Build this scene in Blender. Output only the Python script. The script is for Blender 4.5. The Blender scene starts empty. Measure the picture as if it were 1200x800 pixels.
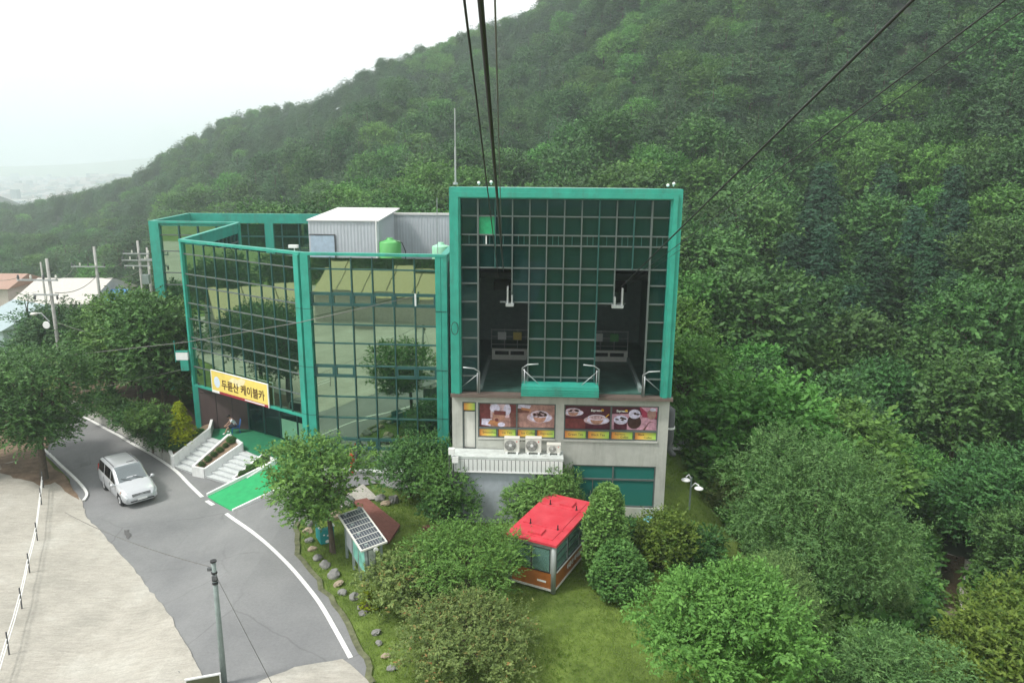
import bpy, math, random
import numpy as np
from math import radians as RAD, sin, cos, pi
from mathutils import Vector, Matrix
random.seed(7); rng = np.random.default_rng(7)
S = bpy.context.scene
COL = S.collection

# ------------------------------------------------------------ camera
PITCH, ROLL, FPX, CAMH = RAD(13.303), RAD(0.474), 880.0, 17.0
cd = bpy.data.cameras.new('camera'); cam = bpy.data.objects.new('camera', cd); COL.objects.link(cam)
cam.matrix_world = Matrix.Translation((0, 0, CAMH)) @ Matrix.Rotation(RAD(90) - PITCH, 4, 'X') @ Matrix.Rotation(ROLL, 4, 'Z')
cd.lens = FPX / 1200 * 36; cd.sensor_width = 36; cd.clip_end = 20000; cd.clip_start = 0.1
S.camera = cam
# ------------------------------------------------------------ sky and sun (bright overcast, hazy)
SUN_EL, SUN_AZ = 54.0, 244.0          # azimuth clockwise from +Y: high on the left, a little behind the camera
w = bpy.data.worlds.new("World"); S.world = w; w.use_nodes = True
nt = w.node_tree; nt.nodes.clear()
sky = nt.nodes.new('ShaderNodeTexSky'); sky.sky_type = 'NISHITA'; sky.sun_disc = False
sky.sun_elevation = RAD(SUN_EL); sky.sun_rotation = RAD(SUN_AZ); sky.air_density = 1.0; sky.dust_density = 4.0; sky.ozone_density = 1.0
hs = nt.nodes.new('ShaderNodeHueSaturation'); hs.inputs['Saturation'].default_value = 0.35
tcw = nt.nodes.new('ShaderNodeTexCoord'); nz = nt.nodes.new('ShaderNodeTexNoise'); nz.inputs['Scale'].default_value = 1.6; nz.inputs['Detail'].default_value = 5
mr = nt.nodes.new('ShaderNodeMapRange'); mr.inputs[1].default_value = .3; mr.inputs[2].default_value = .7; mr.inputs[3].default_value = .45; mr.inputs[4].default_value = .75
mx = nt.nodes.new('ShaderNodeMix'); mx.data_type = 'RGBA'; mx.inputs['B'].default_value = (14.4, 14.4, 14.2, 1)
bg = nt.nodes.new('ShaderNodeBackground'); bg.inputs['Strength'].default_value = 0.085
wo = nt.nodes.new('ShaderNodeOutputWorld')
L = nt.links.new
L(sky.outputs[0], hs.inputs['Color']); L(hs.outputs[0], mx.inputs['A']); L(tcw.outputs['Generated'], nz.inputs['Vector'])
L(nz.outputs['Fac'], mr.inputs[0]); L(mr.outputs[0], mx.inputs['Factor']); L(mx.outputs['Result'], bg.inputs['Color']); L(bg.outputs[0], wo.inputs['Surface'])
sl = bpy.data.lights.new('sun', 'SUN'); sl.energy = 2.3; sl.angle = RAD(9); sl.color = (1, .96, .9)
so = bpy.data.objects.new('sun', sl); COL.objects.link(so)
_e, _a = RAD(SUN_EL), RAD(SUN_AZ)
so.rotation_euler = Vector((cos(_e) * sin(_a), cos(_e) * cos(_a), sin(_e))).to_track_quat('Z', 'Y').to_euler()
S.view_settings.view_transform = 'Standard'; S.view_settings.look = 'None'
S.view_settings.exposure = 0.65; S.view_settings.gamma = 1.0; S.view_settings.use_curve_mapping = False
S.cycles.max_bounces = 7; S.cycles.transparent_max_bounces = 12; S.cycles.volume_bounces = 1
S.cycles.diffuse_bounces = 3; S.cycles.glossy_bounces = 3; S.cycles.transmission_bounces = 4

# ------------------------------------------------------------ terrain function
AZ = np.radians([-180, -90, -60, -33.6, -29, -18.4, -7.6, 0, 12.5, 23.9, 33.6, 60, 110, 180])
PR = [
 [(0,0),(120,0),(300,-12),(700,-30)],
 [(0,0),(90,0),(200,-12),(700,-30)],
 [(0,0),(60,0),(120,-8),(250,-18),(450,-22),(700,-30)],
 [(0,0),(52,0),(90,-3),(150,-10),(230,-17),(330,-19),(450,-17),(480,-16),(560,-28),(700,-40)],
 [(0,0),(55,0),(90,-3),(150,-10),(190,-14),(250,-15),(330,-11),(420,-5),(480,-4),(560,-16),(700,-40)],
 [(0,0),(70,0),(110,-3),(150,-4),(200,-1),(300,14),(380,29),(420,31),(480,22),(700,-20)],
 [(0,0),(65,0),(100,1),(150,6),(200,17),(270,36),(340,55),(380,57),(440,48),(700,0)],
 [(0,0),(60,0),(90,1),(120,3),(150,7),(200,22),(250,40),(310,64),(345,66),(400,58),(700,10)],
 [(0,0),(48,0),(60,-3),(80,0),(120,9),(165,27),(215,56),(330,118),(400,112),(700,40)],
 [(0,0),(24,0),(31,-3),(42,-5),(60,-9),(75,-8),(95,-2),(120,8),(150,25),(180,46),(300,125),(400,120),(700,60)],
 [(0,0),(20,0),(30,-4),(50,-8),(65,-7),(85,0),(110,12),(140,32),(170,54),(300,130),(400,130),(700,70)],
 [(0,0),(20,0),(30,-4),(50,-7),(80,4),(140,32),(300,110),(700,70)],
 [(0,0),(60,0),(120,6),(300,40),(700,30)],
 [(0,0),(120,0),(300,-12),(700,-30)]]
RG = np.concatenate([np.arange(0, 120, 2.), np.arange(120, 700, 8.), [700.]])
PT = np.array([np.interp(RG, [p[0] for p in q], [p[1] for p in q]) for q in PR])
def _sm(a, k=5):
    b = np.pad(a, ((0, 0), (k, k)), mode='edge'); return np.mean([b[:, i:i + a.shape[1]] for i in range(2 * k + 1)], 0)
PT2 = _sm(PT, 2); PT2[:, 0:8] = 0; PT = np.where(PT == 0, 0, PT2)
def Tn(x, y):
    x = np.asarray(x, float); y = np.asarray(y, float)
    r = np.hypot(x, y); a = np.arctan2(x, y)
    i = np.clip(np.searchsorted(AZ, a) - 1, 0, len(AZ) - 2)
    f = (a - AZ[i]) / (AZ[i + 1] - AZ[i]); f = f * f * (3 - 2 * f) * .5 + f * .5
    j = np.clip(np.searchsorted(RG, r) - 1, 0, len(RG) - 2)
    g = np.clip((r - RG[j]) / (RG[j + 1] - RG[j]), 0, 1)
    za = PT[i, j] * (1 - g) + PT[i, j + 1] * g; zb = PT[i + 1, j] * (1 - g) + PT[i + 1, j + 1] * g
    z = za * (1 - f) + zb * f
    und = np.clip((r - 60) / 100, 0, 1)
    z = z + und * (2.2 * np.sin(x * .045 + y * .021) + 1.8 * np.sin(y * .055 - x * .03 + 1.3) + .8 * np.sin(x * .12 + .5) * np.sin(y * .11))
    far = np.clip((r - 700) / 500, 0, 1); far = far * far * (3 - 2 * far)
    z = z * (1 - far) + (-60) * far
    def hill(az, rr, wa, wr, h):
        return h * np.exp(-((a - RAD(az)) / RAD(wa)) ** 2 - ((r - rr) / wr) ** 2)
    z = z + hill(-35, 1000, 3.0, 160, 36) + hill(-27.5, 2300, 2.6, 300, 34) + hill(-31, 4300, 12, 500, 45) + hill(-22, 4400, 6, 500, 75)
    # the road side lies a little lower than the garden
    s = np.clip((-11.0 - x) / 5.0, 0, 1); s = s * s * (3 - 2 * s)
    s2 = np.clip((y + 60) / 30, 0, 1)
    return z - .85 * s * s2 * np.clip((120 - r) / 60, 0, 1)
def T(x, y): return float(Tn(x, y))

# a pixel of the 1200x800 photograph as a ray; G meets the ground (+dz), AT meets a plane y = Y, GZ a level z
def _ray(u, v):
    x, y = u - 600, 400 - v; c, s = cos(ROLL), sin(ROLL); x, y = c * x - s * y, s * x + c * y
    return Vector((x, FPX * cos(PITCH) + y * sin(PITCH), -FPX * sin(PITCH) + y * cos(PITCH)))
O = Vector((0, 0, CAMH))
def GZ(u, v, z=0.): d = _ray(u, v); return O + d * ((z - CAMH) / d.z)
def AT(u, v, Y): d = _ray(u, v); return O + d * (Y / d.y)
def G(u, v, dz=0.):
    z = 0.
    for _ in range(25):
        p = GZ(u, v, z + dz); z = .5 * z + .5 * T(p.x, p.y)
    return Vector((p.x, p.y, T(p.x, p.y) + dz))
def PJ(p):
    p = np.asarray(p, float); X, Y, Z = p[..., 0], p[..., 1], p[..., 2] - CAMH
    d = Y * cos(PITCH) - Z * sin(PITCH); up = Y * sin(PITCH) + Z * cos(PITCH)
    d = np.where(d < .1, .1, d); x = FPX * X / d; y = FPX * up / d
    c, s = cos(ROLL), sin(ROLL); return 600 + c * x + s * y, 400 - (-s * x + c * y), d

# ------------------------------------------------------------ helpers
def tag(o, label=None, cat=None, group=None, kind=None):
    if label: o['label'] = label
    if cat: o['category'] = cat
    if group: o['group'] = group
    if kind: o['kind'] = kind
    return o
class Th:
    """a thing: an Empty at its base; parts are added in world coordinates"""
    def __init__(s, name, loc, label, cat, group=None):
        s.o = bpy.data.objects.new(name, None); s.o.empty_display_size = .3; COL.objects.link(s.o)
        s.loc = Vector(loc); s.o.location = s.loc; tag(s.o, label, cat, group)
    def part(s, name, mb, mat, parent=None, smooth=False, kind=None, label=None):
        o = mb.build(name, mat, off=s.loc, smooth=smooth); o.parent = parent or s.o
        if kind: o['kind'] = kind
        if label: o['label'] = label
        return o
    def unit(s, name, mat, c, size, rz=0., tilt=(0, 0), parent=None, shape='box'):
        o = bpy.data.objects.new(name, unit_mesh(shape, mat)); COL.objects.link(o)
        o.parent = parent or s.o; o.location = Vector(c) - s.loc; o.rotation_euler = (tilt[0], tilt[1], rz); o.scale = size
        return o
class MB:
    def __init__(s): s.v = []; s.f = []; s.mi = []; s.cur = 0
    def add(s, vs, fs):
        n = len(s.v); s.v += [tuple(v) for v in vs]; s.f += [tuple(i + n for i in f) for f in fs]; s.mi += [s.cur] * len(fs); return s
    def box(s, x0, x1, y0, y1, z0, z1, M=None):
        vs = [Vector((x, y, z)) for z in (z0, z1) for y in (y0, y1) for x in (x0, x1)]
        if M is not None: vs = [M @ v for v in vs]
        return s.add(vs, [(0, 2, 3, 1), (4, 5, 7, 6), (0, 1, 5, 4), (2, 6, 7, 3), (0, 4, 6, 2), (1, 3, 7, 5)])
    def tube(s, pts, rad, n=8, caps=True):
        pts = [Vector(p) for p in pts]
        if not hasattr(rad, '__len__'): rad = [rad] * len(pts)
        base = len(s.v); up = Vector((0, 0, 1))
        for i, p in enumerate(pts):
            t = (pts[min(i + 1, len(pts) - 1)] - pts[max(i - 1, 0)]).normalized()
            a = t.cross(up); a = t.cross(Vector((1, 0, 0))) if a.length < .05 else a; a.normalize(); b = t.cross(a)
            for k in range(n):
                th = 2 * pi * k / n; s.v.append(tuple(p + (a * cos(th) + b * sin(th)) * rad[i]))
        for i in range(len(pts) - 1):
            for k in range(n):
                q = base + i * n; s.f.append((q + k, q + (k + 1) % n, q + n + (k + 1) % n, q + n + k)); s.mi.append(s.cur)
        if caps:
            s.f.append(tuple(base + k for k in range(n))); s.f.append(tuple(base + (len(pts) - 1) * n + k for k in reversed(range(n)))); s.mi += [s.cur] * 2
        return s
    def prism(s, poly, z0, z1):
        n = len(poly)
        if hasattr(z0, '__len__'): a0 = z0
        else: a0 = [z0] * n
        a1 = z1 if hasattr(z1, '__len__') else [z1] * n
        vs = [(p[0], p[1], a) for p, a in zip(poly, a0)] + [(p[0], p[1], a) for p, a in zip(poly, a1)]
        return s.add(vs, [tuple(reversed(range(n))), tuple(range(n, 2 * n))] + [(i, (i + 1) % n, n + (i + 1) % n, n + i) for i in range(n)])
    def lathe(s, c, prof, n=16, M=None):
        c = Vector(c); base = len(s.v)
        for r, z in prof:
            for k in range(n):
                p = Vector((r * cos(2 * pi * k / n), r * sin(2 * pi * k / n), z)); p = M @ p if M is not None else p; s.v.append(tuple(c + p))
        for i in range(len(prof) - 1):
            for k in range(n):
                q = base + i * n; s.f.append((q + k, q + (k + 1) % n, q + n + (k + 1) % n, q + n + k)); s.mi.append(s.cur)
        return s
    def build(s, name, mat, off=Vector((0, 0, 0)), smooth=False):
        me = bpy.data.meshes.new(name); off = Vector(off)
        me.from_pydata([(v[0] - off.x, v[1] - off.y, v[2] - off.z) for v in s.v], [], s.f)
        mats = mat if isinstance(mat, (list, tuple)) else [mat]
        for m in mats: me.materials.append(m)
        if len(mats) > 1: me.polygons.foreach_set('material_index', s.mi)
        if smooth: me.polygons.foreach_set('use_smooth', [True] * len(s.f))
        me.update(); o = bpy.data.objects.new(name, me); COL.objects.link(o)
        import bmesh
        bm = bmesh.new(); bm.from_mesh(me); bmesh.ops.recalc_face_normals(bm, faces=bm.faces); bm.to_mesh(me); bm.free()
        return o
_um = {}
def unit_mesh(shape, mat):
    k = (shape, mat.name)
    if k not in _um:
        m = MB()
        if shape == 'box': m.box(-.5, .5, -.5, .5, -.5, .5)
        me = bpy.data.meshes.new('unit_' + shape); me.from_pydata(m.v, [], [tuple(f) for f in m.f]); me.materials.append(mat); me.update(); _um[k] = me
    return _um[k]
class Fr:
    """a vertical frame: a runs along a wall, b points out of it, z up"""
    def __init__(s, p0, p1):
        s.o = Vector((p0[0], p0[1], 0)); d = Vector((p1[0] - p0[0], p1[1] - p0[1], 0)); s.len = d.length; s.e = d.normalized()
        s.n = Vector((s.e.y, -s.e.x, 0)); s.rz = math.atan2(s.e.y, s.e.x)
        s.M = Matrix(((s.e.x, -s.n.x, 0, s.o.x), (s.e.y, -s.n.y, 0, s.o.y), (0, 0, 1, 0), (0, 0, 0, 1)))
    def p(s, a, b, z): return s.o + s.e * a + s.n * b + Vector((0, 0, z))
    def box(s, mb, a0, a1, b0, b1, z0, z1):   # b outwards
        return mb.box(a0, a1, -b1, -b0, z0, z1, s.M)
def holes(fr, mb, A0, A1, Z0, Z1, hl, b0, b1):
    """wall slab with rectangular openings, as abutting boxes"""
    xs = sorted({A0, A1, *[h[0] for h in hl], *[h[1] for h in hl]}); zs = sorted({Z0, Z1, *[h[2] for h in hl], *[h[3] for h in hl]})
    for i in range(len(zs) - 1):
        run = None
        for j in range(len(xs) - 1):
            ca, cz = (xs[j] + xs[j + 1]) / 2, (zs[i] + zs[i + 1]) / 2
            inside = any(h[0] < ca < h[1] and h[2] < cz < h[3] for h in hl)
            if not inside: run = [run[0] if run else xs[j], xs[j + 1]]
            if (inside or j == len(xs) - 2) and run: fr.box(mb, run[0], run[1], b0, b1, zs[i], zs[i + 1]); run = None

# ------------------------------------------------------------ materials
def nodes(name):
    m = bpy.data.materials.new(name); m.use_nodes = True; n = m.node_tree; return m, n, n.nodes['Principled BSDF']
def mat(name, col, rough=.6, metal=0., var=.12, scale=4., bump=0., bscale=30., spec=.4, coat=0., col2=None, stretch=None, dirt=0.):
    m, n, b = nodes(name); N = n.nodes.new
    b.inputs['Roughness'].default_value = rough; b.inputs['Metallic'].default_value = metal
    b.inputs['Specular IOR Level'].default_value = spec; b.inputs['Coat Weight'].default_value = coat
    tc = N('ShaderNodeTexCoord'); src = tc.outputs['Object']
    if stretch:
        mp = N('ShaderNodeMapping'); mp.inputs['Scale'].default_value = stretch; n.links.new(src, mp.inputs[0]); src = mp.outputs[0]
    t = N('ShaderNodeTexNoise'); t.inputs['Scale'].default_value = scale; t.inputs['Detail'].default_value = 8; t.inputs['Roughness'].default_value = .65
    n.links.new(src, t.inputs['Vector'])
    r = N('ShaderNodeValToRGB'); c2 = col2 or tuple(min(1, c * (1 + var)) for c in col); c1 = tuple(c * (1 - var) for c in col) if not col2 else col
    r.color_ramp.elements[0].position = .32; r.color_ramp.elements[1].position = .68
    r.color_ramp.elements[0].color = (*c1, 1); r.color_ramp.elements[1].color = (*c2, 1)
    n.links.new(t.outputs['Fac'], r.inputs[0]); out = r.outputs[0]
    if dirt:
        t2 = N('ShaderNodeTexNoise'); t2.inputs['Scale'].default_value = scale * .35; t2.inputs['Detail'].default_value = 10; t2.inputs['Roughness'].default_value = .75
        mp2 = N('ShaderNodeMapping'); mp2.inputs['Scale'].default_value = (3, 3, .45); n.links.new(tc.outputs['Object'], mp2.inputs[0]); n.links.new(mp2.outputs[0], t2.inputs[0])
        rr = N('ShaderNodeValToRGB'); rr.color_ramp.elements[0].position = .5; rr.color_ramp.elements[1].position = .72
        n.links.new(t2.outputs['Fac'], rr.inputs[0]); mm = N('ShaderNodeMath'); mm.operation = 'MULTIPLY'; mm.inputs[1].default_value = dirt; n.links.new(rr.outputs[0], mm.inputs[0])
        mxx = N('ShaderNodeMix'); mxx.data_type = 'RGBA'; mxx.inputs['B'].default_value = (.09, .085, .07, 1); n.links.new(mm.outputs[0], mxx.inputs['Factor']); n.links.new(out, mxx.inputs['A']); out = mxx.outputs['Result']
    n.links.new(out, b.inputs['Base Color'])
    if bump:
        tb = N('ShaderNodeTexNoise'); tb.inputs['Scale'].default_value = bscale; tb.inputs['Detail'].default_value = 6; n.links.new(tc.outputs['Object'], tb.inputs[0])
        bp = N('ShaderNodeBump'); bp.inputs['Strength'].default_value = bump; bp.inputs['Distance'].default_value = .05; n.links.new(tb.outputs['Fac'], bp.inputs['Height']); n.links.new(bp.outputs[0], b.inputs['Normal'])
    return m
def leafmat(name, dark, light, transl=.25, hue=None, rough=.55):
    m, n, b = nodes(name); N = n.nodes.new
    b.inputs['Roughness'].default_value = rough; b.inputs['Specular IOR Level'].default_value = .25
    at = N('ShaderNodeAttribute'); at.attribute_name = 'tint'
    oi = N('ShaderNodeObjectInfo')
    r = N('ShaderNodeValToRGB'); r.color_ramp.elements[0].color = (*dark, 1); r.color_ramp.elements[1].color = (*light, 1)
    if hue: e = r.color_ramp.elements.new(.82); e.color = (*light, 1); r.color_ramp.elements[-1].color = (*hue, 1); r.color_ramp.elements[-1].position = 1.
    n.links.new(at.outputs['Fac'], r.inputs[0])
    h = N('ShaderNodeHueSaturation'); 
    m1 = N('ShaderNodeMapRange'); m1.inputs[3].default_value = .488; m1.inputs[4].default_value = .52; h.inputs['Saturation'].default_value = 1.1; n.links.new(oi.outputs['Random'], m1.inputs[0]); n.links.new(m1.outputs[0], h.inputs['Hue'])
    mm = N('ShaderNodeMath'); mm.operation = 'MULTIPLY_ADD'; mm.inputs[1].default_value = 7.31; mm.inputs[2].default_value = .17; n.links.new(oi.outputs['Random'], mm.inputs[0])
    fr = N('ShaderNodeMath'); fr.operation = 'FRACT'; n.links.new(mm.outputs[0], fr.inputs[0])
    m2 = N('ShaderNodeMapRange'); m2.inputs[3].default_value = .72; m2.inputs[4].default_value = 1.3; n.links.new(fr.outputs[0], m2.inputs[0]); n.links.new(m2.outputs[0], h.inputs['Value'])
    n.links.new(r.outputs[0], h.inputs['Color']); n.links.new(h.outputs[0], b.inputs['Base Color'])
    tr = N('ShaderNodeBsdfTranslucent'); n.links.new(h.outputs[0], tr.inputs['Color'])
    ms = N('ShaderNodeMixShader'); ms.inputs[0].default_value = transl
    n.links.new(b.outputs[0], ms.inputs[1]); n.links.new(tr.outputs[0], ms.inputs[2]); n.links.new(ms.outputs[0], n.nodes['Material Output'].inputs['Surface'])
    return m
def glass(name, tint, trans, refl, rough=.02, rtint=(.6, .8, .7), dif=.12):
    m, n, b = nodes(name); N = n.nodes.new; n.nodes.remove(b)
    t = N('ShaderNodeBsdfTransparent'); t.inputs[0].default_value = (*trans, 1)
    g = N('ShaderNodeBsdfGlossy'); g.inputs['Color'].default_value = (*rtint, 1); g.inputs['Roughness'].default_value = rough
    tc = N('ShaderNodeTexCoord'); nz = N('ShaderNodeTexNoise'); nz.inputs['Scale'].default_value = .6; n.links.new(tc.outputs['Object'], nz.inputs[0])
    bp = N('ShaderNodeBump'); bp.inputs['Strength'].default_value = .03; bp.inputs['Distance'].default_value = .05; n.links.new(nz.outputs['Fac'], bp.inputs['Height']); n.links.new(bp.outputs[0], g.inputs['Normal'])
    lw = N('ShaderNodeFresnel'); lw.inputs[0].default_value = 1.5
    mp = N('ShaderNodeMapRange'); mp.inputs[1].default_value = .04; mp.inputs[2].default_value = 1; mp.inputs[3].default_value = refl; mp.inputs[4].default_value = 1; n.links.new(lw.outputs[0], mp.inputs[0])
    ms = N('ShaderNodeMixShader'); n.links.new(mp.outputs[0], ms.inputs[0]); n.links.new(t.outputs[0], ms.inputs[1]); n.links.new(g.outputs[0], ms.inputs[2])
    d = N('ShaderNodeBsdfDiffuse'); d.inputs[0].default_value = (*tint, 1)
    m2 = N('ShaderNodeMixShader'); m2.inputs[0].default_value = dif; n.links.new(ms.outputs[0], m2.inputs[1]); n.links.new(d.outputs[0], m2.inputs[2])
    n.links.new(m2.outputs[0], n.nodes['Material Output'].inputs['Surface'])
    return m
M = {}
M['green'] = mat('green_painted_steel', (.03, .31, .235), .45, var=.16, scale=1.3, dirt=.4)
M['greendark'] = mat('dark_green_frame', (.02, .085, .078), .45, var=.15)
M['mull'] = mat('grey_bronze_mullion', (.10, .12, .115), .5, var=.15)
M['mirror'] = glass('reflective_green_glass', (.03, .08, .06), (.10, .2, .16), .62, rtint=(.58, .80, .58))
M['mirror2'] = glass('screen_green_glass', (.03, .08, .06), (.42, .62, .52), .22, rtint=(.62, .86, .72))
M['dglass'] = glass('dark_green_glass', (.012, .075, .07), (.10, .26, .23), .06, rtint=(.5, .8, .76), dif=.3)
M['bglass'] = mat('bright_green_pane', (.02, .3, .13), .25, var=.2)
M['tglass'] = glass('teal_shop_glass', (.03, .21, .18), (.12, .3, .27), .12, rtint=(.6, .85, .8), dif=.7)
M['conc'] = mat('rendered_concrete', (.44, .45, .41), .85, var=.1, scale=1.6, bump=.15, dirt=.35)
M['concw'] = mat('white_painted_concrete', (.68, .70, .69), .75, var=.07, scale=3, bump=.1, dirt=.22)
M['steps'] = mat('grey_stone_steps', (.5, .53, .53), .7, var=.1, scale=5, bump=.1, dirt=.2)
M['oldc'] = mat('weathered_concrete', (.36, .36, .33), .9, var=.2, scale=2.5, bump=.3, dirt=.5)
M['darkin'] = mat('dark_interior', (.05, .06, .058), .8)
M['inwall'] = mat('interior_wall', (.24, .31, .30), .8, var=.1)
M['brownp'] = mat('brown_wall_panel', (.085, .06, .058), .55, var=.1, scale=2)
M['brown'] = mat('brown_metal_cap', (.13, .1, .085), .6)
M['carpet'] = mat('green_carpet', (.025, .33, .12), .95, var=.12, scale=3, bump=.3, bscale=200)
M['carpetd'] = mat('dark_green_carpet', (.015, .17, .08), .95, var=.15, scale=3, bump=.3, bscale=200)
M['white'] = mat('white_paint', (.78, .79, .78), .5, var=.04)
M['line'] = mat('worn_road_paint', (.72, .73, .71), .7, var=.12, scale=9, dirt=.4)
M['metalw'] = mat('corrugated_grey_cladding', (.50, .53, .57), .45, metal=.2, var=.05, scale=2, dirt=.12)
M['metalr'] = mat('pale_metal_roof', (.66, .66, .65), .45, var=.05, dirt=.12)
M['tank'] = mat('green_water_tank', (.11, .4, .12), .45, var=.06)
M['tankp'] = mat('pale_green_tank', (.3, .62, .42), .5, var=.06)
M['steel'] = mat('galvanised_steel', (.42, .44, .45), .45, metal=.6, var=.12)
M['cable'] = mat('cable_steel', (.035, .035, .035), .5, metal=.3)
M['cablel'] = mat('light_cable_steel', (.16, .16, .15), .5, metal=.3)
M['acw'] = mat('ac_case', (.62, .62, .57), .5, var=.05, dirt=.15)
M['black'] = mat('black_plastic', (.02, .02, .022), .5)
M['dgrey'] = mat('dark_grey', (.09, .095, .1), .6)
M['pole'] = mat('concrete_pole', (.36, .36, .34), .85, var=.15, dirt=.3)
M['poleg'] = mat('greenish_steel_pole', (.22, .27, .26), .6, var=.15, dirt=.25)
M['bark'] = mat('tree_bark', (.09, .07, .05), .95, var=.3, scale=6, bump=.6, bscale=25)
M['red'] = mat('faded_red_roof_paint', (.50, .025, .045), .45, var=.12, scale=1.4, dirt=.2, col2=(.58, .07, .09))
M['orange'] = mat('orange_brown_panel', (.36, .12, .03), .4, var=.12)
M['cabgrey'] = mat('cabin_grey', (.30, .33, .32), .4, metal=.2)
M['cabglass'] = glass('cabin_glass', (.22, .42, .37), (.6, .78, .74), .2, rtint=(.9, .95, .93), dif=.4)
M['stone'] = mat('boulder_stone', (.21, .21, .2), .9, var=.3, scale=3, bump=.5, bscale=9)
M['stonet'] = mat('tan_boulder', (.33, .27, .2), .9, var=.3, scale=3, bump=.5, bscale=9)
M['rdeck'] = mat('red_brown_boards', (.19, .075, .06), .75, var=.15, scale=4, bump=.2)
M['teal'] = mat('teal_paint', (.02, .26, .27), .5, var=.15)
M['solar'] = mat('solar_cells', (.075, .085, .105), .22, var=.25, spec=.8)
M['gravel'] = mat('pale_gravel', (.42, .40, .36), .95, var=.3, scale=12, bump=.8, bscale=40)
M['soil'] = mat('brown_soil', (.17, .12, .08), .95, var=.35, scale=2, bump=.6, bscale=12)
M['skin'] = mat('skin', (.42, .25, .18), .6, var=.05)
M['hair'] = mat('black_hair', (.015, .012, .01), .6)
M['shirt'] = mat('white_shirt', (.75, .77, .8), .8, var=.04)
M['navy'] = mat('dark_shorts', (.03, .04, .06), .8)
M['redc'] = mat('red_clothes', (.6, .03, .02), .75)
M['bluep'] = mat('blue_plastic', (.03, .14, .42), .4)
M['yellowp'] = mat('yellow_banner', (.76, .60, .15), .55, var=.06)
M['tanroof'] = mat('tan_roof_sheet', (.46, .38, .20), .6, var=.1, dirt=.15)
M['blue'] = mat('blue_tarpaulin', (.05, .2, .42), .5)
M['wallw'] = mat('village_wall', (.5, .45, .42), .8, var=.1, dirt=.2)
M['orr'] = mat('orange_roof', (.34, .22, .17), .6, dirt=.2)
M['tealr'] = mat('teal_roof', (.30, .38, .40), .5, dirt=.2)
L_broad = leafmat('broad_leaves', (.028, .075, .025), (.10, .20, .062), .14)
L_light = leafmat('light_leaves', (.055, .135, .035), (.16, .31, .085), .22)
L_pine = leafmat('pine_needles', (.026, .062, .03), (.09, .165, .07), .1, rough=.7)
L_dark = leafmat('dark_conifer_needles', (0.014, 0.048, 0.026), (0.042, 0.1, 0.048), 0.08, rough=.7)
L_maple = leafmat('reddish_green_leaves', (.085, .14, .045), (.23, .30, .11), .25, hue=(.40, .17, .09))
L_willow = leafmat('grey_green_leaves', (.055, .115, .04), (.19, .30, .11), .2)
L_zelk = leafmat('zelkova_leaves', (.04, .105, .032), (.14, .26, .07), .18)
L_yel = leafmat('golden_conifer_leaves', (.2, .25, .02), (.44, .47, .05), .25)
L_hedge = leafmat('clipped_shrub_leaves', (0.045, 0.1, 0.035), (0.1, 0.19, 0.05), .15)
L_thuja = leafmat('arborvitae_leaves', (.07, .15, .045), (.19, .32, .10), .2)
L_ygr = leafmat('yellow_green_leaves', (.06, .125, .03), (.18, .26, .06), .22)
L_grass = leafmat('grass_blades', (.10, .19, .03), (.25, .34, .07), .35)

# ground materials
def ground_mat():
    m, n, b = nodes('grass_ground'); N = n.nodes.new; b.inputs['Roughness'].default_value = .95; b.inputs['Specular IOR Level'].default_value = .15
    g = N('ShaderNodeNewGeometry'); t = N('ShaderNodeTexNoise'); t.inputs['Scale'].default_value = .35; t.inputs['Detail'].default_value = 12; t.inputs['Roughness'].default_value = .7
    n.links.new(g.outputs['Position'], t.inputs[0]); r = N('ShaderNodeValToRGB'); r.color_ramp.elements[0].position = .35; r.color_ramp.elements[0].color = (.07, .11, .025, 1)
    r.color_ramp.elements[1].position = .62; r.color_ramp.elements[1].color = (.16, .23, .05, 1); n.links.new(t.outputs['Fac'], r.inputs[0]); n.links.new(r.outputs[0], b.inputs['Base Color'])
    t2 = N('ShaderNodeTexNoise'); t2.inputs['Scale'].default_value = 14; t2.inputs['Detail'].default_value = 8; n.links.new(g.outputs['Position'], t2.inputs[0])
    bp = N('ShaderNodeBump'); bp.inputs['Strength'].default_value = .8; bp.inputs['Distance'].default_value = .08; n.links.new(t2.outputs['Fac'], bp.inputs['Height']); n.links.new(bp.outputs[0], b.inputs['Normal'])
    return m
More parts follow.
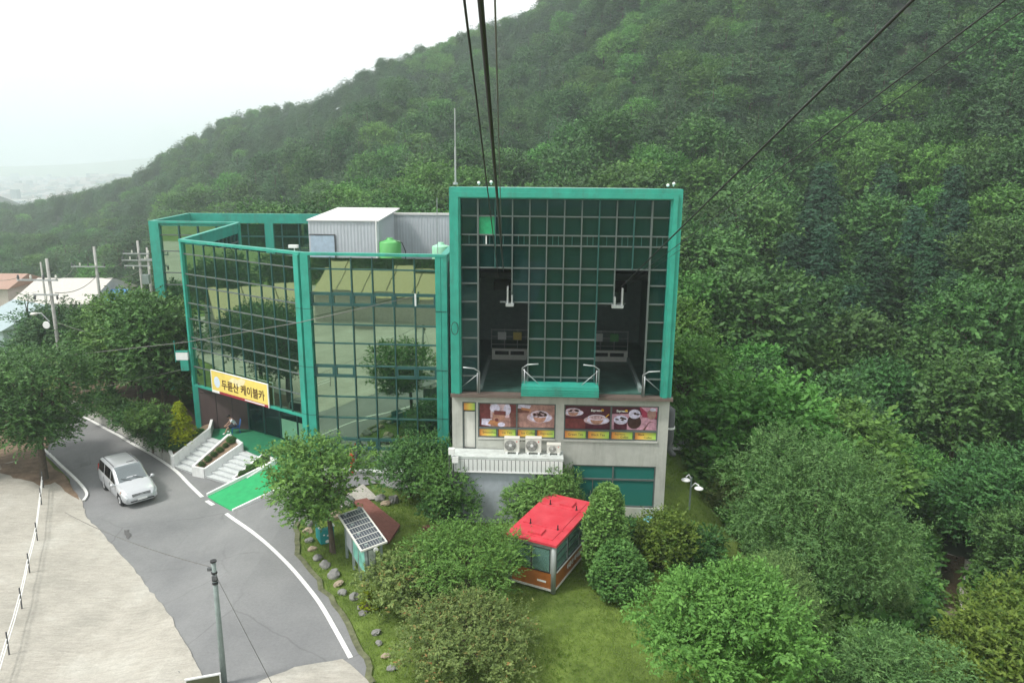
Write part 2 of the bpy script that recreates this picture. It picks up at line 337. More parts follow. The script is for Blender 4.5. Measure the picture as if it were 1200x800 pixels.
def asphalt():
    m, n, b = nodes('asphalt'); N = n.nodes.new; b.inputs['Roughness'].default_value = .82; b.inputs['Specular IOR Level'].default_value = .35
    g = N('ShaderNodeNewGeometry'); P = g.outputs['Position']
    t = N('ShaderNodeTexNoise'); t.inputs['Scale'].default_value = .22; t.inputs['Detail'].default_value = 9; t.inputs['Roughness'].default_value = .6; n.links.new(P, t.inputs[0])
    r = N('ShaderNodeValToRGB'); r.color_ramp.elements[0].position = .3; r.color_ramp.elements[0].color = (.155, .16, .165, 1); r.color_ramp.elements[1].position = .7; r.color_ramp.elements[1].color = (.235, .24, .24, 1)
    n.links.new(t.outputs['Fac'], r.inputs[0])
    t3 = N('ShaderNodeTexNoise'); t3.inputs['Scale'].default_value = 9; t3.inputs['Detail'].default_value = 10; t3.inputs['Roughness'].default_value = .8; n.links.new(P, t3.inputs[0])
    m3 = N('ShaderNodeMapRange'); m3.inputs[1].default_value = .3; m3.inputs[2].default_value = .7; m3.inputs[3].default_value = .85; m3.inputs[4].default_value = 1.12; n.links.new(t3.outputs['Fac'], m3.inputs[0])
    hv = N('ShaderNodeMix'); hv.data_type = 'RGBA'; hv.blend_type = 'MULTIPLY'; hv.inputs['Factor'].default_value = 1; n.links.new(r.outputs[0], hv.inputs['A']); n.links.new(m3.outputs[0], hv.inputs['B'])
    # cracks
    dt = N('ShaderNodeTexNoise'); dt.inputs['Scale'].default_value = .8; dt.inputs['Detail'].default_value = 6; n.links.new(P, dt.inputs[0])
    ad = N('ShaderNodeMix'); ad.data_type = 'VECTOR'; ad.inputs['Factor'].default_value = .35; n.links.new(P, ad.inputs['A']); n.links.new(dt.outputs['Color'], ad.inputs['B'])
    vo = N('ShaderNodeTexVoronoi'); vo.feature = 'DISTANCE_TO_EDGE'; vo.inputs['Scale'].default_value = .3; n.links.new(ad.outputs['Result'], vo.inputs['Vector'])
    cr = N('ShaderNodeMapRange'); cr.inputs[1].default_value = .0; cr.inputs[2].default_value = .011; cr.inputs[3].default_value = .32; cr.inputs[4].default_value = 0; n.links.new(vo.outputs['Distance'], cr.inputs[0])
    msk = N('ShaderNodeTexNoise'); msk.inputs['Scale'].default_value = .16; n.links.new(P, msk.inputs[0]); mk = N('ShaderNodeMapRange'); mk.inputs[1].default_value = .44; mk.inputs[2].default_value = .56; n.links.new(msk.outputs['Fac'], mk.inputs[0])
    mu = N('ShaderNodeMath'); mu.operation = 'MULTIPLY'; n.links.new(cr.outputs[0], mu.inputs[0]); n.links.new(mk.outputs[0], mu.inputs[1])
    cm = N('ShaderNodeMix'); cm.data_type = 'RGBA'; cm.inputs['B'].default_value = (.05, .05, .05, 1); n.links.new(mu.outputs[0], cm.inputs['Factor']); n.links.new(hv.outputs['Result'], cm.inputs['A'])
    n.links.new(cm.outputs['Result'], b.inputs['Base Color'])
    tb = N('ShaderNodeTexNoise'); tb.inputs['Scale'].default_value = 45; tb.inputs['Detail'].default_value = 5; n.links.new(P, tb.inputs[0])
    bp = N('ShaderNodeBump'); bp.inputs['Strength'].default_value = .5; bp.inputs['Distance'].default_value = .02; n.links.new(tb.outputs['Fac'], bp.inputs['Height']); n.links.new(bp.outputs[0], b.inputs['Normal'])
    return m
def padmat():
    m, n, b = nodes('rough_concrete_pad'); N = n.nodes.new; b.inputs['Roughness'].default_value = .9; b.inputs['Specular IOR Level'].default_value = .2
    g = N('ShaderNodeNewGeometry'); P = g.outputs['Position']
    t = N('ShaderNodeTexNoise'); t.inputs['Scale'].default_value = .28; t.inputs['Detail'].default_value = 12; t.inputs['Roughness'].default_value = .72; n.links.new(P, t.inputs[0])
    r = N('ShaderNodeValToRGB'); e = r.color_ramp.elements; e[0].position = .3; e[0].color = (.33, .32, .28, 1); e[1].position = .66; e[1].color = (.5, .49, .44, 1); x = e.new(.5); x.color = (.43, .41, .36, 1)
    n.links.new(t.outputs['Fac'], r.inputs[0])
    mp = N('ShaderNodeMapping'); mp.inputs['Rotation'].default_value = (0, 0, .55); mp.inputs['Scale'].default_value = (1, 4.5, 1); n.links.new(P, mp.inputs[0])
    s = N('ShaderNodeTexNoise'); s.inputs['Scale'].default_value = 1.3; s.inputs['Detail'].default_value = 11; s.inputs['Roughness'].default_value = .78; s.inputs['Distortion'].default_value = .15; n.links.new(mp.outputs[0], s.inputs[0])
    sm = N('ShaderNodeMapRange'); sm.inputs[1].default_value = .3; sm.inputs[2].default_value = .7; sm.inputs[3].default_value = .78; sm.inputs[4].default_value = 1.14; n.links.new(s.outputs['Fac'], sm.inputs[0])
    hv = N('ShaderNodeMix'); hv.data_type = 'RGBA'; hv.blend_type = 'MULTIPLY'; hv.inputs['Factor'].default_value = 1; n.links.new(r.outputs[0], hv.inputs['A']); n.links.new(sm.outputs[0], hv.inputs['B'])
    fg = N('ShaderNodeTexNoise'); fg.inputs['Scale'].default_value = 11; fg.inputs['Detail'].default_value = 9; fg.inputs['Roughness'].default_value = .85; n.links.new(P, fg.inputs[0])
    fm_ = N('ShaderNodeMapRange'); fm_.inputs[1].default_value = .35; fm_.inputs[2].default_value = .65; fm_.inputs[3].default_value = .82; fm_.inputs[4].default_value = 1.08; n.links.new(fg.outputs['Fac'], fm_.inputs[0])
    h2 = N('ShaderNodeMix'); h2.data_type = 'RGBA'; h2.blend_type = 'MULTIPLY'; h2.inputs['Factor'].default_value = 1; n.links.new(hv.outputs['Result'], h2.inputs['A']); n.links.new(fm_.outputs[0], h2.inputs['B'])
    n.links.new(h2.outputs['Result'], b.inputs['Base Color'])
    bp = N('ShaderNodeBump'); bp.inputs['Strength'].default_value = .9; bp.inputs['Distance'].default_value = .06; n.links.new(s.outputs['Fac'], bp.inputs['Height']); n.links.new(bp.outputs[0], b.inputs['Normal'])
    return m
M['ground'] = ground_mat(); M['asphalt'] = asphalt(); M['pad'] = padmat()

# ------------------------------------------------------------ setting: ground, road, pads
def polar_ground():
    az = np.radians(np.unique(np.round(np.concatenate([np.arange(-180, -42, 6.), np.arange(-42, 46, .6), np.arange(48, 181, 6.)]), 3)))
    rr = np.concatenate([[.5], np.arange(3, 64, .75), np.arange(64, 160, 4), np.arange(160, 720, 12), [760, 820, 900, 1000, 1100, 1250, 1500, 1800, 2100, 2300, 2500, 2900, 3300, 3800, 4100, 4300, 4500, 4900, 5600, 6500]])
    A, R_ = np.meshgrid(az, rr); X = R_ * np.sin(A); Y = R_ * np.cos(A); Z = Tn(X, Y) - .05
    n, mth = A.shape; m = MB(); m.v = [tuple(p) for p in np.stack([X, Y, Z], -1).reshape(-1, 3)]
    for i in range(n - 1):
        for j in range(mth): k = (j + 1) % mth; m.f.append((i * mth + j, i * mth + k, (i + 1) * mth + k, (i + 1) * mth + j))
    m.f.append(tuple(range(mth)))
    ft = np.interp(np.degrees(az), [-180, -60, -36, -29, -22, -18.4, -12, -7.6, 0, 10, 12.5, 16, 20, 23.9, 28, 33.6, 60, 110, 180], [900, 900, 222, 168, 120, 96, 84, 76, 62, 53, 51, 46, 40, 33, 28, 26, 30, 900, 900])
    m.mi = [1 if (r_ > f_ and r_ < 1300) else 0 for r_ in rr[:-1] for f_ in ft] + [0]
    return m
tag(polar_ground().build('ground', [M['ground'], mat('forest_floor', (.022, .036, .016), .95, var=.4, scale=.5, bump=.5, bscale=3)], smooth=True), kind='structure')
def sheet(name, poly, matl, dz, kind='structure', step=1.2, **kw):
    """a polygon laid on the ground, subdivided so that it follows it"""
    import bmesh
    bm = bmesh.new(); vs = [bm.verts.new((p[0], p[1], 0)) for p in poly]; bm.faces.new(vs)
    xs = [p[0] for p in poly]; ys = [p[1] for p in poly]
    for ax, lo, hi in ((0, min(xs), max(xs)), (1, min(ys), max(ys))):
        t = lo + step
        while t < hi:
            co = [0, 0, 0]; no = [0, 0, 0]; co[ax] = t; no[ax] = 1
            bmesh.ops.bisect_plane(bm, geom=bm.verts[:] + bm.edges[:] + bm.faces[:], plane_co=co, plane_no=no); t += step
    for v in bm.verts: v.co.z = T(v.co.x, v.co.y) + dz
    me = bpy.data.meshes.new(name); bm.to_mesh(me); bm.free(); me.materials.append(matl)
    o = bpy.data.objects.new(name, me); COL.objects.link(o); o['kind'] = kind
    for k, v in kw.items(): o[k] = v
    return o
def P2(*uv): return [tuple(G(u, v)[:2]) for u, v in uv]
def jag(pts, amp, n, seed):
    r = random.Random(seed); out = []
    for a, b in zip(pts[:-1], pts[1:]):
        for k in range(n): f = k / n; out.append((a[0] + (b[0] - a[0]) * f + r.uniform(-amp, amp), a[1] + (b[1] - a[1]) * f + r.uniform(-amp, amp)))
    out.append(pts[-1]); return out
# garden boundary with the road (from the forecourt down to the bottom of the frame)
GE = P2((442, 566), (408, 572), (376, 592), (356, 600), (348, 618), (350, 650), (372, 680), (400, 720), (425, 765), (437, 800)) + [(-3.6, 19), (-2.6, 14), (-2.2, 5)]
RL = P2((60, 470), (75, 486), (88, 481)) # far road
padE = P2((97, 588), (100, 605), (124, 630), (160, 672), (190, 708), (215, 750), (240, 800)) + [(-8.6, 16.5), (-7.5, 10), (-6.5, -5)]
asph = [(-42, 60), (-33.6, 54.1), (-29.9, 51.2), (-24.0, 46.3), (-19.9, 42.0), (-17, 43), (-10, 41.6), (-3.2, 39.7)] + [(-3.2, 37.8), (-6.2, 37.3)] + GE + [(-2.2, -70), (-30, -70), (-13, -5)] + list(reversed([(p[0] - .5, p[1] - .3) for p in padE[:7]])) + P2((82, 562), (54, 534)) + [(-33.5, 46.5), (-40, 50), (-47, 55)]
sheet('road', asph, M['asphalt'], .02)
padpoly = jag(padE, .045, 9, 3) + [(-6.5, -30), (-90, -30), (-90, 60), (-60, 50)] + P2((0, 545), (20, 540), (32, 556), (52, 548), (72, 556), (90, 580))
sheet('concrete_pad', padpoly, M['pad'], .05, step=1.3)
sheet('dirt_patch', jag(P2((0, 492), (34, 500), (60, 512), (52, 536), (80, 565), (92, 586), (66, 566), (50, 570), (25, 562), (0, 555)), .1, 4, 5), M['soil'], .055)
sheet('concrete_pad', jag(P2((302, 800), (345, 782), (402, 772), (437, 803)), .03, 4, 9) + [(-4.2, 18.5), (-8.5, 18.5)], M['pad'], .035)
sheet('concrete_pad', jag(P2((398, 598), (402, 585), (412, 575), (425, 568), (445, 585), (414, 587)), .05, 3, 9), M['gravel'], .04)
def stripe(name, pts, wd, dz=.032, matl=None):
    pts = [Vector((p[0], p[1], 0)) for p in pts]; m = MB(); L0 = []
    dense = []
    for a, b in zip(pts[:-1], pts[1:]):
        n = max(1, int((b - a).length / .8)); dense += [a.lerp(b, k / n) for k in range(n)]
    dense.append(pts[-1])
    for i, p in enumerate(dense):
        t = (dense[min(i + 1, len(dense) - 1)] - dense[max(0, i - 1)]).normalized(); nn = Vector((t.y, -t.x, 0)) * wd / 2
        for q in (p - nn, p + nn): m.v.append((q.x, q.y, T(q.x, q.y) + dz))
    for i in range(len(dense) - 1): m.f.append((2 * i, 2 * i + 1, 2 * i + 3, 2 * i + 2)); m.mi.append(0)
    return tag(m.build(name, matl or M['line']), kind='structure')
def smoothline(pts, n=6):
    P = [Vector((p[0], p[1], 0)) for p in pts]; out = []
    for i in range(len(P) - 1):
        p0, p1, p2, p3 = P[max(i - 1, 0)], P[i], P[i + 1], P[min(i + 2, len(P) - 1)]
        for k in range(n):
            t = k / n; out.append(.5 * ((2 * p1) + (p2 - p0) * t + (2 * p0 - 5 * p1 + 4 * p2 - p3) * t * t + (3 * p1 - p0 - 3 * p2 + p3) * t ** 3))
    return out + [P[-1]]
stripe('road_line', smoothline(P2((97, 488), (125, 503), (150, 517), (180, 534), (205, 551), (222, 568), (237, 582.5))), .2)
stripe('road_line', P2((242, 587), (250, 592)), .22); stripe('road_line', P2((254, 596), (262, 601)), .22)
stripe('road_line', smoothline(P2((265, 602), (300, 627), (322, 646), (340, 664), (358, 685), (376, 709), (394, 740), (411, 771))), .17)
stripe('soil_verge', smoothline(jag([tuple(q) for q in GE[2:10]], .1, 4, 8), 1), .22, .036, mat('gritty_verge', (.12, .13, .07), .95, var=.45, scale=3, bump=.5))
# kerb on the left: worn concrete upstand with a white top
t = Th('roadside_kerb', G(80, 560), 'low white topped concrete kerb wedge on the left edge of the road', 'kerb')
kp = smoothline(P2((52, 528), (66, 541), (82, 556), (95, 569), (102, 580), (98, 588)), 4)
m = MB(); m2 = MB()
for a, b in zip(kp[:-1], kp[1:]):
    d = (b - a).normalized(); nn = Vector((d.y, -d.x, 0)); c = [a - nn * .07, a + nn * .07, b + nn * .07, b - nn * .07]
    z = T(a.x, a.y); m.prism([(q.x, q.y) for q in c], z - .1, z + .1); m2.prism([(q.x, q.y) for q in c], z + .103, z + .12)
t.part('kerb_body', m, M['oldc']); t.part('painted_top', m2, M['line'])
# dark stains and a drain cover on the ground
sheet('oil_stain', jag(P2((146, 622), (151, 621), (154, 628), (150, 632), (146, 627)), .05, 3, 1), mat('oil_stain', (.10, .10, .10), .8), .045)
sheet('oil_stain', jag(P2((83, 638), (89, 637), (90, 641), (84, 642)), .02, 2, 2), mat('damp_stain', (.16, .16, .15), .8), .046)

# ============================================================ THE STATION BUILDING
ZR = 12.2
TL, TR = (-2.88, 34.72), (7.56, 34.26)
Bl, Br, Al = (-11.26, 40.0), (-3.45, 39.5), (-20.37, 46.26)
Cr, Cs, Ct = (-28.9, 60.3), (-29.8, 69.6), (-10.5, 69.9)
CB = (-21.6, 59.8)
st = Th('cable_car_station', (TL[0], TL[1], 0), 'large green framed glass cable car station beside the road at the foot of the hill', 'building')
F_T, F_A, F_B, F_C = Fr(TL, TR), Fr(Al, Bl), Fr(Bl, Br), Fr(Cr, CB)
prng = random.Random(5)
def pane(fr, a0, a1, z0, z1, m, parent, b=0., th=.03, tilt=.003):
    st.unit('pane', m, fr.p((a0 + a1) / 2, b, (z0 + z1) / 2), (a1 - a0, th, z1 - z0), fr.rz, (prng.gauss(0, tilt), 0), parent)
def bar(name, fr, a0, a1, z0, z1, m, parent, b=.05, th=.14):
    st.unit(name, m, fr.p((a0 + a1) / 2, b, (z0 + z1) / 2), (a1 - a0, th, z1 - z0), fr.rz, (0, 0), parent)
def curtain(fr, cols, rows, m, parent, mm, mw=.06, skip=None, name_v='mullion', name_h='transom', b=0., tilt=.003, dbl=()):
    """glass grid: panes between bars; skip(i,j) leaves an opening"""
    for j in range(len(rows) - 1):
        for i in range(len(cols) - 1):
            if skip and skip(i, j): continue
            mt = m(i, j) if callable(m) else m
            pane(fr, cols[i] + mw / 2, cols[i + 1] - mw / 2, min(rows[j], rows[j + 1]) + mw / 2, max(rows[j], rows[j + 1]) - mw / 2, mt, parent, b, tilt=tilt)
    return parent
rowsA = [3.13, 4.3, 5.5, 6.2, 7.4, 8.4, 9.5, 10.22, 11.46, 12.1]
# --- facade A: ten bays over the entrance
fa = MB(); F_A.box(fa, 0.0, .18, -.15, .17, 3.0, 12.2); F_A.box(fa, .18, F_A.len - .42, -.17, .13, 3.0, 3.13)
pa = st.part('entrance_curtain_wall', fa, M['green'])
colsA = [.18 + (F_A.len - .6) * k / 10 for k in range(11)]
curtain(F_A, colsA, rowsA, M['mirror'], pa, None)
for k, c in enumerate(colsA[1:-1]): bar('mullion', F_A, c - .03, c + .03, 3.13, 12.1, M['greendark'], pa, b=.025, th=.08)
for r in rowsA[1:-1]: bar('transom', F_A, .18, F_A.len - .42, r - .035, r + .035, M['mull'], pa, b=.02, th=.08)
# --- corner post with a central groove, from the deck to the roof
fp = MB(); F_A.box(fp, F_A.len - .42, F_A.len - .04, -.2, .26, .2, 12.2)
F_B.box(fp, -.02, .40, -.2, .262, 0.2, 12.2)
st.part('corner_post', fp, M['green'])
# --- facade B: six bays down to the ground
colsB = [.40 + (F_B.len - .4 - .62) * k / 6 for k in range(7)]
rowsB = [.1, 1.32, 1.93, 3.14, 4.36, 5.52, 6.15, 7.4, 8.44, 9.5, 10.17, 11.46, 12.1]
fb = MB(); F_B.box(fb, F_B.len - .62, F_B.len - .33, -.2, .24, 0, 12.2); F_B.box(fb, F_B.len - .31, F_B.len, -.2, .24, 0, 12.2); F_B.box(fb, F_B.len - .34, F_B.len - .30, -.2, .19, 0, 12.2)
pb = st.part('front_curtain_wall', fb, M['green'])
curtain(F_B, colsB, rowsB, M['mirror'], pb, None)
for c in colsB[1:-1]: bar('mullion', F_B, c - .028, c + .028, .1, 12.1, M['greendark'], pb)
for r in rowsB[1:-1]: bar('transom', F_B, .40, F_B.len - .62, r - .035, r + .035, M['greendark'], pb, b=.035, th=.12)
for z0, z1 in ((9.5, 10.17), (5.52, 6.15), (1.32, 1.93)):    # opening lights: framed small panes
    for i in range(6):
        if z0 > 9 or i in (0, 1, 4, 5) or z0 < 2: 
            a0, a1 = colsB[i] + .035, colsB[i + 1] - .035
            mm_ = MB(); F_B.box(mm_, a0, a0 + .09, .02, .1, z0 + .035, z1 - .035); F_B.box(mm_, a1 - .09, a1, .02, .1, z0 + .035, z1 - .035)
            F_B.box(mm_, a0 + .09, a1 - .09, .02, .1, z0 + .035, z0 + .12); F_B.box(mm_, a0 + .09, a1 - .09, .02, .1, z1 - .12, z1 - .035)
            st.part('window_frame', mm_, M['greendark'], pb)
bar('door_sill', F_B, .4, F_B.len - .62, .0, .1, M['concw'], pb, b=.12, th=.4)
# --- joints of the posts
for z in (9.3, 6.05, 3.3):
    for fr, a0, a1 in ((F_A, F_A.len - .43, F_A.len - .03), (F_B, -.03, .41), (F_B, F_B.len - .63, F_B.len + .01)):
        bar('post_joint', fr, a0, a1, z, z + .03, M['greendark'], pb, b=.09, th=.352)
# --- parapet caps (real boxes along the roof edges)
def cap(name, p, q, z0, z1, wd, m, parent=None, out=0.):
    fr = Fr(p, q); mb = MB(); fr.box(mb, 0, fr.len, -wd + out, out, z0, z1); return st.part(name, mb, m, parent)
cap('parapet', Al, Bl, 12.2, 12.34, .34, M['green'], out=.2)
cap('parapet', Bl, Br, 12.2, 12.34, .34, M['green'], out=.26)
# side screen of the wing on the left, seen from inside
side = Fr((-21.6, 59.4), (Al[0], Al[1]))
ss = MB(); side.box(ss, 0, side.len, -.15, .15, 12.2, 12.34); side.box(ss, 0, side.len - .3, -.12, .12, 11.55, 12.2); side.box(ss, 0, .5, -.2, .2, 8, 12.2)
sp = st.part('side_screen', ss, M['green'])
nb = 12
for k in range(nb):
    a = .5 + (side.len - .8) * k / nb; a2 = .5 + (side.len - .8) * (k + 1) / nb
    pane(side, a + .05, a2 - .05, 10.3, 11.5, M['mirror2'], sp); bar('mullion', side, a - .05, a + .05, 10.2, 11.55, M['greendark'], sp, b=0, th=.2)
bar('transom', side, .5, side.len - .3, 10.88, 10.96, M['mull'], sp, b=-.08, th=.1)
sl_ = MB(); side.box(sl_, 0, side.len - .2, -.1, .1, .0, 10.2); st.part('side_wall', sl_, M['dgrey'])
# right side wall of the wing (towards the tower)
rs = Fr(Br, (Br[0] + .25, 52.2)); q = MB(); rs.box(q, .26, rs.len, -.3, -.05, 0, 11.9); st.part('wing_side_wall', q, M['greendark'])
q = MB(); rs.box(q, .1, rs.len, -.34, .02, 11.9, 12.34)
st.part('parapet', q, M['green'])
for k in range(14):
    q = MB(); c = rs.p(.75, .0, .9 + k * .8); q.tube([c + Vector((0, .0, 0)), c + Vector((.12, .5, .35))], .012, 5); st.part('cable_clip', q, M['steel'])
# --- rear block C
fc = MB(); F_C.box(fc, 0, .8, -.3, .25, -3, 12.2); F_C.box(fc, .8, F_C.len, -.15, .1, 12.0, 12.2)
pc = st.part('rear_curtain_wall', fc, M['green'])
colsC = [.8 + 1.55 * k for k in range(5)]; rowsC = [-2, -.5, .7, 2.0, 3.3, 4.5, 5.9, 7.27, 8.24, 9.97, 11.26, 12.0]
curtain(F_C, colsC, rowsC, M['mirror'], pc, None)
for c in colsC[1:-1]: bar('mullion', F_C, c - .05, c + .05, -2, 12, M['greendark'], pc)
for r in rowsC[1:-1]: bar('transom', F_C, .8, F_C.len, r - .04, r + .04, M['mull'], pc, b=.035, th=.12)
cap('parapet', Cr, CB, 12.2, 12.36, .4, M['green'], out=.25)
q = MB(); lf = Fr(Cs, Cr); lf.box(q, 0, lf.len, -.25, .05, 11.4, 12.36); lf.box(q, 0, lf.len, -.2, 0, -2, 10.9)
st.part('parapet', q, M['green'])
bk = Fr(Cs, Ct)
q = MB(); bk.box(q, 0, bk.len, -.2, .2, 11.5, 12.36)
pk = st.part('rear_screen', q, M['green'])
for a in (0, 7.0, 13.5): bar('post', bk, a, a + .75, 7.5, 11.5, M['green'], pk, b=0, th=.5)
for k, a in enumerate(np.arange(.75, 18, 1.55)):
    a2 = min(a + 1.5, bk.len)
    for z0, z1 in ((10.3, 11.5), (9.3, 10.3), (8, 9.3)):
        pane(bk, a + .05, a2, z0, z1 - .08, M['mirror2'], pk)
    bar('mullion', bk, a - .05, a + .05, 8, 11.5, M['greendark'], pk, b=.02, th=.12)
bar('transom', bk, .75, bk.len, 10.22, 10.34, M['greendark'], pk, b=.02, th=.13)
# --- body behind the glass: roofs, floors, inner walls
body = [(-20.15, 46.3), (-11.1, 40.25), (-3.5, 39.8), (-3.3, 52.3), (-3.3, 69.5), (-21, 69.5), (-21.4, 59.6)]
q = MB(); q.prism(body, 8.45, 8.6); st.part('flat_roof', q, M['dgrey'])
for z in (6.05, 3.02):
    q = MB(); ins = [(-19.9, 46.55), (-11.0, 40.6), (-3.6, 40.1), (-3.6, 46), (-18, 52)]; q.prism(ins, z - .25, z); st.part('floor_slab', q, M['inwall'])
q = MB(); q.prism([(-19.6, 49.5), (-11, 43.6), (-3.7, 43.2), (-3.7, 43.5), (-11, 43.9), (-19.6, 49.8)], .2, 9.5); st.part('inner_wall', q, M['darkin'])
for a in (2.5, 5.2):   # columns behind the front glass
    c = F_B.p(a, -1.2, 0); q = MB(); q.box(c.x - .2, c.x + .2, c.y - .2, c.y + .2, .05, 9.5); st.part('column', q, M['inwall'])
q = MB(); q.prism([(-28.6, 60.6), (-21.6, 60.1), (-21.2, 69.3), (-29.4, 69.3)], 7.6, 7.8); q.prism([(-28.4, 62.5), (-21.6, 62), (-21.6, 62.3), (-28.4, 62.8)], -2, 7.5)
st.part('flat_roof', q, M['dgrey'])
# --- entrance under facade A
DZ = .25
W0 = G(238, 501); W0 = GZ(238, 501, DZ); W1 = GZ(293, 503, DZ); W2 = F_A.p(F_A.len - 3.4, -2.4, 0); W3 = F_A.p(F_A.len - .3, -2.1, 0)
fe = Fr(W0[:2], W1[:2])
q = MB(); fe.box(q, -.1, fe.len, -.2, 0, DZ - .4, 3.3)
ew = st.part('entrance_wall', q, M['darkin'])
for k in range(3):
    a0 = k * fe.len / 3.0; 
    if k < 3: bar('wall_panel', fe, a0 + .02, a0 + fe.len / 3 - .02, DZ + .02, 2.6, M['brownp'], ew, b=.02, th=.05); bar('wall_panel', fe, a0 + .02, a0 + fe.len / 3 - .02, 2.63, 3.2, M['brownp'], ew, b=.018, th=.05)
fd = Fr(W1[:2], F_A.p(F_A.len - .3, -1.9, 0)[:2]); n = 5
q = MB(); fd.box(q, 0, fd.len, -.1, .1, 2.95, 3.12); fd.box(q, 0, fd.len, -.06, .06, 2.2, 2.28)
ed = st.part('entrance_doors', q, M['greendark'])
for k in range(n + 1): bar('door_post', fd, fd.len * k / n - .05, fd.len * k / n + .05, DZ, 2.95, M['greendark'], ed, b=0, th=.14)
for k in range(n):
    a0, a1 = fd.len * k / n + .06, fd.len * (k + 1) / n - .06
    pane(fd, a0, a1, DZ + .02, 2.2, M['dglass'], ed); pane(fd, a0, a1, 2.3, 2.94, M['dglass'], ed)
    if k in (2, 3): bar('poster_sheet', fd, a0 + .02, a1 - .02, DZ + .1, 1.6, M['tankp'], ed, b=.04, th=.01)
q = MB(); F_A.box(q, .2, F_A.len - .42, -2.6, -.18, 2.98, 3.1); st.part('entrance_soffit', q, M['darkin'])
q = MB(); c = F_A.p(.25, -.1, 0); q.box(c.x - .28, c.x + .28, c.y - .25, c.y + .25, -.8, 3.0); st.part('entrance_post', q, M['green'])
# ------------------------------------------------ the tower
zg, zt = 6.3, 15.95
q = MB()
F_T.box(q, 0, .2, -.6, .3, zg, zt); F_T.box(q, .2, .42, -.6, .38, zg, zt - .2); F_T.box(q, .42, .5, -.2, .26, zg, zt - .42)
Ln = F_T.len
F_T.box(q, Ln - .2, Ln, -.6, .3, zg, zt); F_T.box(q, Ln - .42, Ln - .2, -.6, .38, zg, zt - .2); F_T.box(q, Ln - .5, Ln - .42, -.2, .26, zg, zt - .42)
F_T.box(q, .2, Ln - .2, -.6, .3, zt - .2, zt); F_T.box(q, .42, Ln - .42, -.6, .38, zt - .42, zt - .2); F_T.box(q, .5, Ln - .5, -.2, .26, zt - .48, zt - .42)
tf = st.part('tower_frame', q, M['green'])
ct = [.5 + (Ln - 1.0) * k / 12 for k in range(13)]
rt = [zt - .48, 14.68, 13.83, 13.36, 12.32, 11.58, 10.72, 9.87, 8.98, 8.07, 7.12, zg + .05]
def skT(i, j):
    if j >= 4 and i in (1, 2): return not (i == 99)
    if j >= 4 and i in (9, 10): return True
    if j >= 6 and i in (3, 8): return True
    return False
def mT(i, j): return M['bglass'] if (i, j) == (1, 1) else M['dglass']
def sk2(i, j):
    if 4 <= j: 
        if i in (1, 2) or i in (9, 10): return True
    if j >= 6 and i in (3, 8): return True
    return False
curtain(F_T, ct, rt, mT, tf, None, skip=sk2, tilt=.0006)
# tower grid bars
for i in range(1, 12):
    a = ct[i]; segs = [(rt[0], rt[4])]
    if i in (1, 11): segs = [(rt[0], zg)]
    elif i in (3, 9): segs = [(rt[0], rt[6])]
    elif i in (4, 5, 6, 7, 8): segs = [(rt[0], zg)]
    for z1, z0 in segs:
        th = .055 if i not in (1, 11) else .08
        bar('mullion', F_T, a - th / 2, a + th / 2, z0, z1, M['mull'] if i in (1, 4, 6, 11) or i % 2 else M['greendark'], tf, b=.06, th=.16)
for j in range(1, 11):
    segs = [(0, 12)]
    if j == 5 : segs = [(0, 1), (3, 9), (11, 12)]
    if j == 6: segs = [(0, 1), (2.3, 9.7), (11, 12)]
    if j > 6: segs = [(0, 1), (4, 8), (11, 12)]
    for s0, s1 in segs:
        A0 = .5 + (Ln - 1) * s0 / 12; A1 = .5 + (Ln - 1) * s1 / 12
        bar('transom', F_T, A0, A1, rt[j] - .03, rt[j] + .03, M['mull'], tf, b=.045, th=.12)
for i in range(12):   # the strip of small opening lights
    a0, a1 = ct[i], ct[i + 1]
    for f in (.33, .66) if i % 2 else (.45,): bar('light_bar', F_T, a0 + (a1 - a0) * f, a0 + (a1 - a0) * f + .03, rt[3] + .04, rt[2] - .04, M['greendark'], tf, b=.03, th=.05)
bar('light_bar', F_T, ct[1] + .35, ct[1] + .40, rt[3] + .04, rt[2] - .04, M['white'], tf, b=.05, th=.05)
# cable guide brackets at the two openings
for a0, a1 in ((ct[1] + 1.3, ct[3] + .1), (ct[9] - .1, ct[10] - .35)):
    q = MB(); F_T.box(q, a0, a1, -.1, .35, rt[6] - .16, rt[6] - .02)
    cb = st.part('cable_bracket', q, M['steel'])
    for a in (a0 + .05, a1 - .12) if a0 < 5 else (a1 - .1, a0 + .1):
        q = MB(); F_T.box(q, a, a + .07, .02, .3, rt[6] - .02, rt[6] + (.75 if a in (a0 + .05, a1 - .1) else .35)); st.part('cable_roller_arm', q, M['steel'], cb)
# interior of the tower
q = MB(); F_T.box(q, .05, Ln - .05, -11, -.3, zg - .25, zg + .0); st.part('platform_floor', q, mat('wet_green_floor', (.05, .12, .1), .35, var=.4, scale=1.2))
q = MB(); F_T.box(q, .05, Ln - .05, -11.3, -11, zg, zt - .3); F_T.box(q, .0, .2, -11.3, -.6, 0, zt - .3); F_T.box(q, Ln - .2, Ln, -11.3, -.6, 0, zt - .3); st.part('tower_inner_wall', q, M['inwall'])
q = MB(); F_T.box(q, .25, Ln - .25, -11.3, -.6, zt - .6, zt - .5); st.part('tower_roof', q, M['oldc'])
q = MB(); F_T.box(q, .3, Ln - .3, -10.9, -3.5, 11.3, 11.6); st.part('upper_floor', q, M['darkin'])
q = MB(); F_T.box(q, ct[4] + .1, ct[8] - .1, -8, -1.5, zg, 11.3); st.part('machine_room', q, M['darkin'])
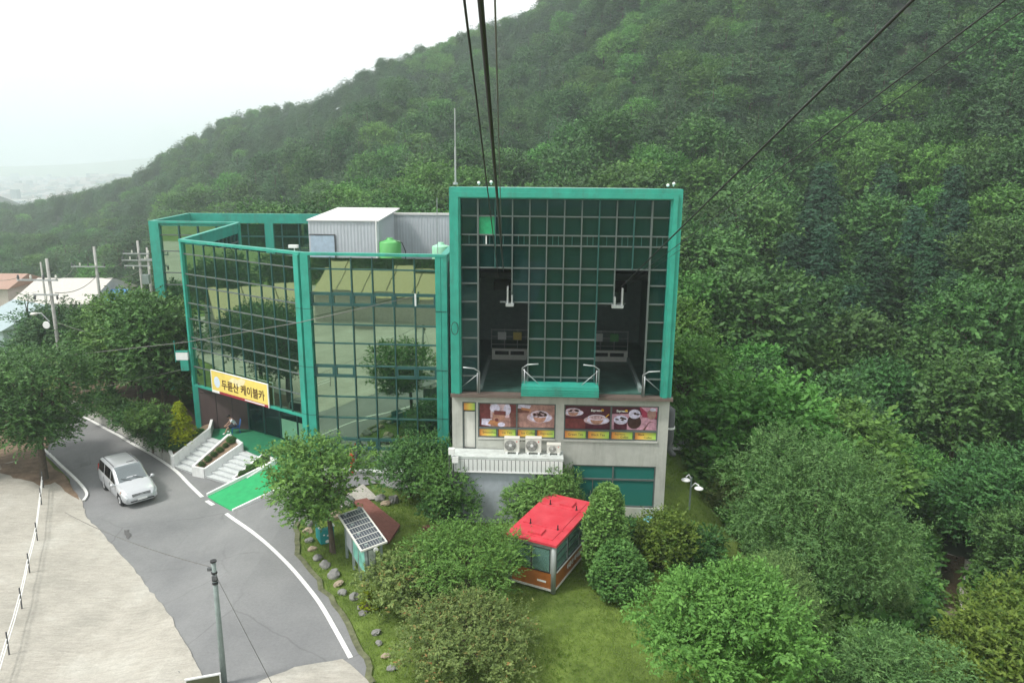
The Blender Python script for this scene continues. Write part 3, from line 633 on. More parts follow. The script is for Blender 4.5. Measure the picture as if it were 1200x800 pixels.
for s, (a0, a1) in enumerate(((ct[1] - .05, ct[4] + .05), (ct[8] - .05, ct[11] + .1))):
    q = MB(); z = 7.2
    F_T.box(q, a0 + .25, a1 - .2, -6.4, -6.2, zg + .0, zg + .62)
    dk = st.part('docking_buffer', q, M['acw'])
    for f in (.33, .68):
        q = MB(); c = a0 + (a1 - a0) * f; F_T.box(q, c - .38, c + .38, -6.2, -6.14, zg + .3, zg + .5); st.part('buffer_slot', q, M['black'], dk)
    q = MB()
    for k in range(4): a = a0 + .1 + (a1 - a0 - .2) * k / 3; F_T.box(q, a, a + .05, -7.6, -7.55, zg + .3, zg + 1.45)
    for z in (.55, 1.0, 1.4): F_T.box(q, a0 + .1, a1 - .1, -7.55, -7.5, zg + z, zg + z + .04)
    rl = st.part('platform_railing', q, M['steel'])
    q = MB()
    for k, f in enumerate((.3, .66)): 
        c = a0 + (a1 - a0) * f; q = MB(); F_T.box(q, c - .24, c + .24, -7.49, -7.46, zg + .85, zg + 1.3); st.part('sign_plate', q, [M['white'], M['yellowp'], M['white'], M['tank']][s * 2 + k], rl)
    q = MB(); F_T.box(q, a0 + .05, a0 + .2, -6.2, -.4, zg + .01, zg + .25); F_T.box(q, a1 - .25, a1 - .1, -6.2, -.4, zg + .01, zg + .25); st.part('dock_kerb', q, M['inwall'])
    q = MB(); F_T.box(q, a0 + .2, a1 - .2, -9.5, -8.2, 9.9, 10.35); st.part('cabin_hanger_rail', q, M['black'])
# green service ledge in the middle
q = MB(); F_T.box(q, 3.38, 6.98, .05, .95, zg + .12, zg + .6)
lg = st.part('service_ledge', q, M['green'])
for z in (.14, .24, .34, .44):
    q = MB(); F_T.box(q, 3.36, 7.0, .95, .975, zg + z, zg + z + .05); st.part('ledge_rib', q, M['green'], lg)
# white bent guard arms
def arm(a, s, z=zg + .05, b=.35):
    q = MB(); pts = [F_T.p(a, b, z), F_T.p(a, b, z + 1.05), F_T.p(a + s * .25, b + .15, z + 1.25), F_T.p(a + s * .75, b + .3, z + 1.33)]
    q.tube(pts, .035, 7); q.tube([F_T.p(a + .1 * s, b, z), F_T.p(a + .1 * s, b, z + 1.0)], .03, 7)
    q.tube([F_T.p(a, b, z + 1.0), F_T.p(a + s * .95, .12 if abs(a - 5.2) > 2.2 else .5, z + .15)], .022, 6)
    st.part('guard_arm', q, M['steel'], smooth=True)
arm(ct[1] + .08, -1); arm(ct[4] - .25, 1, zg + .3, .4); arm(ct[8] + .2, -1, zg + .3, .4); arm(ct[11] - .1, 1)
# brown cap under the glass and the concrete base
q = MB(); F_T.box(q, -.02, 3.36, -.1, .42, zg - .16, zg - .01); F_T.box(q, 7.0, Ln + .08, -.1, .42, zg - .16, zg - .01); F_T.box(q, 3.36, 7.0, -.1, .1, zg - .16, zg - .01); st.part('base_cap', q, M['brown'])
hl = [(.5, 1.17, 3.3, 5.78), (1.26, 5.03, 3.98, 5.76), (5.43, 9.96, 3.98, 5.76), (5.9, 9.97, .5, 2.68)]
q = MB(); holes(F_T, q, 0, Ln, -.5, zg - .16, hl, -.35, .0)
base = st.part('concrete_base', q, M['conc'])
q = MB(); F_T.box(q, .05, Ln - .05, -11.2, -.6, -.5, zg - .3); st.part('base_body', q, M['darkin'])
q = MB(); F_T.box(q, Ln - .35, Ln, -11.3, -.351, -.5, zg - .17); F_T.box(q, 0, .3, -11.3, -.351, -.5, zg - .17); st.part('base_side_wall', q, M['conc'])
for h in hl:
    q = MB(); a0, a1, z0, z1 = h; w_ = .06
    for bx_ in ((a0, a0 + w_, z0, z1), (a1 - w_, a1, z0, z1), (a0 + w_, a1 - w_, z0, z0 + w_), (a0 + w_, a1 - w_, z1 - w_, z1)): F_T.box(q, bx_[0], bx_[1], -.14, -.02, bx_[2], bx_[3])
    st.part('window_frame', q, M['mull'], base)
for a0, a1 in ((1.26, 5.03), (5.43, 9.96)):
    bar('transom', F_T, a0, a1, 4.42, 4.5, M['mull'], base, b=-.06, th=.1); m_ = (a0 + a1) / 2; bar('mullion', F_T, m_ - .035, m_ + .035, 3.98, 5.76, M['mull'], base, b=-.055, th=.1)
    for f in (.25, .75): c = a0 + (a1 - a0) * f; bar('mullion', F_T, c - .03, c + .03, 4.0, 4.45, M['mull'], base, b=-.058, th=.1)
    q = MB(); F_T.box(q, a0, a1, -.0, .07, 3.9, 3.975); st.part('window_sill', q, M['conc'], base)
# door with transom
q = MB(); F_T.box(q, .58, 1.12, -.16, -.1, 3.42, 5.26); dr = st.part('service_door', q, M['acw'], base)
bar('wall_panel', F_T, 1.26, 3.9, 3.43, 3.86, M['conc'], base, b=.02, th=.05)
# big teal shop window below
for a0, a1, z0, z1 in ((5.98, 7.86, 1.98, 2.6), (7.93, 9.9, 1.98, 2.6), (5.98, 6.9, .56, 1.9), (6.94, 7.86, .56, 1.9), (7.93, 9.9, .56, 1.9)):
    pane(F_T, a0, a1, z0, z1, M['tglass'], base, b=-.1)
bar('transom', F_T, 5.96, 9.91, 1.9, 1.98, M['mull'], base, b=-.08, th=.12); bar('mullion', F_T, 7.86, 7.93, .56, 2.62, M['mull'], base, b=-.079, th=.12); bar('mullion', F_T, 6.9, 6.94, .56, 1.9, M['mull'], base, b=-.078, th=.1)
for a in (6.82, 7.0):
    q = MB(); q.tube([F_T.p(a, .0, 1.05), F_T.p(a, .0, 1.35)], .02, 6); st.part('door_handle', q, M['steel'], base)
q = MB(); F_T.box(q, 5.9, Ln, -.3, .06, 0, .5); st.part('plinth', q, M['conc'])

# ---- posters and film labels in the cafe windows (flat print on thin boards)
def flatprint(name, fr, a0, a1, z0, z1, label, group, shapes, bgmat, b=-.095):
    """a print: board plus coloured inlays, each a very thin sheet in front of the last; coordinates 0..1"""
    t = Th(name, fr.p((a0 + a1) / 2, b, z0), label, name.replace('window_', ''), group)
    q = MB(); fr.box(q, a0, a1, b - .02, b, z0, z1); t.part('print_ground', q, bgmat)
    W, H = a1 - a0, z1 - z0
    for k, (nm, mt, poly) in enumerate(shapes):
        bb = b + .0015 * (k + 1); q = MB(); pts = [fr.p(a0 + x * W, bb, z0 + y * H) for x, y in poly]; q.add(pts, [tuple(range(len(pts)))]); t.part(nm, q, mt)
    return t
def ell(cx, cy, rx, ry, n=22, a0=0, a1=360): return [(min(1, max(0, cx + rx * cos(RAD(a0 + (a1 - a0) * k / n)))), min(1, max(0, cy + ry * sin(RAD(a0 + (a1 - a0) * k / n))))) for k in range(n if a1 - a0 == 360 else n + 1)]
def rect(x0, y0, x1, y1): return [(x0, y0), (x1, y0), (x1, y1), (x0, y1)]
fm = lambda n, c: mat('print_' + n, c, .4, var=.38, scale=5)
pk_, dk_, mr_, ch_, or_, lc_, sk_ = fm('pale_pink', (.56, .40, .44)), fm('dark_maroon', (.075, .015, .03)), fm('maroon', (.16, .04, .042)), fm('chocolate', (.05, .022, .02)), fm('caramel', (.45, .2, .09)), fm('lilac_white', (.62, .58, .74)), fm('dusty_rose', (.34, .19, .165))
tanp, yel_, brn_ = fm('latte', (.42, .22, .16)), fm('amber', (.7, .4, .05)), fm('cocoa', (.16, .06, .05))
def scribble(cx, cy, r, seed, n=9):
    rr = random.Random(seed); out = []
    for k in range(n):
        a = rr.uniform(0, 6.28); d = rr.uniform(.15, .95); x, y = cx + r * d * cos(a), cy + r * .62 * d * sin(a); s = rr.uniform(.02, .05)
        out.append(('topping', ch_, ell(x, y, s, s * .8, 7)))
    return out
def cup(cx, cy, r, seed, body=tanp, n=10):
    return [('saucer', pk_, ell(cx, cy - .24 * r / .2 * .5, r * 1.45, r * .95)), ('saucer_rim', lc_, ell(cx + .03, cy - .13 * r / .2, r * 1.25, r * .74)), ('cup_body', body, ell(cx, cy - .1 * r / .2, r * .72, r * 1.0)), ('cup_rim', lc_, ell(cx, cy, r, r * .62)), ('foam', pk_, ell(cx, cy, r * .88, r * .5))] + scribble(cx, cy, r * .8, seed, n)
flatprint('window_poster', F_T, 1.33, 3.1, 4.52, 5.7, 'red and white cake and gift box poster, leftmost of the cafe window posters', 'posters in the cafe windows', [
    ('glow', pk_, rect(.3, .25, .82, 1)), ('glow', lc_, ell(.42, .8, .14, .18)), ('glow', lc_, ell(.76, .75, .1, .24)), ('shade', brn_, rect(.84, 0, 1, .62)), ('table', sk_, rect(.3, 0, .85, .4)), ('box', tanp, [(.36, .3), (.7, .26), (.7, .6), (.36, .62)]), ('ribbon', mr_, [(.4, .52), (.72, .5), (.72, .68), (.4, .7)]),
    ('napkin', lc_, [(.05, .08), (.3, .02), (.34, .34), (.06, .34)]), ('cake', or_, [(.22, .12), (.48, .02), (.56, .2), (.3, .3)]), ('cream', lc_, ell(.6, .1, .1, .1)), ('berry', mr_, ell(.47, .3, .05, .07))], mr_)
flatprint('window_poster', F_T, 3.18, 4.97, 4.52, 5.7, 'poster of a tall marshmallow topped coffee cup, second from the left above the air conditioners', 'posters in the cafe windows', [
    ('table', brn_, rect(0, .62, .32, 1)), ('plate', lc_, [(.0, .82), (.32, .78), (.36, .95), (.02, 1)]), ('cake', or_, [(.1, .76), (.36, .7), (.34, .8), (.1, .86)])] + cup(.6, .58, .24, 3, tanp, 20), sk_)
flatprint('window_poster', F_T, 5.5, 7.66, 4.52, 5.7, 'dark poster with two latte cups on saucers, left one in the right hand cafe window', 'posters in the cafe windows', [('table', mr_, rect(0, 0, .45, .42))] + cup(.17, .78, .16, 5, tanp, 5) + cup(.7, .5, .2, 8, tanp, 0) + [('swirl', brn_, ell(.7, .5, .12, .065)), ('swirl', pk_, ell(.7, .5, .105, .052)), ('swirl', brn_, ell(.7, .5, .06, .03)), ('swirl', pk_, ell(.7, .5, .045, .02)), ('spoon', yel_, [(.88, .52), (.96, .66), (.98, .64), (.9, .5)]), ('logo_spot', yel_, ell(.82, .82, .035, .05))], dk_)
flatprint('window_poster', F_T, 7.74, 9.9, 4.52, 5.7, 'poster of two whipped cream cocoa drinks and a glass, rightmost in the cafe windows', 'posters in the cafe windows', [
    ('cloth', fm('rose_cloth', (.5, .27, .34)), [(0, 0), (1, 0), (1, .45), (.55, .7), (0, .66)]), ('wall', fm('crimson', (.35, .04, .09)), [(.68, .55), (1, .5), (1, 1), (.6, 1)]), ('cloth', fm('rose_cloth2', (.62, .32, .42)), [(.62, 1), (.8, .72), (1, .8), (1, 1)]),
    ('mug', dk_, rect(.05, 0, .34, .32)), ('cream', lc_, ell(.2, .42, .16, .2)), ('mug', ch_, ell(.5, .34, .155, .3)), ('cream', lc_, ell(.5, .68, .13, .2)), ('glass', sk_, ell(.88, .68, .1, .22)), ('glass_stem', brn_, [(.7, .02), (.84, .36), (.94, .36), (.8, .3), (.74, .0)]), ('milk', lc_, ell(.9, .88, .07, .07))] + scribble(.2, .45, .12, 3, 8) + scribble(.5, .7, .1, 4, 7) + [('logo_spot', yel_, ell(.31, .82, .035, .05))], dk_)
def gradient(name, ca, cb, cc):
    m, n, b = nodes(name); N = n.nodes.new; tc = N('ShaderNodeTexCoord'); sx = N('ShaderNodeSeparateXYZ'); n.links.new(tc.outputs['Generated'], sx.inputs[0])
    r = N('ShaderNodeValToRGB'); e = r.color_ramp.elements; e[0].color = (*ca, 1); e[1].color = (*cc, 1); x = e.new(.5); x.color = (*cb, 1); n.links.new(sx.outputs['X'], r.inputs[0]); n.links.new(r.outputs[0], b.inputs['Base Color']); b.inputs['Roughness'].default_value = .45; return m
gm = gradient('orange_to_green_print', (.75, .26, .07), (.75, .58, .10), (.38, .66, .12))
def text(body, fr, a, z, size, matl, b, parent=None, root=None, bold=0., sx=1., name='lettering', align='LEFT'):
    c = bpy.data.curves.new(name, 'FONT'); c.body = body; c.size = size; c.extrude = .004; c.offset = bold; c.align_x = align; c.resolution_u = 3
    o = bpy.data.objects.new('t', c); COL.objects.link(o)
    dg = bpy.context.evaluated_depsgraph_get(); me = bpy.data.meshes.new_from_object(o.evaluated_get(dg)); bpy.data.objects.remove(o)
    me.materials.clear(); me.materials.append(matl); t = bpy.data.objects.new(name, me); COL.objects.link(t)
    mw = Matrix.Translation(fr.p(a, b, z)) @ Matrix.Rotation(fr.rz, 4, 'Z') @ Matrix.Rotation(RAD(90), 4, 'X') @ Matrix.Diagonal((sx, 1, 1, 1))
    if root: t.parent = root.o if parent is None else parent; t.matrix_local = Matrix.Translation(-root.loc) @ mw
    else: t.matrix_world = mw
    return t
inkb = mat('print_ink', (.1, .09, .06), .5)
lows = [(1.35, 'Waffle'), (2.3, 'Juice'), (3.25, 'Ice Coffee'), (4.15, 'Shaved Ice')]
words = ['Smoothie', 'Ice Tea', 'Ice Coffee', 'Espresso', 'Green Tea', 'Black Tea', 'Espresso|Coffee', 'Black|Coffee']
k = 0
for (a0, a1) in ((1.26, 5.03), (5.43, 9.96)):
    for j in range(4):
        x0 = a0 + (a1 - a0) * j / 4 + .06; x1 = a0 + (a1 - a0) * (j + 1) / 4 - .06
        wd = words[k]
        t = Th('window_label', F_T.p((x0 + x1) / 2, -.09, 4.04), 'orange green strip label reading %s, number %s from the left' % (wd.replace('|', ' '), ['one', 'two', 'three', 'four', 'five', 'six', 'seven', 'eight'][k]), 'label', 'orange and green labels under the posters')
        q = MB(); q.box(-(x1 - x0) / 2, (x1 - x0) / 2, -.01, .01, 0, .37)
        o = q.build('label_print', gm); o.parent = t.o; o.rotation_euler = (0, 0, F_T.rz)
        for li, l_ in enumerate(wd.split('|')):
            text(l_, F_T, x0 + .15 + .28 * li, 4.04 + (.13 if '|' not in wd else .2 - .15 * li), .17 if '|' not in wd else .14, inkb, -.078, root=t)
        k += 1
text('Espresso', F_T, 6.72, 5.42, .15, M['white'], -.066, root=tag and Th('poster_lettering', F_T.p(6.72, -.07, 5.4), 'small white lettering on the dark poster with two latte cups', 'lettering'), bold=.004)
text('Espresso', F_T, 7.95, 5.42, .15, M['white'], -.066, root=Th('poster_lettering', F_T.p(7.95, -.07, 5.4), 'small white lettering on the poster of whipped cream drinks', 'lettering'), bold=.004)
t = Th('window_label', F_T.p(.83, -.09, 5.34), 'plain orange to green panel above the grey service door', 'label')
q = MB(); q.box(-.28, .28, -.01, .01, 0, .4); o = q.build('label_print', gm); o.parent = t.o; o.rotation_euler = (0, 0, F_T.rz)
# ---- yellow banner over the entrance
t = Th('entrance_banner', F_A.p(5, .2, 3.0), 'yellow banner with Korean lettering hung over the entrance', 'banner')
ba0, ba1, bz0, bz1 = 2.25, 7.65, 3.02, 4.42
q = MB(); F_A.box(q, ba0, ba1, .17, .2, bz0, bz1); t.part('banner_sheet', q, M['yellowp'])
q = MB()
for x in ((ba0 - .05, ba0, bz0, bz1), (ba1, ba1 + .06, bz0, bz1), (ba0 - .05, ba1 + .06, bz1, bz1 + .05)): F_A.box(q, x[0], x[1], .15, .215, x[2], x[3])
t.part('banner_frame', q, M['white'])
q = MB(); F_A.box(q, ba0 + .7, ba1, .2, .206, bz0, bz0 + .16); t.part('red_stripe', q, M['redc'] if 0 else mat('maroon_stripe', (.3, .03, .05), .5))
q = MB(); F_A.box(q, ba0, ba0 + .7, .2, .205, bz0, bz0 + .16); F_A.box(q, ba0 + 3.2, ba1 - .35, .206, .209, bz0 + .05, bz0 + .12); t.part('white_stripe', q, M['white'])
q = MB(); pts = [F_A.p(ba0 + .52 + .30 * cos(2 * pi * k / 20), .205, bz0 + .72 + .36 * sin(2 * pi * k / 20)) for k in range(20)]; q.add(pts, [tuple(range(20))]); t.part('round_emblem', q, mat('pale_blue_print', (.6, .7, .8), .5))
q = MB(); pts = [F_A.p(ba0 + x, .2045, bz0 + z) for x, z in ((1.7, .95), (1.95, 1.2), (2.3, 1.3), (2.6, 1.2), (3.0, 1.36), (3.4, 1.3), (3.2, 1.0), (2.9, .9), (2.6, .75), (2.2, .95))]; q.add(pts, [tuple(range(len(pts)))]); t.part('pale_flower_print', q, mat('pale_yellow_print', (.76, .68, .42), .5))
bx = mat('brown_lettering', (.09, .045, .02), .5)
text('두륜산 케이블카', F_A, ba0 + .98, bz0 + .42, .66, bx, .208, root=t, bold=.012, sx=.93)
# ---- small green and white box sign on the left of the wing
t = Th('projecting_sign', (-20.9, 46.0, 4.0), 'small green and white box sign projecting from the left corner of the glass wing', 'sign')
q = MB(); q.box(-21.25, -20.5, 45.95, 46.15, 4.75, 5.25); t.part('sign_face', q, M['white'])
q = MB(); q.box(-21.25, -20.5, 45.94, 46.16, 5.25, 5.33); q.box(-21.0, -20.5, 45.94, 46.16, 4.05, 4.72); q.tube([(-21.3, 46, 4.6), (-21.3, 46, 6.0)], .025, 6); q.tube([(-21.3, 46, 4.7), (-20.5, 46, 4.7)], .025, 6); t.part('sign_frame', q, M['green'])
# ---- roof things
def corrug(mb, fr, a0, a1, b, z0, z1, pitch=.2, d=.018):
    n = int((a1 - a0) / pitch * 2); z = lambda a: z1(a) if callable(z1) else z1
    pts = []
    for k in range(n + 1): a = a0 + (a1 - a0) * k / n; pts.append((a, b + (d if (k // 1) % 2 else 0)))
    vs = [fr.p(a, bb, z0) for a, bb in pts] + [fr.p(a, bb, z(a)) for a, bb in pts]; m_ = len(pts)
    mb.add(vs, [(i, i + 1, m_ + i + 1, m_ + i) for i in range(m_ - 1)])
q0, q1 = AT(360, 262, 45), AT(443.5, 262, 45)
sh = Fr((q0.x, 45.2), (q1.x, 45.0))
t = Th('rooftop_shed', (q0.x, 45.2, 9.7), 'grey corrugated metal shed with white roof on top of the glass wing', 'shed')
zf, zb = 13.6, 13.95
q = MB(); corrug(q, sh, 0, sh.len, 0, 8.6, zf); w1 = t.part('front_wall', q, M['metalw'])
q = MB(); s2 = Fr((q1.x, 45.0), (q1.x - .1, 51.5)); corrug(q, s2, 0, 6.5, 0, 8.6, lambda a: zf + (zb - zf) * a / 6.5); t.part('side_wall', q, M['metalw'])
q = MB(); s3 = Fr((q0.x, 51.6), (q0.x, 45.2)); corrug(q, s3, 0, 6.4, 0, 8.6, zf); t.part('side_wall', q, M['metalw'])
q = MB(); q.add([sh.p(-.06, .1, zf), sh.p(sh.len + .06, .1, zf), sh.p(sh.len, -6.6, zb), sh.p(0, -6.6, zb), sh.p(-.06, .1, zf + .07), sh.p(sh.len + .06, .1, zf + .07), sh.p(sh.len, -6.6, zb + .07), sh.p(0, -6.6, zb + .07)], [(0, 1, 2, 3), (4, 5, 6, 7), (0, 1, 5, 4), (1, 2, 6, 5), (2, 3, 7, 6), (3, 0, 4, 7)]); t.part('roof', q, M['metalr'])
q = MB(); sh.box(q, .12, 1.55, .03, .06, 11.3, 12.75); t.part('shed_window', q, mat('blue_grey_shutter', (.4, .5, .6), .4))
q = MB(); sh.box(q, .05, 1.62, .03, .08, 12.75, 12.82); sh.box(q, 1.56, 1.62, .03, .08, 11.3, 12.75); t.part('window_frame', q, M['dgrey'])
q = MB(); q.tube([sh.p(sh.len - .12, .1, 8.6), sh.p(sh.len - .12, .1, zf)], .05, 8); t.part('downpipe', q, M['white'])
t = Th('rooftop_screen_wall', (-8.5, 51.9, 9.7), 'long grey corrugated metal wall behind the rooftop shed and tanks', 'wall')
lw_ = Fr((-9.6, 51.9), (-3.2, 51.9)); q = MB(); corrug(q, lw_, 0, lw_.len, 0, 8.6, 13.55, .2); t.part('cladding', q, M['metalw'])
q = MB(); lw_.box(q, 0, lw_.len, -.2, .08, 13.55, 13.68); t.part('cap', q, M['metalr'])
for (u0, u1, vt, Y, mt, lb) in ((441.5, 468, 284, 44.6, M['tank'], 'round green plastic water tank beside the rooftop shed'), (505, 526, 289, 46, M['tankp'], 'round pale green water tank on the roof beside the tower')):
    a, b_ = AT(u0, vt + 1, Y), AT(u1, vt + 1, Y); r = (b_.x - a.x) / 2; z = a.z
    t = Th('water_tank', ((a.x + b_.x) / 2, Y + r, 8.6), lb, 'water tank', 'rooftop water tanks')
    q = MB(); q.lathe(t.loc, [(r * .97, 0), (r, .3), (r, .9), (r * .985, .92), (r, .94), (r, z - 8.62), (r * .93, z - 8.56)], 28); t.part('tank_body', q, mt, smooth=True)
    q = MB(); q.lathe(t.loc, [(r * .93, z - 8.56), (r * .5, z - 8.48), (.2, z - 8.42), (.2, z - 8.34), (0.01, z - 8.32)], 28); t.part('lid', q, mt, smooth=True)
    if mt is M['tank']:
        q = MB(); q.tube([t.loc + Vector((r * .6, -.3, z - 8.50)), t.loc + Vector((r + .1, -.3, z - 8.60)), t.loc + Vector((r + .3, -.3, z - 9.10)), t.loc + Vector((r + .32, -.3, 0))], .03, 6); t.part('hose', q, M['black'])
def rod(x, y, z0, z1, r, label):
    q = MB(); q.tube([(x, y, z0), (x, y, (z0 + z1) / 2)], r, 6); q.tube([(x, y, (z0 + z1) / 2), (x, y, z1)], r * .6, 6); q.tube([(x, y, z0), (x, y, z0 + .1)], r * 2.5, 8)
    o = q.build('antenna_rod', M['steel'], off=(x, y, z0)); o.location = (x, y, z0); tag(o, label, 'antenna')
p = AT(533, 127, 35.2); rod(p.x, 35.2, zt + .1, p.z, .045, 'tall thin lightning rod on the left corner of the tower roof')
p = AT(512, 232, 44); rod(p.x, 44, 8.6, p.z, .035, 'thin grey rod antenna on the wing roof beside the pale green tank')
for u, v, lb in ((561, 214, 'small round floodlight on the tower roof, left of the thick cable'), (575.5, 213, 'small white dome camera on the tower roof just by the cables'), (783, 217, 'low white camera on the right end of the tower roof'), (790, 215, 'tilted floodlight at the right corner of the tower roof')):
    p = AT(u, v, 34.7); z0 = zt + .1
    q = MB(); q.tube([(p.x, 34.8, z0), (p.x, 34.8, p.z)], .03, 6); q.lathe((p.x, 34.75, p.z - .08), [(.02, 0), (.06, .02), (.075, .07), (.05, .12), (.01, .14)], 10)
    o = q.build('roof_camera' if 'camera' in lb else 'floodlight', M['white'], off=(p.x, 34.8, z0), smooth=True); o.location = (p.x, 34.8, z0); tag(o, lb, 'camera' if 'camera' in lb else 'light', 'fittings on the tower roof')
p = AT(345, 292.5, 41.2); q = MB(); q.tube([(p.x, 41.2, 8.6), (p.x, 41.2, 12.42)], .03, 6); q.box(p.x - .3, p.x + .2, 41.1, 41.35, 12.42, 12.58)
tag(q.build('roof_camera', M['white']), 'white boxy camera on the parapet of the angled glass wing', 'camera')
# ---- annex with the ledge, AC units, etc.
zl = 3.30
c0 = AT(526, 525, 34.0); 
t = Th('annex', F_T.p(3, 1.2, 0), 'low lean-to annex with pale cladding and flat roof below the cafe windows', 'building')
q = MB(); F_T.box(q, .06, 5.42, .08, 1.15, zl, zl + .12); t.part('roof_slab', q, mat('pale_painted_slab', (.5, .54, .52), .6, var=.12, scale=2, dirt=.4))
q = MB(); F_T.box(q, .2, 5.35, .08, 1.0, -.1, 2.64); t.part('wall', q, mat('pale_blue_grey_wall', (.38, .42, .47), .8, var=.08, dirt=.25))
n = 26
for k in range(n):
    a0 = .1 + 5.3 * k / n; t.unit('cladding_board', M['concw'], F_T.p(a0 + .1, 1.16, 3.0), (.175, .03, .56), F_T.rz, (0, 0))
q = MB(); F_T.box(q, .08, 5.4, 1.0, 1.14, 2.72, zl - .002); t.part('cladding_backing', q, M['dgrey'])
q = MB(); F_T.box(q, .06, 5.42, 1.145, 1.20, 2.65, 2.71); t.part('trim', q, M['white'])
def ac(u, v, w_, h_, lb):
    p = AT(u, v, 33.6); a = (p - F_T.o).dot(F_T.e); z0 = zl + .12
    t = Th('air_conditioner_unit', F_T.p(a, .5, z0), lb, 'air conditioner', 'outdoor air conditioner units on the annex roof')
    F = Fr(F_T.p(a - w_ / 2, .68, 0)[:2], F_T.p(a + w_ / 2, .68, 0)[:2])
    q = MB(); F.box(q, 0, w_, -.34, 0, z0 + .1, z0 + h_); bd = t.part('case', q, M['acw'])
    q = MB(); F.box(q, -.01, w_ + .01, -.35, .012, z0 + h_, z0 + h_ + .025); t.part('top_cover', q, M['acw'])
    r = h_ * .34; cx, cz = w_ * .4, z0 + .08 + h_ * .47
    R = Matrix.Rotation(F.rz, 4, 'Z') @ Matrix.Rotation(RAD(90), 4, 'X')
    q = MB(); q.lathe(F.p(cx, .004, cz), [(0.01, 0), (r, 0), (r, .02), (r * 1.05, .02)], 24, R); t.part('fan_opening', q, M['dgrey'])
    q = MB(); q.lathe(F.p(cx, .012, cz), [(.01, .02), (r * .26, .015), (r * .28, .0)], 16, R); t.part('fan_hub', q, M['white'])
    for k in range(5):
        an = k * 2 * pi / 5; q = MB(); q.add([F.p(cx + r * .25 * cos(an), .008, cz + r * .25 * sin(an)), F.p(cx + r * .9 * cos(an + .1), .006, cz + r * .9 * sin(an + .1)), F.p(cx + r * .9 * cos(an + .75), .014, cz + r * .9 * sin(an + .75)), F.p(cx + r * .25 * cos(an + .8), .012, cz + r * .25 * sin(an + .8))], [(0, 1, 2, 3)]); t.part('fan_blade', q, mat('fan_grey', (.2, .2, .2), .5) if 'fan_grey' not in bpy.data.materials else bpy.data.materials['fan_grey'])
    q = MB()
    for rr in (.35, .55, .75, .95): q.lathe(F.p(cx, .03, cz), [(r * rr, 0), (r * rr + .012, .006), (r * rr, .012)], 24, R)
    t.part('fan_grille', q, M['acw'])
    q = MB(); F.box(q, w_ * .8, w_ * .86, .001, .006, z0 + h_ * .78, z0 + h_ * .86); t.part('maker_mark', q, M['redc'])
    for s_ in (.15, .85):
        q = MB(); F.box(q, w_ * s_ - .05, w_ * s_ + .05, -.34, .05, z0 + .001, z0 + .1); t.part('foot', q, M['concw'])
ac(599.5, 520, .72, .78, 'square outdoor air conditioner, leftmost of the three on the annex roof'); ac(625, 520, .76, .8, 'square outdoor air conditioner in the middle with a small red mark'); ac(649, 524, .66, .5, 'smaller low outdoor air conditioner at the right end of the annex roof')
t = Th('meter_boxes', (-3.0, 33.5, 0), 'small white boxes and conduits on the corner of the annex', 'utility box')
for k, (da, z) in enumerate(((.12, 3.6), (.3, 3.2))):
    q = MB(); F_T.box(q, da - .14, da + .14, 1.22, 1.42, z, z + .3); t.part('box', q, M['white'])
q = MB(); q.tube([F_T.p(.0, 1.28, 0), F_T.p(.0, 1.28, 3.5)], .03, 6); q.tube([F_T.p(.2, 1.28, 0), F_T.p(.2, 1.28, 3.1)], .03, 6); F_T.box(q, -.1, .35, 1.22, 1.32, 1.9, 2.7); t.part('conduit', q, M['dgrey'])
# outside duct and parasol on the right of the tower
t = Th('wall_duct', (7.9, 36.0, 0), 'dark curved duct on the right side wall of the tower', 'duct')
q = MB(); q.tube([(7.75, 36, 5.3), (8.0, 36, 5.0), (8.02, 36, 3.6), (8.0, 36, 3.0), (8.2, 35.9, 2.7), (8.35, 35.9, 2.65)], [.1, .26, .24, .2, .14, .1], 12); t.part('duct_pipe', q, M['dgrey'], smooth=True)
q = MB(); q.tube([(8.02, 36, 4.05), (8.02, 36, 4.15)], .27, 12); t.part('clamp', q, M['white'])
p = G(801, 528); t = Th('garden_slab', (p.x, p.y, 0), 'pale flat concrete slab lying on the lawn right of the tower', 'slab')
q = MB(); q.prism([(p.x - 2.3, p.y - .8), (p.x - .3, p.y - .9), (p.x + .6, p.y + .1), (p.x - 1.8, p.y + 1.1)], .0, .18); t.part('slab', q, M['concw'])
for (z0, r0) in ((0, 0),):
    q = MB(); q.tube([(p.x - .5, p.y - .6, .18), (p.x - .5, p.y - .6, .4), (p.x - .25, p.y - .8, .45)], .12, 8); t.part('pipe_stub', q, M['steel'])

# ============================================================ ENTRANCE: deck, stairs, planters, ramp
deck = [tuple(GZ(u, v, DZ)[:2]) for u, v in ((247, 512), (266, 518), (286, 527), (307, 536), (325, 542), (345, 566), (365, 556))]
deckp = [deck[0], deck[1], deck[2], deck[3], deck[4]]
RL0, RR0 = G(243, 582), G(272, 599); rd = Vector((deck[4][0] - RL0.x, deck[4][1] - RL0.y, 0)); rdn = rd.normalized()
RL1 = Vector((deck[4][0], deck[4][1], DZ)); RR1 = Vector((RR0.x, RR0.y, 0)) + rd; RR1.z = DZ
t = Th('entrance_deck', (deck[0][0], deck[0][1], -.8), 'raised entrance platform covered in dark green carpet', 'platform')
poly = deckp + [(RR1.x, RR1.y), (-10.9, 39.2), (-11.0, 44), (-15.5, 47.5), (-20.2, 47.5), (-20.3, 45.6), (-19.2, 44.2)]
q = MB(); q.prism(poly, -1.0, DZ - .01); t.part('platform_body', q, M['concw'])
q = MB(); q.prism(poly, DZ - .006, DZ); t.part('carpet', q, M['carpetd'])
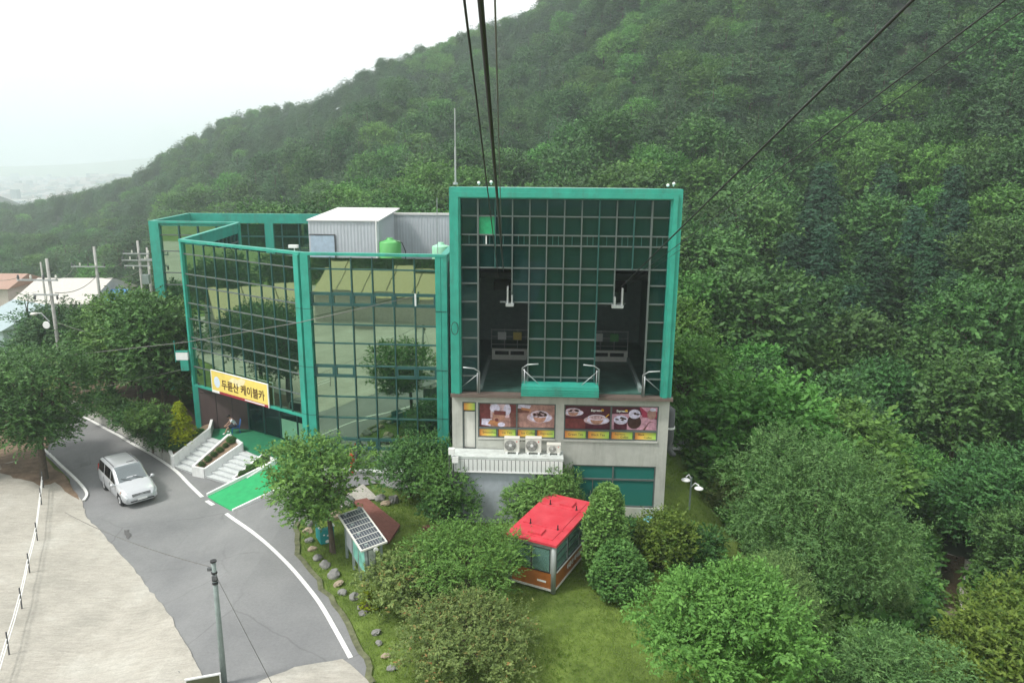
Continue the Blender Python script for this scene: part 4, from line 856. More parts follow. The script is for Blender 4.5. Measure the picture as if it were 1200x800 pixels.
def stair(c00, c10, c01, c11, n, lb):
    """c00,c10 bottom left/right, c01,c11 top left/right"""
    c00, c10, c01, c11 = [Vector((p[0], p[1], 0)) for p in (c00, c10, c01, c11)]
    zb = T(c00.x, c00.y); t = Th('stair_flight', (c00.x, c00.y, zb), lb, 'stairs', 'entrance stair flights')
    for k in range(n):
        f0, f1 = k / n, (k + 1) / n; a, b = c00.lerp(c01, f0), c10.lerp(c11, f0); c, d = c10.lerp(c11, min(1, f1)), c00.lerp(c01, min(1, f1))
        dn = (c01 - c00).normalized() * .03
        z1 = zb + (DZ - zb) * (k + 1) / n - (.004 if k == n - 1 else 0); z0 = zb - .2
        q = MB(); q.prism([(p.x, p.y) for p in (a, b, c, d)], z0, z1 - .05)
        s_ = t.part('step', q, M['steps']); q = MB(); q.prism([(p.x, p.y) for p in (a - dn, b - dn, c - dn * .0, d - dn * .0)], z1 - .047, z1); t.part('tread', q, M['steps'], s_)
S1 = (G(204.6, 548), G(226, 556), Vector((*deck[0], 0)), Vector((*deck[1], 0)))
S2 = (G(241, 560), G(272, 569), Vector((*GZ(284.5, 528, DZ)[:2], 0)), Vector((*deck[3], 0)))
stair(*S1, 7, 'left flight of white stone steps beside the yellow conifer planter'); stair(*S2, 7, 'right flight of white stone steps beside the green ramp')
def wallstrip(t, name, p, q_, z0a, z0b, ha, hb, wd, m_, side=0):
    p, q_ = Vector((p[0], p[1], 0)), Vector((q_[0], q_[1], 0)); d = (q_ - p).normalized(); n_ = Vector((d.y, -d.x, 0)); o1, o2 = n_ * (wd / 2 + side), -n_ * (wd / 2 - side)
    mb = MB(); mb.prism([(p + o1)[:2], (q_ + o1)[:2], (q_ + o2)[:2], (p + o2)[:2]], [z0a, z0b, z0b, z0a], [ha, hb, hb, ha]); return t.part(name, mb, m_)
zb = -.8
def planter(name, lb, pts, h0, h1, soilz, extra=()):
    """pts: closed outline bottom-left, bottom-right, top-right, top-left; walls h0 at the bottom, h1 at the top"""
    t = Th(name, (pts[0][0], pts[0][1], zb), lb, 'planter', 'white planters by the stairs')
    n = len(pts); hs = [h0, h0, h1, h1] if n == 4 else [h0] * (n - 2) + [h1, h1]
    for i in range(n):
        j = (i + 1) % n; wallstrip(t, 'planter_wall', pts[i], pts[j], zb - .3, zb - .3, hs[i], hs[j], .16, M['concw'])
    q = MB(); q.prism([(p[0], p[1]) for p in pts], zb - .2, [h - .12 for h in hs]); t.part('soil', q, M['soil'])
    return t, hs
P1 = [tuple(x) for x in (S1[1][:2], GZ(241, 560, -.8)[:2], GZ(289.5, 531, .2)[:2], deck[1])]
P1[1] = (S2[0].x - .02, S2[0].y - .0); P1[2] = (S2[2].x - .02, S2[2].y); P1[0] = (S1[1].x + .1, S1[1].y - .15); P1[3] = (deck[1][0] + .1, deck[1][1] + .1)
cx_ = lambda a, b, f: (a[0] + (b[0] - a[0]) * f, a[1] + (b[1] - a[1]) * f)
pl1, h_ = planter('stair_planter', 'long white planter with ball shrubs between the two stair flights', P1, -.25, .75, .3)
P2_ = [(S2[1].x + .08, S2[1].y), (RL0.x + rdn.x * 1.9, RL0.y + rdn.y * 1.9), (RL1.x - .1, RL1.y - .1), (deck[3][0] + .1, deck[3][1])]
pl2, h_ = planter('ramp_planter', 'narrow white planter with ball shrubs between the right stairs and the ramp', P2_, -.35, .5, .2)
A_ = GZ(195.5, 523, -.1); B_ = GZ(207, 528, -.1); C_ = Vector((S1[0].x, S1[0].y, 0)); 
P0 = [(S1[0].x - .05, S1[0].y), (deck[0][0] - .05, deck[0][1]), (deck[0][0] - .7, deck[0][1] + 2.2), (-20.6, 44.5), (A_.x - .3, A_.y + .6)]
t0 = Th('corner_planter', (S1[0].x, S1[0].y, zb), 'large white planter with clipped hedge and golden conifer left of the stairs', 'planter', 'white planters by the stairs')
wallstrip(t0, 'planter_wall', P0[0], P0[1], zb - .3, zb - .3, -.1, .85, .16, M['concw']); wallstrip(t0, 'planter_wall', P0[1], P0[2], zb - .3, zb - .3, .85, .85, .16, M['concw']); wallstrip(t0, 'planter_wall', P0[4], P0[0], zb - .3, zb - .3, .0, -.1, .16, M['concw']); wallstrip(t0, 'planter_wall', P0[3], P0[4], zb - .3, zb - .3, .0, .0, .16, M['concw'])
q = MB(); q.prism(P0, zb - .2, [-.25, .6, .6, .1, -.2]); t0.part('soil', q, M['soil'])
# ramp
t = Th('access_ramp', (RL0.x, RL0.y, RL0.z), 'bright green carpeted ramp with white kerbs rising to the entrance', 'ramp')
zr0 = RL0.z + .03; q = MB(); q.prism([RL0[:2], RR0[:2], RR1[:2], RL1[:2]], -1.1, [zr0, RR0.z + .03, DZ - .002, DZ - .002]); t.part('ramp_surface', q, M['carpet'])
wallstrip(t, 'kerb', RL0[:2], RL1[:2], -1.1, -1.1, RL0.z + .16, DZ + .22, .15, M['concw'], side=-.08); wallstrip(t, 'kerb', RR0[:2], RR1[:2], -1.1, -1.1, RR0.z + .14, DZ + .2, .13, M['concw'], side=.07)
# retaining wall along the road
t = Th('retaining_wall', G(150, 520), 'low weathered concrete retaining wall along the right side of the road', 'wall')
wl = [G(u, v) for u, v in ((84, 479), (96, 485), (110, 493), (130, 503), (150, 514), (170, 526), (188, 537), (203, 547))]
for i, (a, b) in enumerate(zip(wl[:-1], wl[1:])):
    ha, hb = T(a.x, a.y) + .65, T(b.x, b.y) + .65
    wallstrip(t, 'wall_section', a[:2], b[:2], -1.6, -1.6, ha, hb, .24, M['oldc'], side=-.16)
bank = [(w_.x - .0 + .12, w_.y + .15) for w_ in wl] + [(-20.7, 44.8), (-20.5, 47.5), (-28, 58), (-38, 60)]
q = MB(); q.prism(bank, -1.5, -.25); tag(q.build('planted_bank', M['soil']), kind='structure')

# ============================================================ VEGETATION
def leafmesh(name, P, D, leaf, K, Ls, mats, seed, width=.5, tintr=(0, 1), flat=.0, side=.5):
    """P spray origins, D spray directions; K leaves along each spray of length Ls -> mesh of diamond leaves"""
    r = np.random.default_rng(seed); n = len(P)
    D = D / (np.linalg.norm(D, axis=1, keepdims=True) + 1e-9)
    up = np.array([0, 0, 1.]); S_ = np.cross(D, up); S_ /= (np.linalg.norm(S_, axis=1, keepdims=True) + 1e-6)
    t = (np.arange(K) + r.random((n, K))) / K; sgn = np.where(np.arange(K) % 2 == 0, 1., -1.)[None, :]
    Lr = Ls * r.uniform(.7, 1.25, (n, 1))
    pos = P[:, None, :] + D[:, None, :] * (t * Lr)[..., None]
    ax = D[:, None, :] * r.uniform(.2, .9, (n, K))[..., None] + S_[:, None, :] * (sgn * side * r.uniform(.6, 1.5, (n, K)))[..., None] + r.normal(0, .25, (n, K, 3)); ax[..., 2] -= .12
    ax /= np.linalg.norm(ax, axis=-1, keepdims=True)
    nrm = up[None, None, :] * (.5 + flat) + D[:, None, :] * .8 + r.normal(0, .38, (n, K, 3))
    sd = np.cross(ax, nrm); sd /= (np.linalg.norm(sd, axis=-1, keepdims=True) + 1e-6)
    l = (leaf * r.uniform(.5, 1.45, (n, K)) * r.uniform(.75, 1.25, (n, 1)))[..., None]; wv = l * width
    pos = pos + ax * l * .4
    V = np.stack([pos - ax * l * .5, pos + sd * wv * .5 - ax * l * .05, pos + ax * l * .5, pos - sd * wv * .5 - ax * l * .05], 2).reshape(-1, 3)
    N = n * K; me = bpy.data.meshes.new(name)
    me.vertices.add(4 * N); me.vertices.foreach_set('co', V.astype(np.float32).ravel())
    me.loops.add(4 * N); me.loops.foreach_set('vertex_index', np.arange(4 * N, dtype=np.int32))
    me.polygons.add(N); me.polygons.foreach_set('loop_start', np.arange(0, 4 * N, 4, dtype=np.int32)); me.polygons.foreach_set('loop_total', np.full(N, 4, np.int32))
    a = me.attributes.new('tint', 'FLOAT', 'FACE'); st_ = r.random((n, 1)) * .65 + r.random((n, K)) * .35
    a.data.foreach_set('value', np.clip(tintr[0] + (tintr[1] - tintr[0]) * st_, 0, 1).astype(np.float32).ravel())
    me.materials.append(mats); me.update(calc_edges=True); return me
def sprays(blobs, n, seed, up=.25, rand=.6, lo=-.45, inner=.5):
    """blobs rows: x y z r rz ; sample sprays on their shells"""
    r = np.random.default_rng(seed); B = np.array(blobs, float); p = B[:, 3] ** 2; p /= p.sum(); k = r.choice(len(B), n * 2, p=p)
    d = r.normal(size=(n * 2, 3)); d /= np.linalg.norm(d, axis=1, keepdims=True); ok = d[:, 2] > lo; k, d = k[ok][:n], d[ok][:n]
    rad = inner + (1 - inner) * r.random(len(k)) ** .5
    sc = np.stack([B[k, 3], B[k, 3], B[k, 4]], 1); P = B[k, :3] + d * sc * rad[:, None]
    out_ = (r.random(len(k)) < .16) * r.uniform(.0, .45, len(k)); P = P + d * sc * out_[:, None]
    D = d + r.normal(0, rand, d.shape); D[:, 2] += up; return P, D
def blobset(seed, R, H, z0, n, rb, shape='round', sq=.8):
    """sub-crown blobs in an overall crown of radius R between z0 and z0+H"""
    r = random.Random(seed); out = []
    for i in range(n):
        th = i * 2.39996 + r.uniform(-.4, .4); f = (i + .5) / n
        if shape == 'round': zz = 1 - 1.75 * f; rr = math.sqrt(max(0, 1 - zz * zz * .9)); rad = R * rr * r.uniform(.45, .95)
        elif shape == 'cone': zz = 1 - 2 * f; rad = R * (f ** .85) * r.uniform(.55, .85)
        elif shape == 'vase': zz = 1 - 1.9 * f; rad = R * (1 - .75 * f ** 2) * math.sqrt(max(0, 1 - max(0, zz) ** 2 * .8)) * r.uniform(.45, .85)
        else: zz = 1 - 2 * f; rad = R * r.uniform(.3, .8)
        rad *= 1 + .17 * sin(2 * th + seed) + .12 * sin(3 * th + seed * 2.3)
        s = rb * r.uniform(.6, 1.45) * (.6 + .4 * f if shape == 'cone' else 1)
        out.append((rad * cos(th), rad * sin(th), z0 + H * (zz * .5 + .5) * .86 + H * .07, s, s * sq))
    return out
def trunkmesh(name, H, r0, forks, seed, lean=(0, 0), base=-.15, z_fork=.35, ns=7, mats=None):
    r = random.Random(seed); m = MB(); zf = H * z_fork
    pts = [(0, 0, base), (lean[0] * .1 + r.uniform(-.03, .03), lean[1] * .1, zf * .5), (lean[0] * .3, lean[1] * .3, zf), (lean[0] * .6, lean[1] * .6, H * .7), (lean[0], lean[1], H * .95)]
    m.tube(pts, [r0 * 1.25, r0, r0 * .8, r0 * .45, r0 * .12], ns)
    for (x, y, z) in forks:
        zs = min(z * .8, zf * r.uniform(.8, 1.5)); sx, sy = lean[0] * zs / H, lean[1] * zs / H
        mid = (sx + (x - sx) * .45 + r.uniform(-.1, .1), sy + (y - sy) * .45, zs + (z - zs) * .62)
        m.tube([(sx, sy, zs), mid, (x, y, z)], [r0 * .42, r0 * .28, r0 * .07], 5, caps=False)
    me = bpy.data.meshes.new(name); me.from_pydata(m.v, [], [tuple(f) for f in m.f]); me.materials.append(mats or M['bark']); me.polygons.foreach_set('use_smooth', [True] * len(m.f)); me.update(); return me
def tree_thing(name, loc, label, cat, tm, cm, rz=0., sc=1., group=None):
    r = bpy.data.objects.new(name, None); r.empty_display_size = .5; COL.objects.link(r); r.location = loc; r.rotation_euler = (0, 0, rz); r.scale = (sc, sc, sc) if not hasattr(sc, '__len__') else sc
    tag(r, label, cat, group)
    for nm, me in (('trunk', tm), ('crown', cm)):
        if me is None: continue
        o = bpy.data.objects.new(nm, me); COL.objects.link(o); o.parent = r
    return r
def broad(seed, R, H, z0, nb, rb, nsp, K, Ls, leaf, lm, shape='round', trunk_r=.12, up=.2, width=.5, sq=.75, rand=.6, lean=(0, 0), inner=.5, flat=0., extra=None, tintr=(0, 1), side=.5):
    B = blobset(seed, R, H, z0, nb, rb, shape, sq)
    if extra: B += extra
    P, D = sprays(B, nsp, seed, up, rand, inner=inner); cm = leafmesh('crown', P, D, leaf, K, Ls, lm, seed, width, tintr, flat, side)
    fk = [b[:3] for b in B if b[3] > 0][::max(1, len(B) // 11)]; tm = trunkmesh('trunk', z0 + H, trunk_r, fk, seed, lean)
    return tm, cm
# ---- prototypes of hillside trees (leaf meshes shared by all copies)
HT = {'broad': [], 'light': [], 'pine': [], 'spruce': []}
for k in range(4): HT['broad'].append(broad(100 + k, (3.5, 2.6, 3.0, 2.3)[k], (4.6, 6.8, 5.6, 5.0)[k], 2.2, (24, 20, 20, 14)[k], 1.15, 1500, 8, .7, .25, L_broad, up=.25, trunk_r=.17, width=.62))
for k in range(3): HT['light'].append(broad(120 + k, 2.6, 5.0, 2.0, 17, 1.05, 1300, 8, .65, .23, L_light, up=.3, trunk_r=.14, width=.62))
def pine(seed, H=8.5, R=2.3, lm=L_pine, tiers=8, n=1500, leaf=.26):
    r = random.Random(seed); B = []
    for i in range(tiers):
        f = i / (tiers - 1); z = H * (.32 + .66 * f); rr = R * (1 - f) ** .7 + .25
        m_ = max(1, int(5 * (1 - f) + 1))
        for j in range(m_):
            th = r.uniform(0, 6.28); q = rr * r.uniform(.35, .85) if m_ > 1 else 0; B.append((q * cos(th), q * sin(th), z + r.uniform(-.25, .25), rr * .42 + .3, .28 + .1 * rr))
    P, D = sprays(B, n, seed, .15, .5, lo=-.25, inner=.3); D[:, 2] *= .6
    cm = leafmesh('crown', P, D, leaf, 7, .6, lm, seed, .38, (0, 1), .3); tm = trunkmesh('trunk', H, .16, [b[:3] for b in B[::4]], seed, (r.uniform(-.5, .5), r.uniform(-.4, .4)), z_fork=.55); return tm, cm
def spruce(seed, H=9.5, R=2.1, lm=L_dark, n=1600, leaf=.26, z0=.8):
    r = np.random.default_rng(seed); f = r.random(n) ** .75; z = z0 + (H - z0) * (1 - f); th = r.uniform(0, 6.28, n)
    tier = np.floor(z * 1.4) / 1.4; rr = R * (f ** .9) * (.55 + .5 * (1 - (z - tier) * 1.4)) * r.uniform(.35, 1.0, n)
    P = np.stack([rr * np.cos(th), rr * np.sin(th), z], 1); D = np.stack([np.cos(th), np.sin(th), r.uniform(-.5, .15, n)], 1)
    cm = leafmesh('crown', P, D, leaf, 7, .068 * H, lm, seed, .42, (0, 1), .2); tm = trunkmesh('trunk', H, .15, [], seed, z_fork=.5); return tm, cm
for k in range(3): HT['pine'].append(pine(140 + k))
for k in range(2): HT['spruce'].append(spruce(160 + k))
PR_ = [(a, b) for kk in ('broad', 'light', 'pine', 'spruce') for a, b in HT[kk]]; KINDS = ['broad'] * 4 + ['light'] * 3 + ['pine'] * 3 + ['spruce'] * 2
# the creek in the ravine keeps a corridor free of trees
CREEK = np.array([(14.5, 22.5), (18.5, 26), (21.4, 30.6), (23.4, 35.5), (25.9, 40), (29, 44.5)])
def creekdist(x, y):
    d = np.full(np.shape(x), 1e9)
    for a, b in zip(CREEK[:-1], CREEK[1:]):
        ab = b - a; t = np.clip(((x - a[0]) * ab[0] + (y - a[1]) * ab[1]) / (ab @ ab), 0, 1); d = np.minimum(d, np.hypot(x - a[0] - t * ab[0], y - a[1] - t * ab[1]))
    return d
# ---- scatter on the hill
def scatter():
    r = np.random.default_rng(11); pts = []
    for (r0, r1, st_) in ((26, 95, 5.2), (95, 200, 5.7), (200, 345, 5.9), (345, 640, 6.8)):
        xs = np.arange(-r1, r1, st_); X, Y = np.meshgrid(xs, np.arange(10, r1, st_)); X = X + (np.arange(X.shape[0]) % 2)[:, None] * st_ / 2
        X = X + r.uniform(-.42, .42, X.shape) * st_; Y = Y + r.uniform(-.42, .42, X.shape) * st_; R_ = np.hypot(X, Y); k = (R_ >= r0) & (R_ < r1); pts.append(np.stack([X[k], Y[k]], 1))
    P = np.concatenate(pts); X, Y = P[:, 0], P[:, 1]; Z = Tn(X, Y); R_ = np.hypot(X, Y); az = np.degrees(np.arctan2(X, Y))
    foot = np.interp(az, [-60, -36, -29, -22, -18.4, -12, -7.6, 0, 10, 12.5, 16, 20, 23.9, 28, 33.6, 40], [300, 222, 168, 120, 96, 84, 76, 62, 53, 51, 46, 42, 40, 46, 44, 30])
    ridge = np.interp(az, [-36, -29, -18.4, -7.6, 0, 12.5, 40], [520, 520, 450, 400, 372, 400, 400])
    nf = r.random(len(X)); keep = (creekdist(X, Y) > 4.2) & (R_ > foot + 3 * np.sin(X * .3)) & (R_ < ridge) & (az > -37) & (az < 38)
    u, v, d = PJ(np.stack([X, Y, Z + 6], 1)); keep &= (u > -60) & (u < 1260) & (v > -70) & (v < 900)
    # behind the building nothing is seen
    keep &= ~((u > 240) & (u < 770) & (v > 330) & (R_ > 50) & (Y > 36))
    return X[keep], Y[keep], Z[keep], R_[keep], az[keep], u[keep], v[keep], d[keep]
X, Y, Z, R_, az, U, V, Dp = scatter()
from mathutils import noise
def kindof(i):
    n1 = noise.noise(Vector((X[i] * .018, Y[i] * .018, 3.1))); n2 = noise.noise(Vector((X[i] * .05, Y[i] * .05, 9.7))); n3 = rng.random()
    up_ = (V[i] < 330 - .12 * abs(U[i] - 700)) ; h = Z[i]
    sp_ = (900 < U[i] < 1130) and (230 < V[i] < 430)
    if sp_ and n3 < .62: return rng.integers(10, 12)
    pp = .18 + .9 * n1 + (.5 if h > 14 or R_[i] > 150 else -.25)
    if n3 < pp: return rng.integers(7, 10)
    if n2 + (n3 - .5) * .5 > .1: return rng.integers(4, 7)
    return rng.integers(0, 4)
K_ = np.array([kindof(i) for i in range(len(X))]); SC = rng.uniform(.8, 1.5, len(X)) * np.where(R_ < 70, .85, 1.05) * np.where(R_ > 250, 1.0, 1); SC = np.where(R_ > 270, np.clip(SC, .8, 1.15), SC); RZ = rng.uniform(0, 6.28, len(X))
LBL = {'broad': ('broadleaf_tree', 'dark green broadleaf tree with rounded crown standing in the hillside forest', 'dark broadleaf trees on the hillside'),
       'light': ('broadleaf_tree', 'lighter green broadleaf tree standing in the hillside forest', 'light green broadleaf trees on the hillside'),
       'pine': ('pine_tree', 'blue green pine with flat tiered branches standing in the hillside forest', 'pine trees on the hillside'),
       'spruce': ('conifer_tree', 'dark pointed conifer in the stand on the hillside right of the station', 'dark pointed conifers on the hillside')}
size = SC / Dp; inview = (U > -15) & (U < 1215) & (V > -15) & (V < 820) & ~((U > 190) & (U < 795) & (V > 235))
ind = np.zeros(len(X), bool)
for kk in LBL:
    ids = [i for i in range(len(X)) if KINDS[K_[i]] == kk and inview[i]]; ids.sort(key=lambda i: -size[i])
    for i in ids[:{'broad': 160, 'light': 100, 'pine': 285, 'spruce': 60}[kk]]: ind[i] = True
def zone(i):
    u, v = U[i], V[i]
    a = 'low on the slope' if Z[i] < 6 else 'halfway up the slope' if Z[i] < 30 else 'high on the slope'
    b = 'left of the station' if u < 180 else 'above the rooftop shed' if u < 520 else 'above the tower' if u < 800 else 'right of the tower' if u < 1000 else 'at the right edge'
    return a + ' ' + b
for i in np.nonzero(ind)[0]:
    tm, cm = PR_[K_[i]]; nm, lb, gp = LBL[KINDS[K_[i]]]; s = SC[i]; lb = lb.split(' standing in')[0].split(' in the stand')[0] + ' ' + zone(i)
    tree_thing(nm, (X[i], Y[i], Z[i]), lb, 'tree', tm, cm, RZ[i], (s * rng.uniform(.9, 1.12), s * rng.uniform(.9, 1.12), s), gp)
# ---- the rest: one object of stuff, instanced on points by geometry nodes
def gn_scatter(name, pos, idx, rz, sc, protos, kind='stuff'):
    me = bpy.data.meshes.new(name); me.vertices.add(len(pos)); me.vertices.foreach_set('co', np.asarray(pos, np.float32).ravel())
    for an, tp, val in (('idx', 'INT', idx), ('rz', 'FLOAT', rz), ('sc', 'FLOAT', sc)):
        a = me.attributes.new(an, tp, 'POINT'); a.data.foreach_set('value', np.asarray(val, np.int32 if tp == 'INT' else np.float32))
    o = bpy.data.objects.new(name, me); COL.objects.link(o); o['kind'] = kind
    g = bpy.data.node_groups.new(name, 'GeometryNodeTree'); g.interface.new_socket('Geometry', in_out='INPUT', socket_type='NodeSocketGeometry'); g.interface.new_socket('Geometry', in_out='OUTPUT', socket_type='NodeSocketGeometry')
    N = g.nodes.new; i_ = N('NodeGroupInput'); o_ = N('NodeGroupOutput'); pc_ = N('GeometryNodeCollectionInfo'); pc_.inputs['Separate Children'].default_value = True; pc_.inputs['Reset Children'].default_value = True
    col = bpy.data.collections.new(name + '_source')
    for k, me_ in enumerate(protos): ob = bpy.data.objects.new('%s_source_%02d' % (name, k), me_); col.objects.link(ob)
    pc_.inputs['Collection'].default_value = col
    m2p = N('GeometryNodeMeshToPoints'); ins = N('GeometryNodeInstanceOnPoints'); ins.inputs['Pick Instance'].default_value = True
    def attr(n_, t_): a = N('GeometryNodeInputNamedAttribute'); a.data_type = t_; a.inputs[0].default_value = n_; return a
    ai, ar, as_ = attr('idx', 'INT'), attr('rz', 'FLOAT'), attr('sc', 'FLOAT')
    ou = lambda a: [s for s in a.outputs if s.enabled][0] if True else None
    cx = N('ShaderNodeCombineXYZ'); Lk = g.links.new
    Lk(i_.outputs[0], m2p.inputs[0]); Lk(m2p.outputs[0], ins.inputs['Points']); Lk(pc_.outputs[0], ins.inputs['Instance'])
    Lk(ou(ai), ins.inputs['Instance Index']); Lk(ou(ar), cx.inputs[2]); Lk(cx.outputs[0], ins.inputs['Rotation']); Lk(ou(as_), ins.inputs['Scale'])
    Lk(ins.outputs[0], o_.inputs[0]); md = o.modifiers.new('scatter', 'NODES'); md.node_group = g; return o
rest = ~ind
# joined trunk+crown source meshes
def joinmesh(tm, cm):
    import bmesh
    me = cm.copy(); return me
src = [cm for tm, cm in PR_]
gn_scatter('distant_forest', np.stack([X, Y, Z], 1)[rest], K_[rest], RZ[rest], SC[rest], src)
# understorey on the forest floor near the camera side of the hill
def under():
    r = np.random.default_rng(21); n = 2600; az_ = np.radians(r.uniform(6, 37, n)); rr = r.uniform(24, 95, n); x, y = rr * np.sin(az_), rr * np.cos(az_)
    f = np.interp(np.degrees(az_), [6, 12.5, 16, 20, 23.9, 33.6], [52, 48, 43, 38, 29, 25]); k = (rr > f) & (creekdist(x, y) > 2.2); x, y = x[k], y[k]
    return x, y, Tn(x, y), r
bushp = []
for k in range(3):
    B = blobset(200 + k, .8, 1.1, .05, 6, .5, 'round'); P, D = sprays(B, 260, 200 + k, .3, .6); bushp.append(leafmesh('bush', P, D, .2, 6, .4, [L_broad, L_light, L_zelk][k], 200 + k, .6))
def under2():
    r = np.random.default_rng(23); n = 9000; az_ = np.radians(r.uniform(-12, 37, n)); rr = np.sqrt(r.uniform(85 ** 2, 300 ** 2, n)); x, y = rr * np.sin(az_), rr * np.cos(az_); return x, y, Tn(x, y), r
x_, y_, z_, r_ = under2(); gn_scatter('hillside_shrubs', np.stack([x_, y_, z_], 1), r_.integers(0, 3, len(x_)), r_.uniform(0, 6.28, len(x_)), r_.uniform(.9, 1.7, len(x_)), bushp)
x_, y_, z_, r_ = under(); gn_scatter('understorey', np.stack([x_, y_, z_], 1), r_.integers(0, 3, len(x_)), r_.uniform(0, 6.28, len(x_)), r_.uniform(.7, 1.6, len(x_)), bushp)

# ---- foreground trees and shrubs, each its own
def place(name, x, y, label, cat, tm, cm, rz=0., sc=1., z=None, group=None):
    return tree_thing(name, (x, y, T(x, y) if z is None else z), label, cat, tm, cm, rz, sc, group)
# young zelkova by the road
tm, cm = broad(301, 2.4, 3.6, 1.55, 34, .6, 2100, 9, .6, .145, L_zelk, shape='vase', trunk_r=.12, up=.08, sq=.3, rand=.4, lean=(-.35, 0), flat=.3)
for me_ in (cm,): me_.transform(Matrix.Translation((-.8, 0, 0)))
place('zelkova_tree', -7.95, 30.6, 'young zelkova tree with layered crown at the garden corner beside the ramp', 'tree', tm, cm)
# big tree at the left edge
tm, cm = broad(302, 4.3, 7.0, 2.2, 54, .95, 3800, 10, .85, .175, L_broad, shape='vase', trunk_r=.22, up=.06, sq=.36, rand=.45, lean=(.2, 0), flat=.3)
p = G(52, 562); place('roadside_tree', p.x, p.y, 'large dark green tree with forked trunk at the left edge of the road', 'tree', tm, cm, sc=(.88, .88, .84))
tm, cm = broad(303, 3.6, 6.2, 2.2, 28, 1.15, 2600, 9, .8, .24, L_broad, trunk_r=.2, up=.15, sq=.6)
for (u, v, s, lb) in ((-25, 548, .8, 'dark tree cut by the left edge of the picture behind the dirt patch'), (5, 500, .62, 'dark tree behind the forked roadside tree at the far left')):
    p = G(u, v); place('roadside_tree', p.x, p.y, lb, 'tree', tm, cm, u, s)
# dark trees above the retaining wall
tmA, cmA = broad(304, 3.1, 6.4, 1.6, 26, 1.15, 2600, 9, .75, .23, L_broad, trunk_r=.17, up=.2)
tmB, cmB = broad(305, 3.0, 5.8, 1.6, 26, 1.05, 2600, 9, .75, .22, L_zelk, trunk_r=.17, up=.2)
for (x, y, s, lb, w_) in ((-23.6, 48.6, 1.0, 'dark leafy tree behind the retaining wall, nearest to the glass corner', 0), (-26.6, 51.4, 1.05, 'dark leafy tree behind the middle of the retaining wall', 1), (-30.2, 54.5, .9, 'leafy tree at the far end of the retaining wall', 0), (-24.6, 55.6, .98, 'leafy tree below the rear glass block', 1), (-33.8, 60, .8, 'leafy tree beside the far road bend', 1), (-28.4, 57, .92, 'tall leafy tree in front of the corner post of the rear glass block', 0), (-38.5, 66, .8, 'distant leafy tree left of the power pole behind the wall', 0), (-22.0, 50.5, .75, 'small dark tree tight against the side of the glass wing', 1)):
    place('leafy_tree', x, y, lb, 'tree', (tmA, tmB)[w_], (cmA, cmB)[w_], x * 3, s, z=max(-.3, T(x, y)) if y < 52 else T(x, y))
tm, cm = broad(306, 1.25, 1.9, 1.0, 10, .55, 800, 8, .4, .15, L_zelk, trunk_r=.06, sq=.45, flat=.3)
p = GZ(183, 527, -.2); place('small_tree', p.x - .2, p.y, 'small round crowned tree behind the retaining wall near the golden conifer', 'tree', tm, cm, z=-.25)
tm2, cm2 = broad(307, .95, 1.3, .25, 9, .45, 520, 7, .35, .15, L_broad, trunk_r=.05)
for k, (u, v) in enumerate(((150, 505), (165, 512), (175, 522), (188, 530), (130, 492), (118, 484), (140, 495), (158, 500))):
    p = GZ(u, v, -.25); place('shrub', p.x, p.y + .3, 'low dark shrub in the planted strip behind the retaining wall', 'shrub', tm2, cm2, k * 1.3, .8 + .1 * (k % 3), z=-.25, group='shrubs behind the retaining wall')
# golden conifer and clipped hedges in the corner planter
tm, cm = spruce(310, 2.7, 1.1, L_yel, 1300, .11, .2)
p = GZ(214, 521, .1); p = Vector((p.x - .15, p.y + .3, .1)); place('golden_conifer', p.x, p.y, 'golden yellow conifer in the white corner planter left of the stairs', 'conifer', tm, cm, z=p.z)
def ballshrub(seed, r, n=650):
    rr = np.random.default_rng(seed); d = rr.normal(size=(n, 3)); d /= np.linalg.norm(d, axis=1, keepdims=True); d = d[d[:, 2] > -.6]
    P = d * np.array([r, r, r * .85]) * rr.uniform(.86, 1.0, (len(d), 1)) + np.array([0, 0, r * .75]); return leafmesh('foliage', P, d + rr.normal(0, .7, d.shape), .04, 5, .04, L_hedge, seed, .7)
bs = ballshrub(320, .27); core = MB(); core.lathe((0, 0, 0), [(.01, -.0), (.16, .03), (.22, .2), (.17, .36), (.01, .42)], 12)
def putball(x, y, z, s, lb, gp):
    r = bpy.data.objects.new('ball_shrub', None); COL.objects.link(r); r.location = (x, y, z); r.scale = (s * random.uniform(.92, 1.1), s, s * random.uniform(.88, 1.05)); r.rotation_euler = (0, 0, random.uniform(0, 6)); tag(r, lb, 'shrub', gp)
    o = bpy.data.objects.new('foliage', bs); COL.objects.link(o); o.parent = r; o2 = bpy.data.objects.new('branches', corem); COL.objects.link(o2); o2.parent = r
corem = bpy.data.meshes.new('branches'); corem.from_pydata(core.v, [], [tuple(f) for f in core.f]); corem.materials.append(mat('shrub_inner_twigs', (.03, .04, .02), .9))
od = ['lowest', 'second', 'third', 'fourth', 'fifth', 'topmost']
a, b = Vector(((P1[0][0] + P1[1][0]) / 2, (P1[0][1] + P1[1][1]) / 2, -.38)), Vector(((P1[2][0] + P1[3][0]) / 2, (P1[2][1] + P1[3][1]) / 2, .60))
for k in range(6):
    q = a.lerp(b, (k + .55) / 6.2); putball(q.x, q.y, q.z + .05, [.66, .72, .72, .76, .6, 1.0][k], 'round clipped shrub, %s in the planter between the two stair flights' % od[k], 'ball shrubs between the stairs')
a, b = Vector(((P2_[0][0] + P2_[1][0]) / 2, (P2_[0][1] + P2_[1][1]) / 2, -.48)), Vector(((P2_[2][0] + P2_[3][0]) / 2, (P2_[2][1] + P2_[3][1]) / 2, .38))
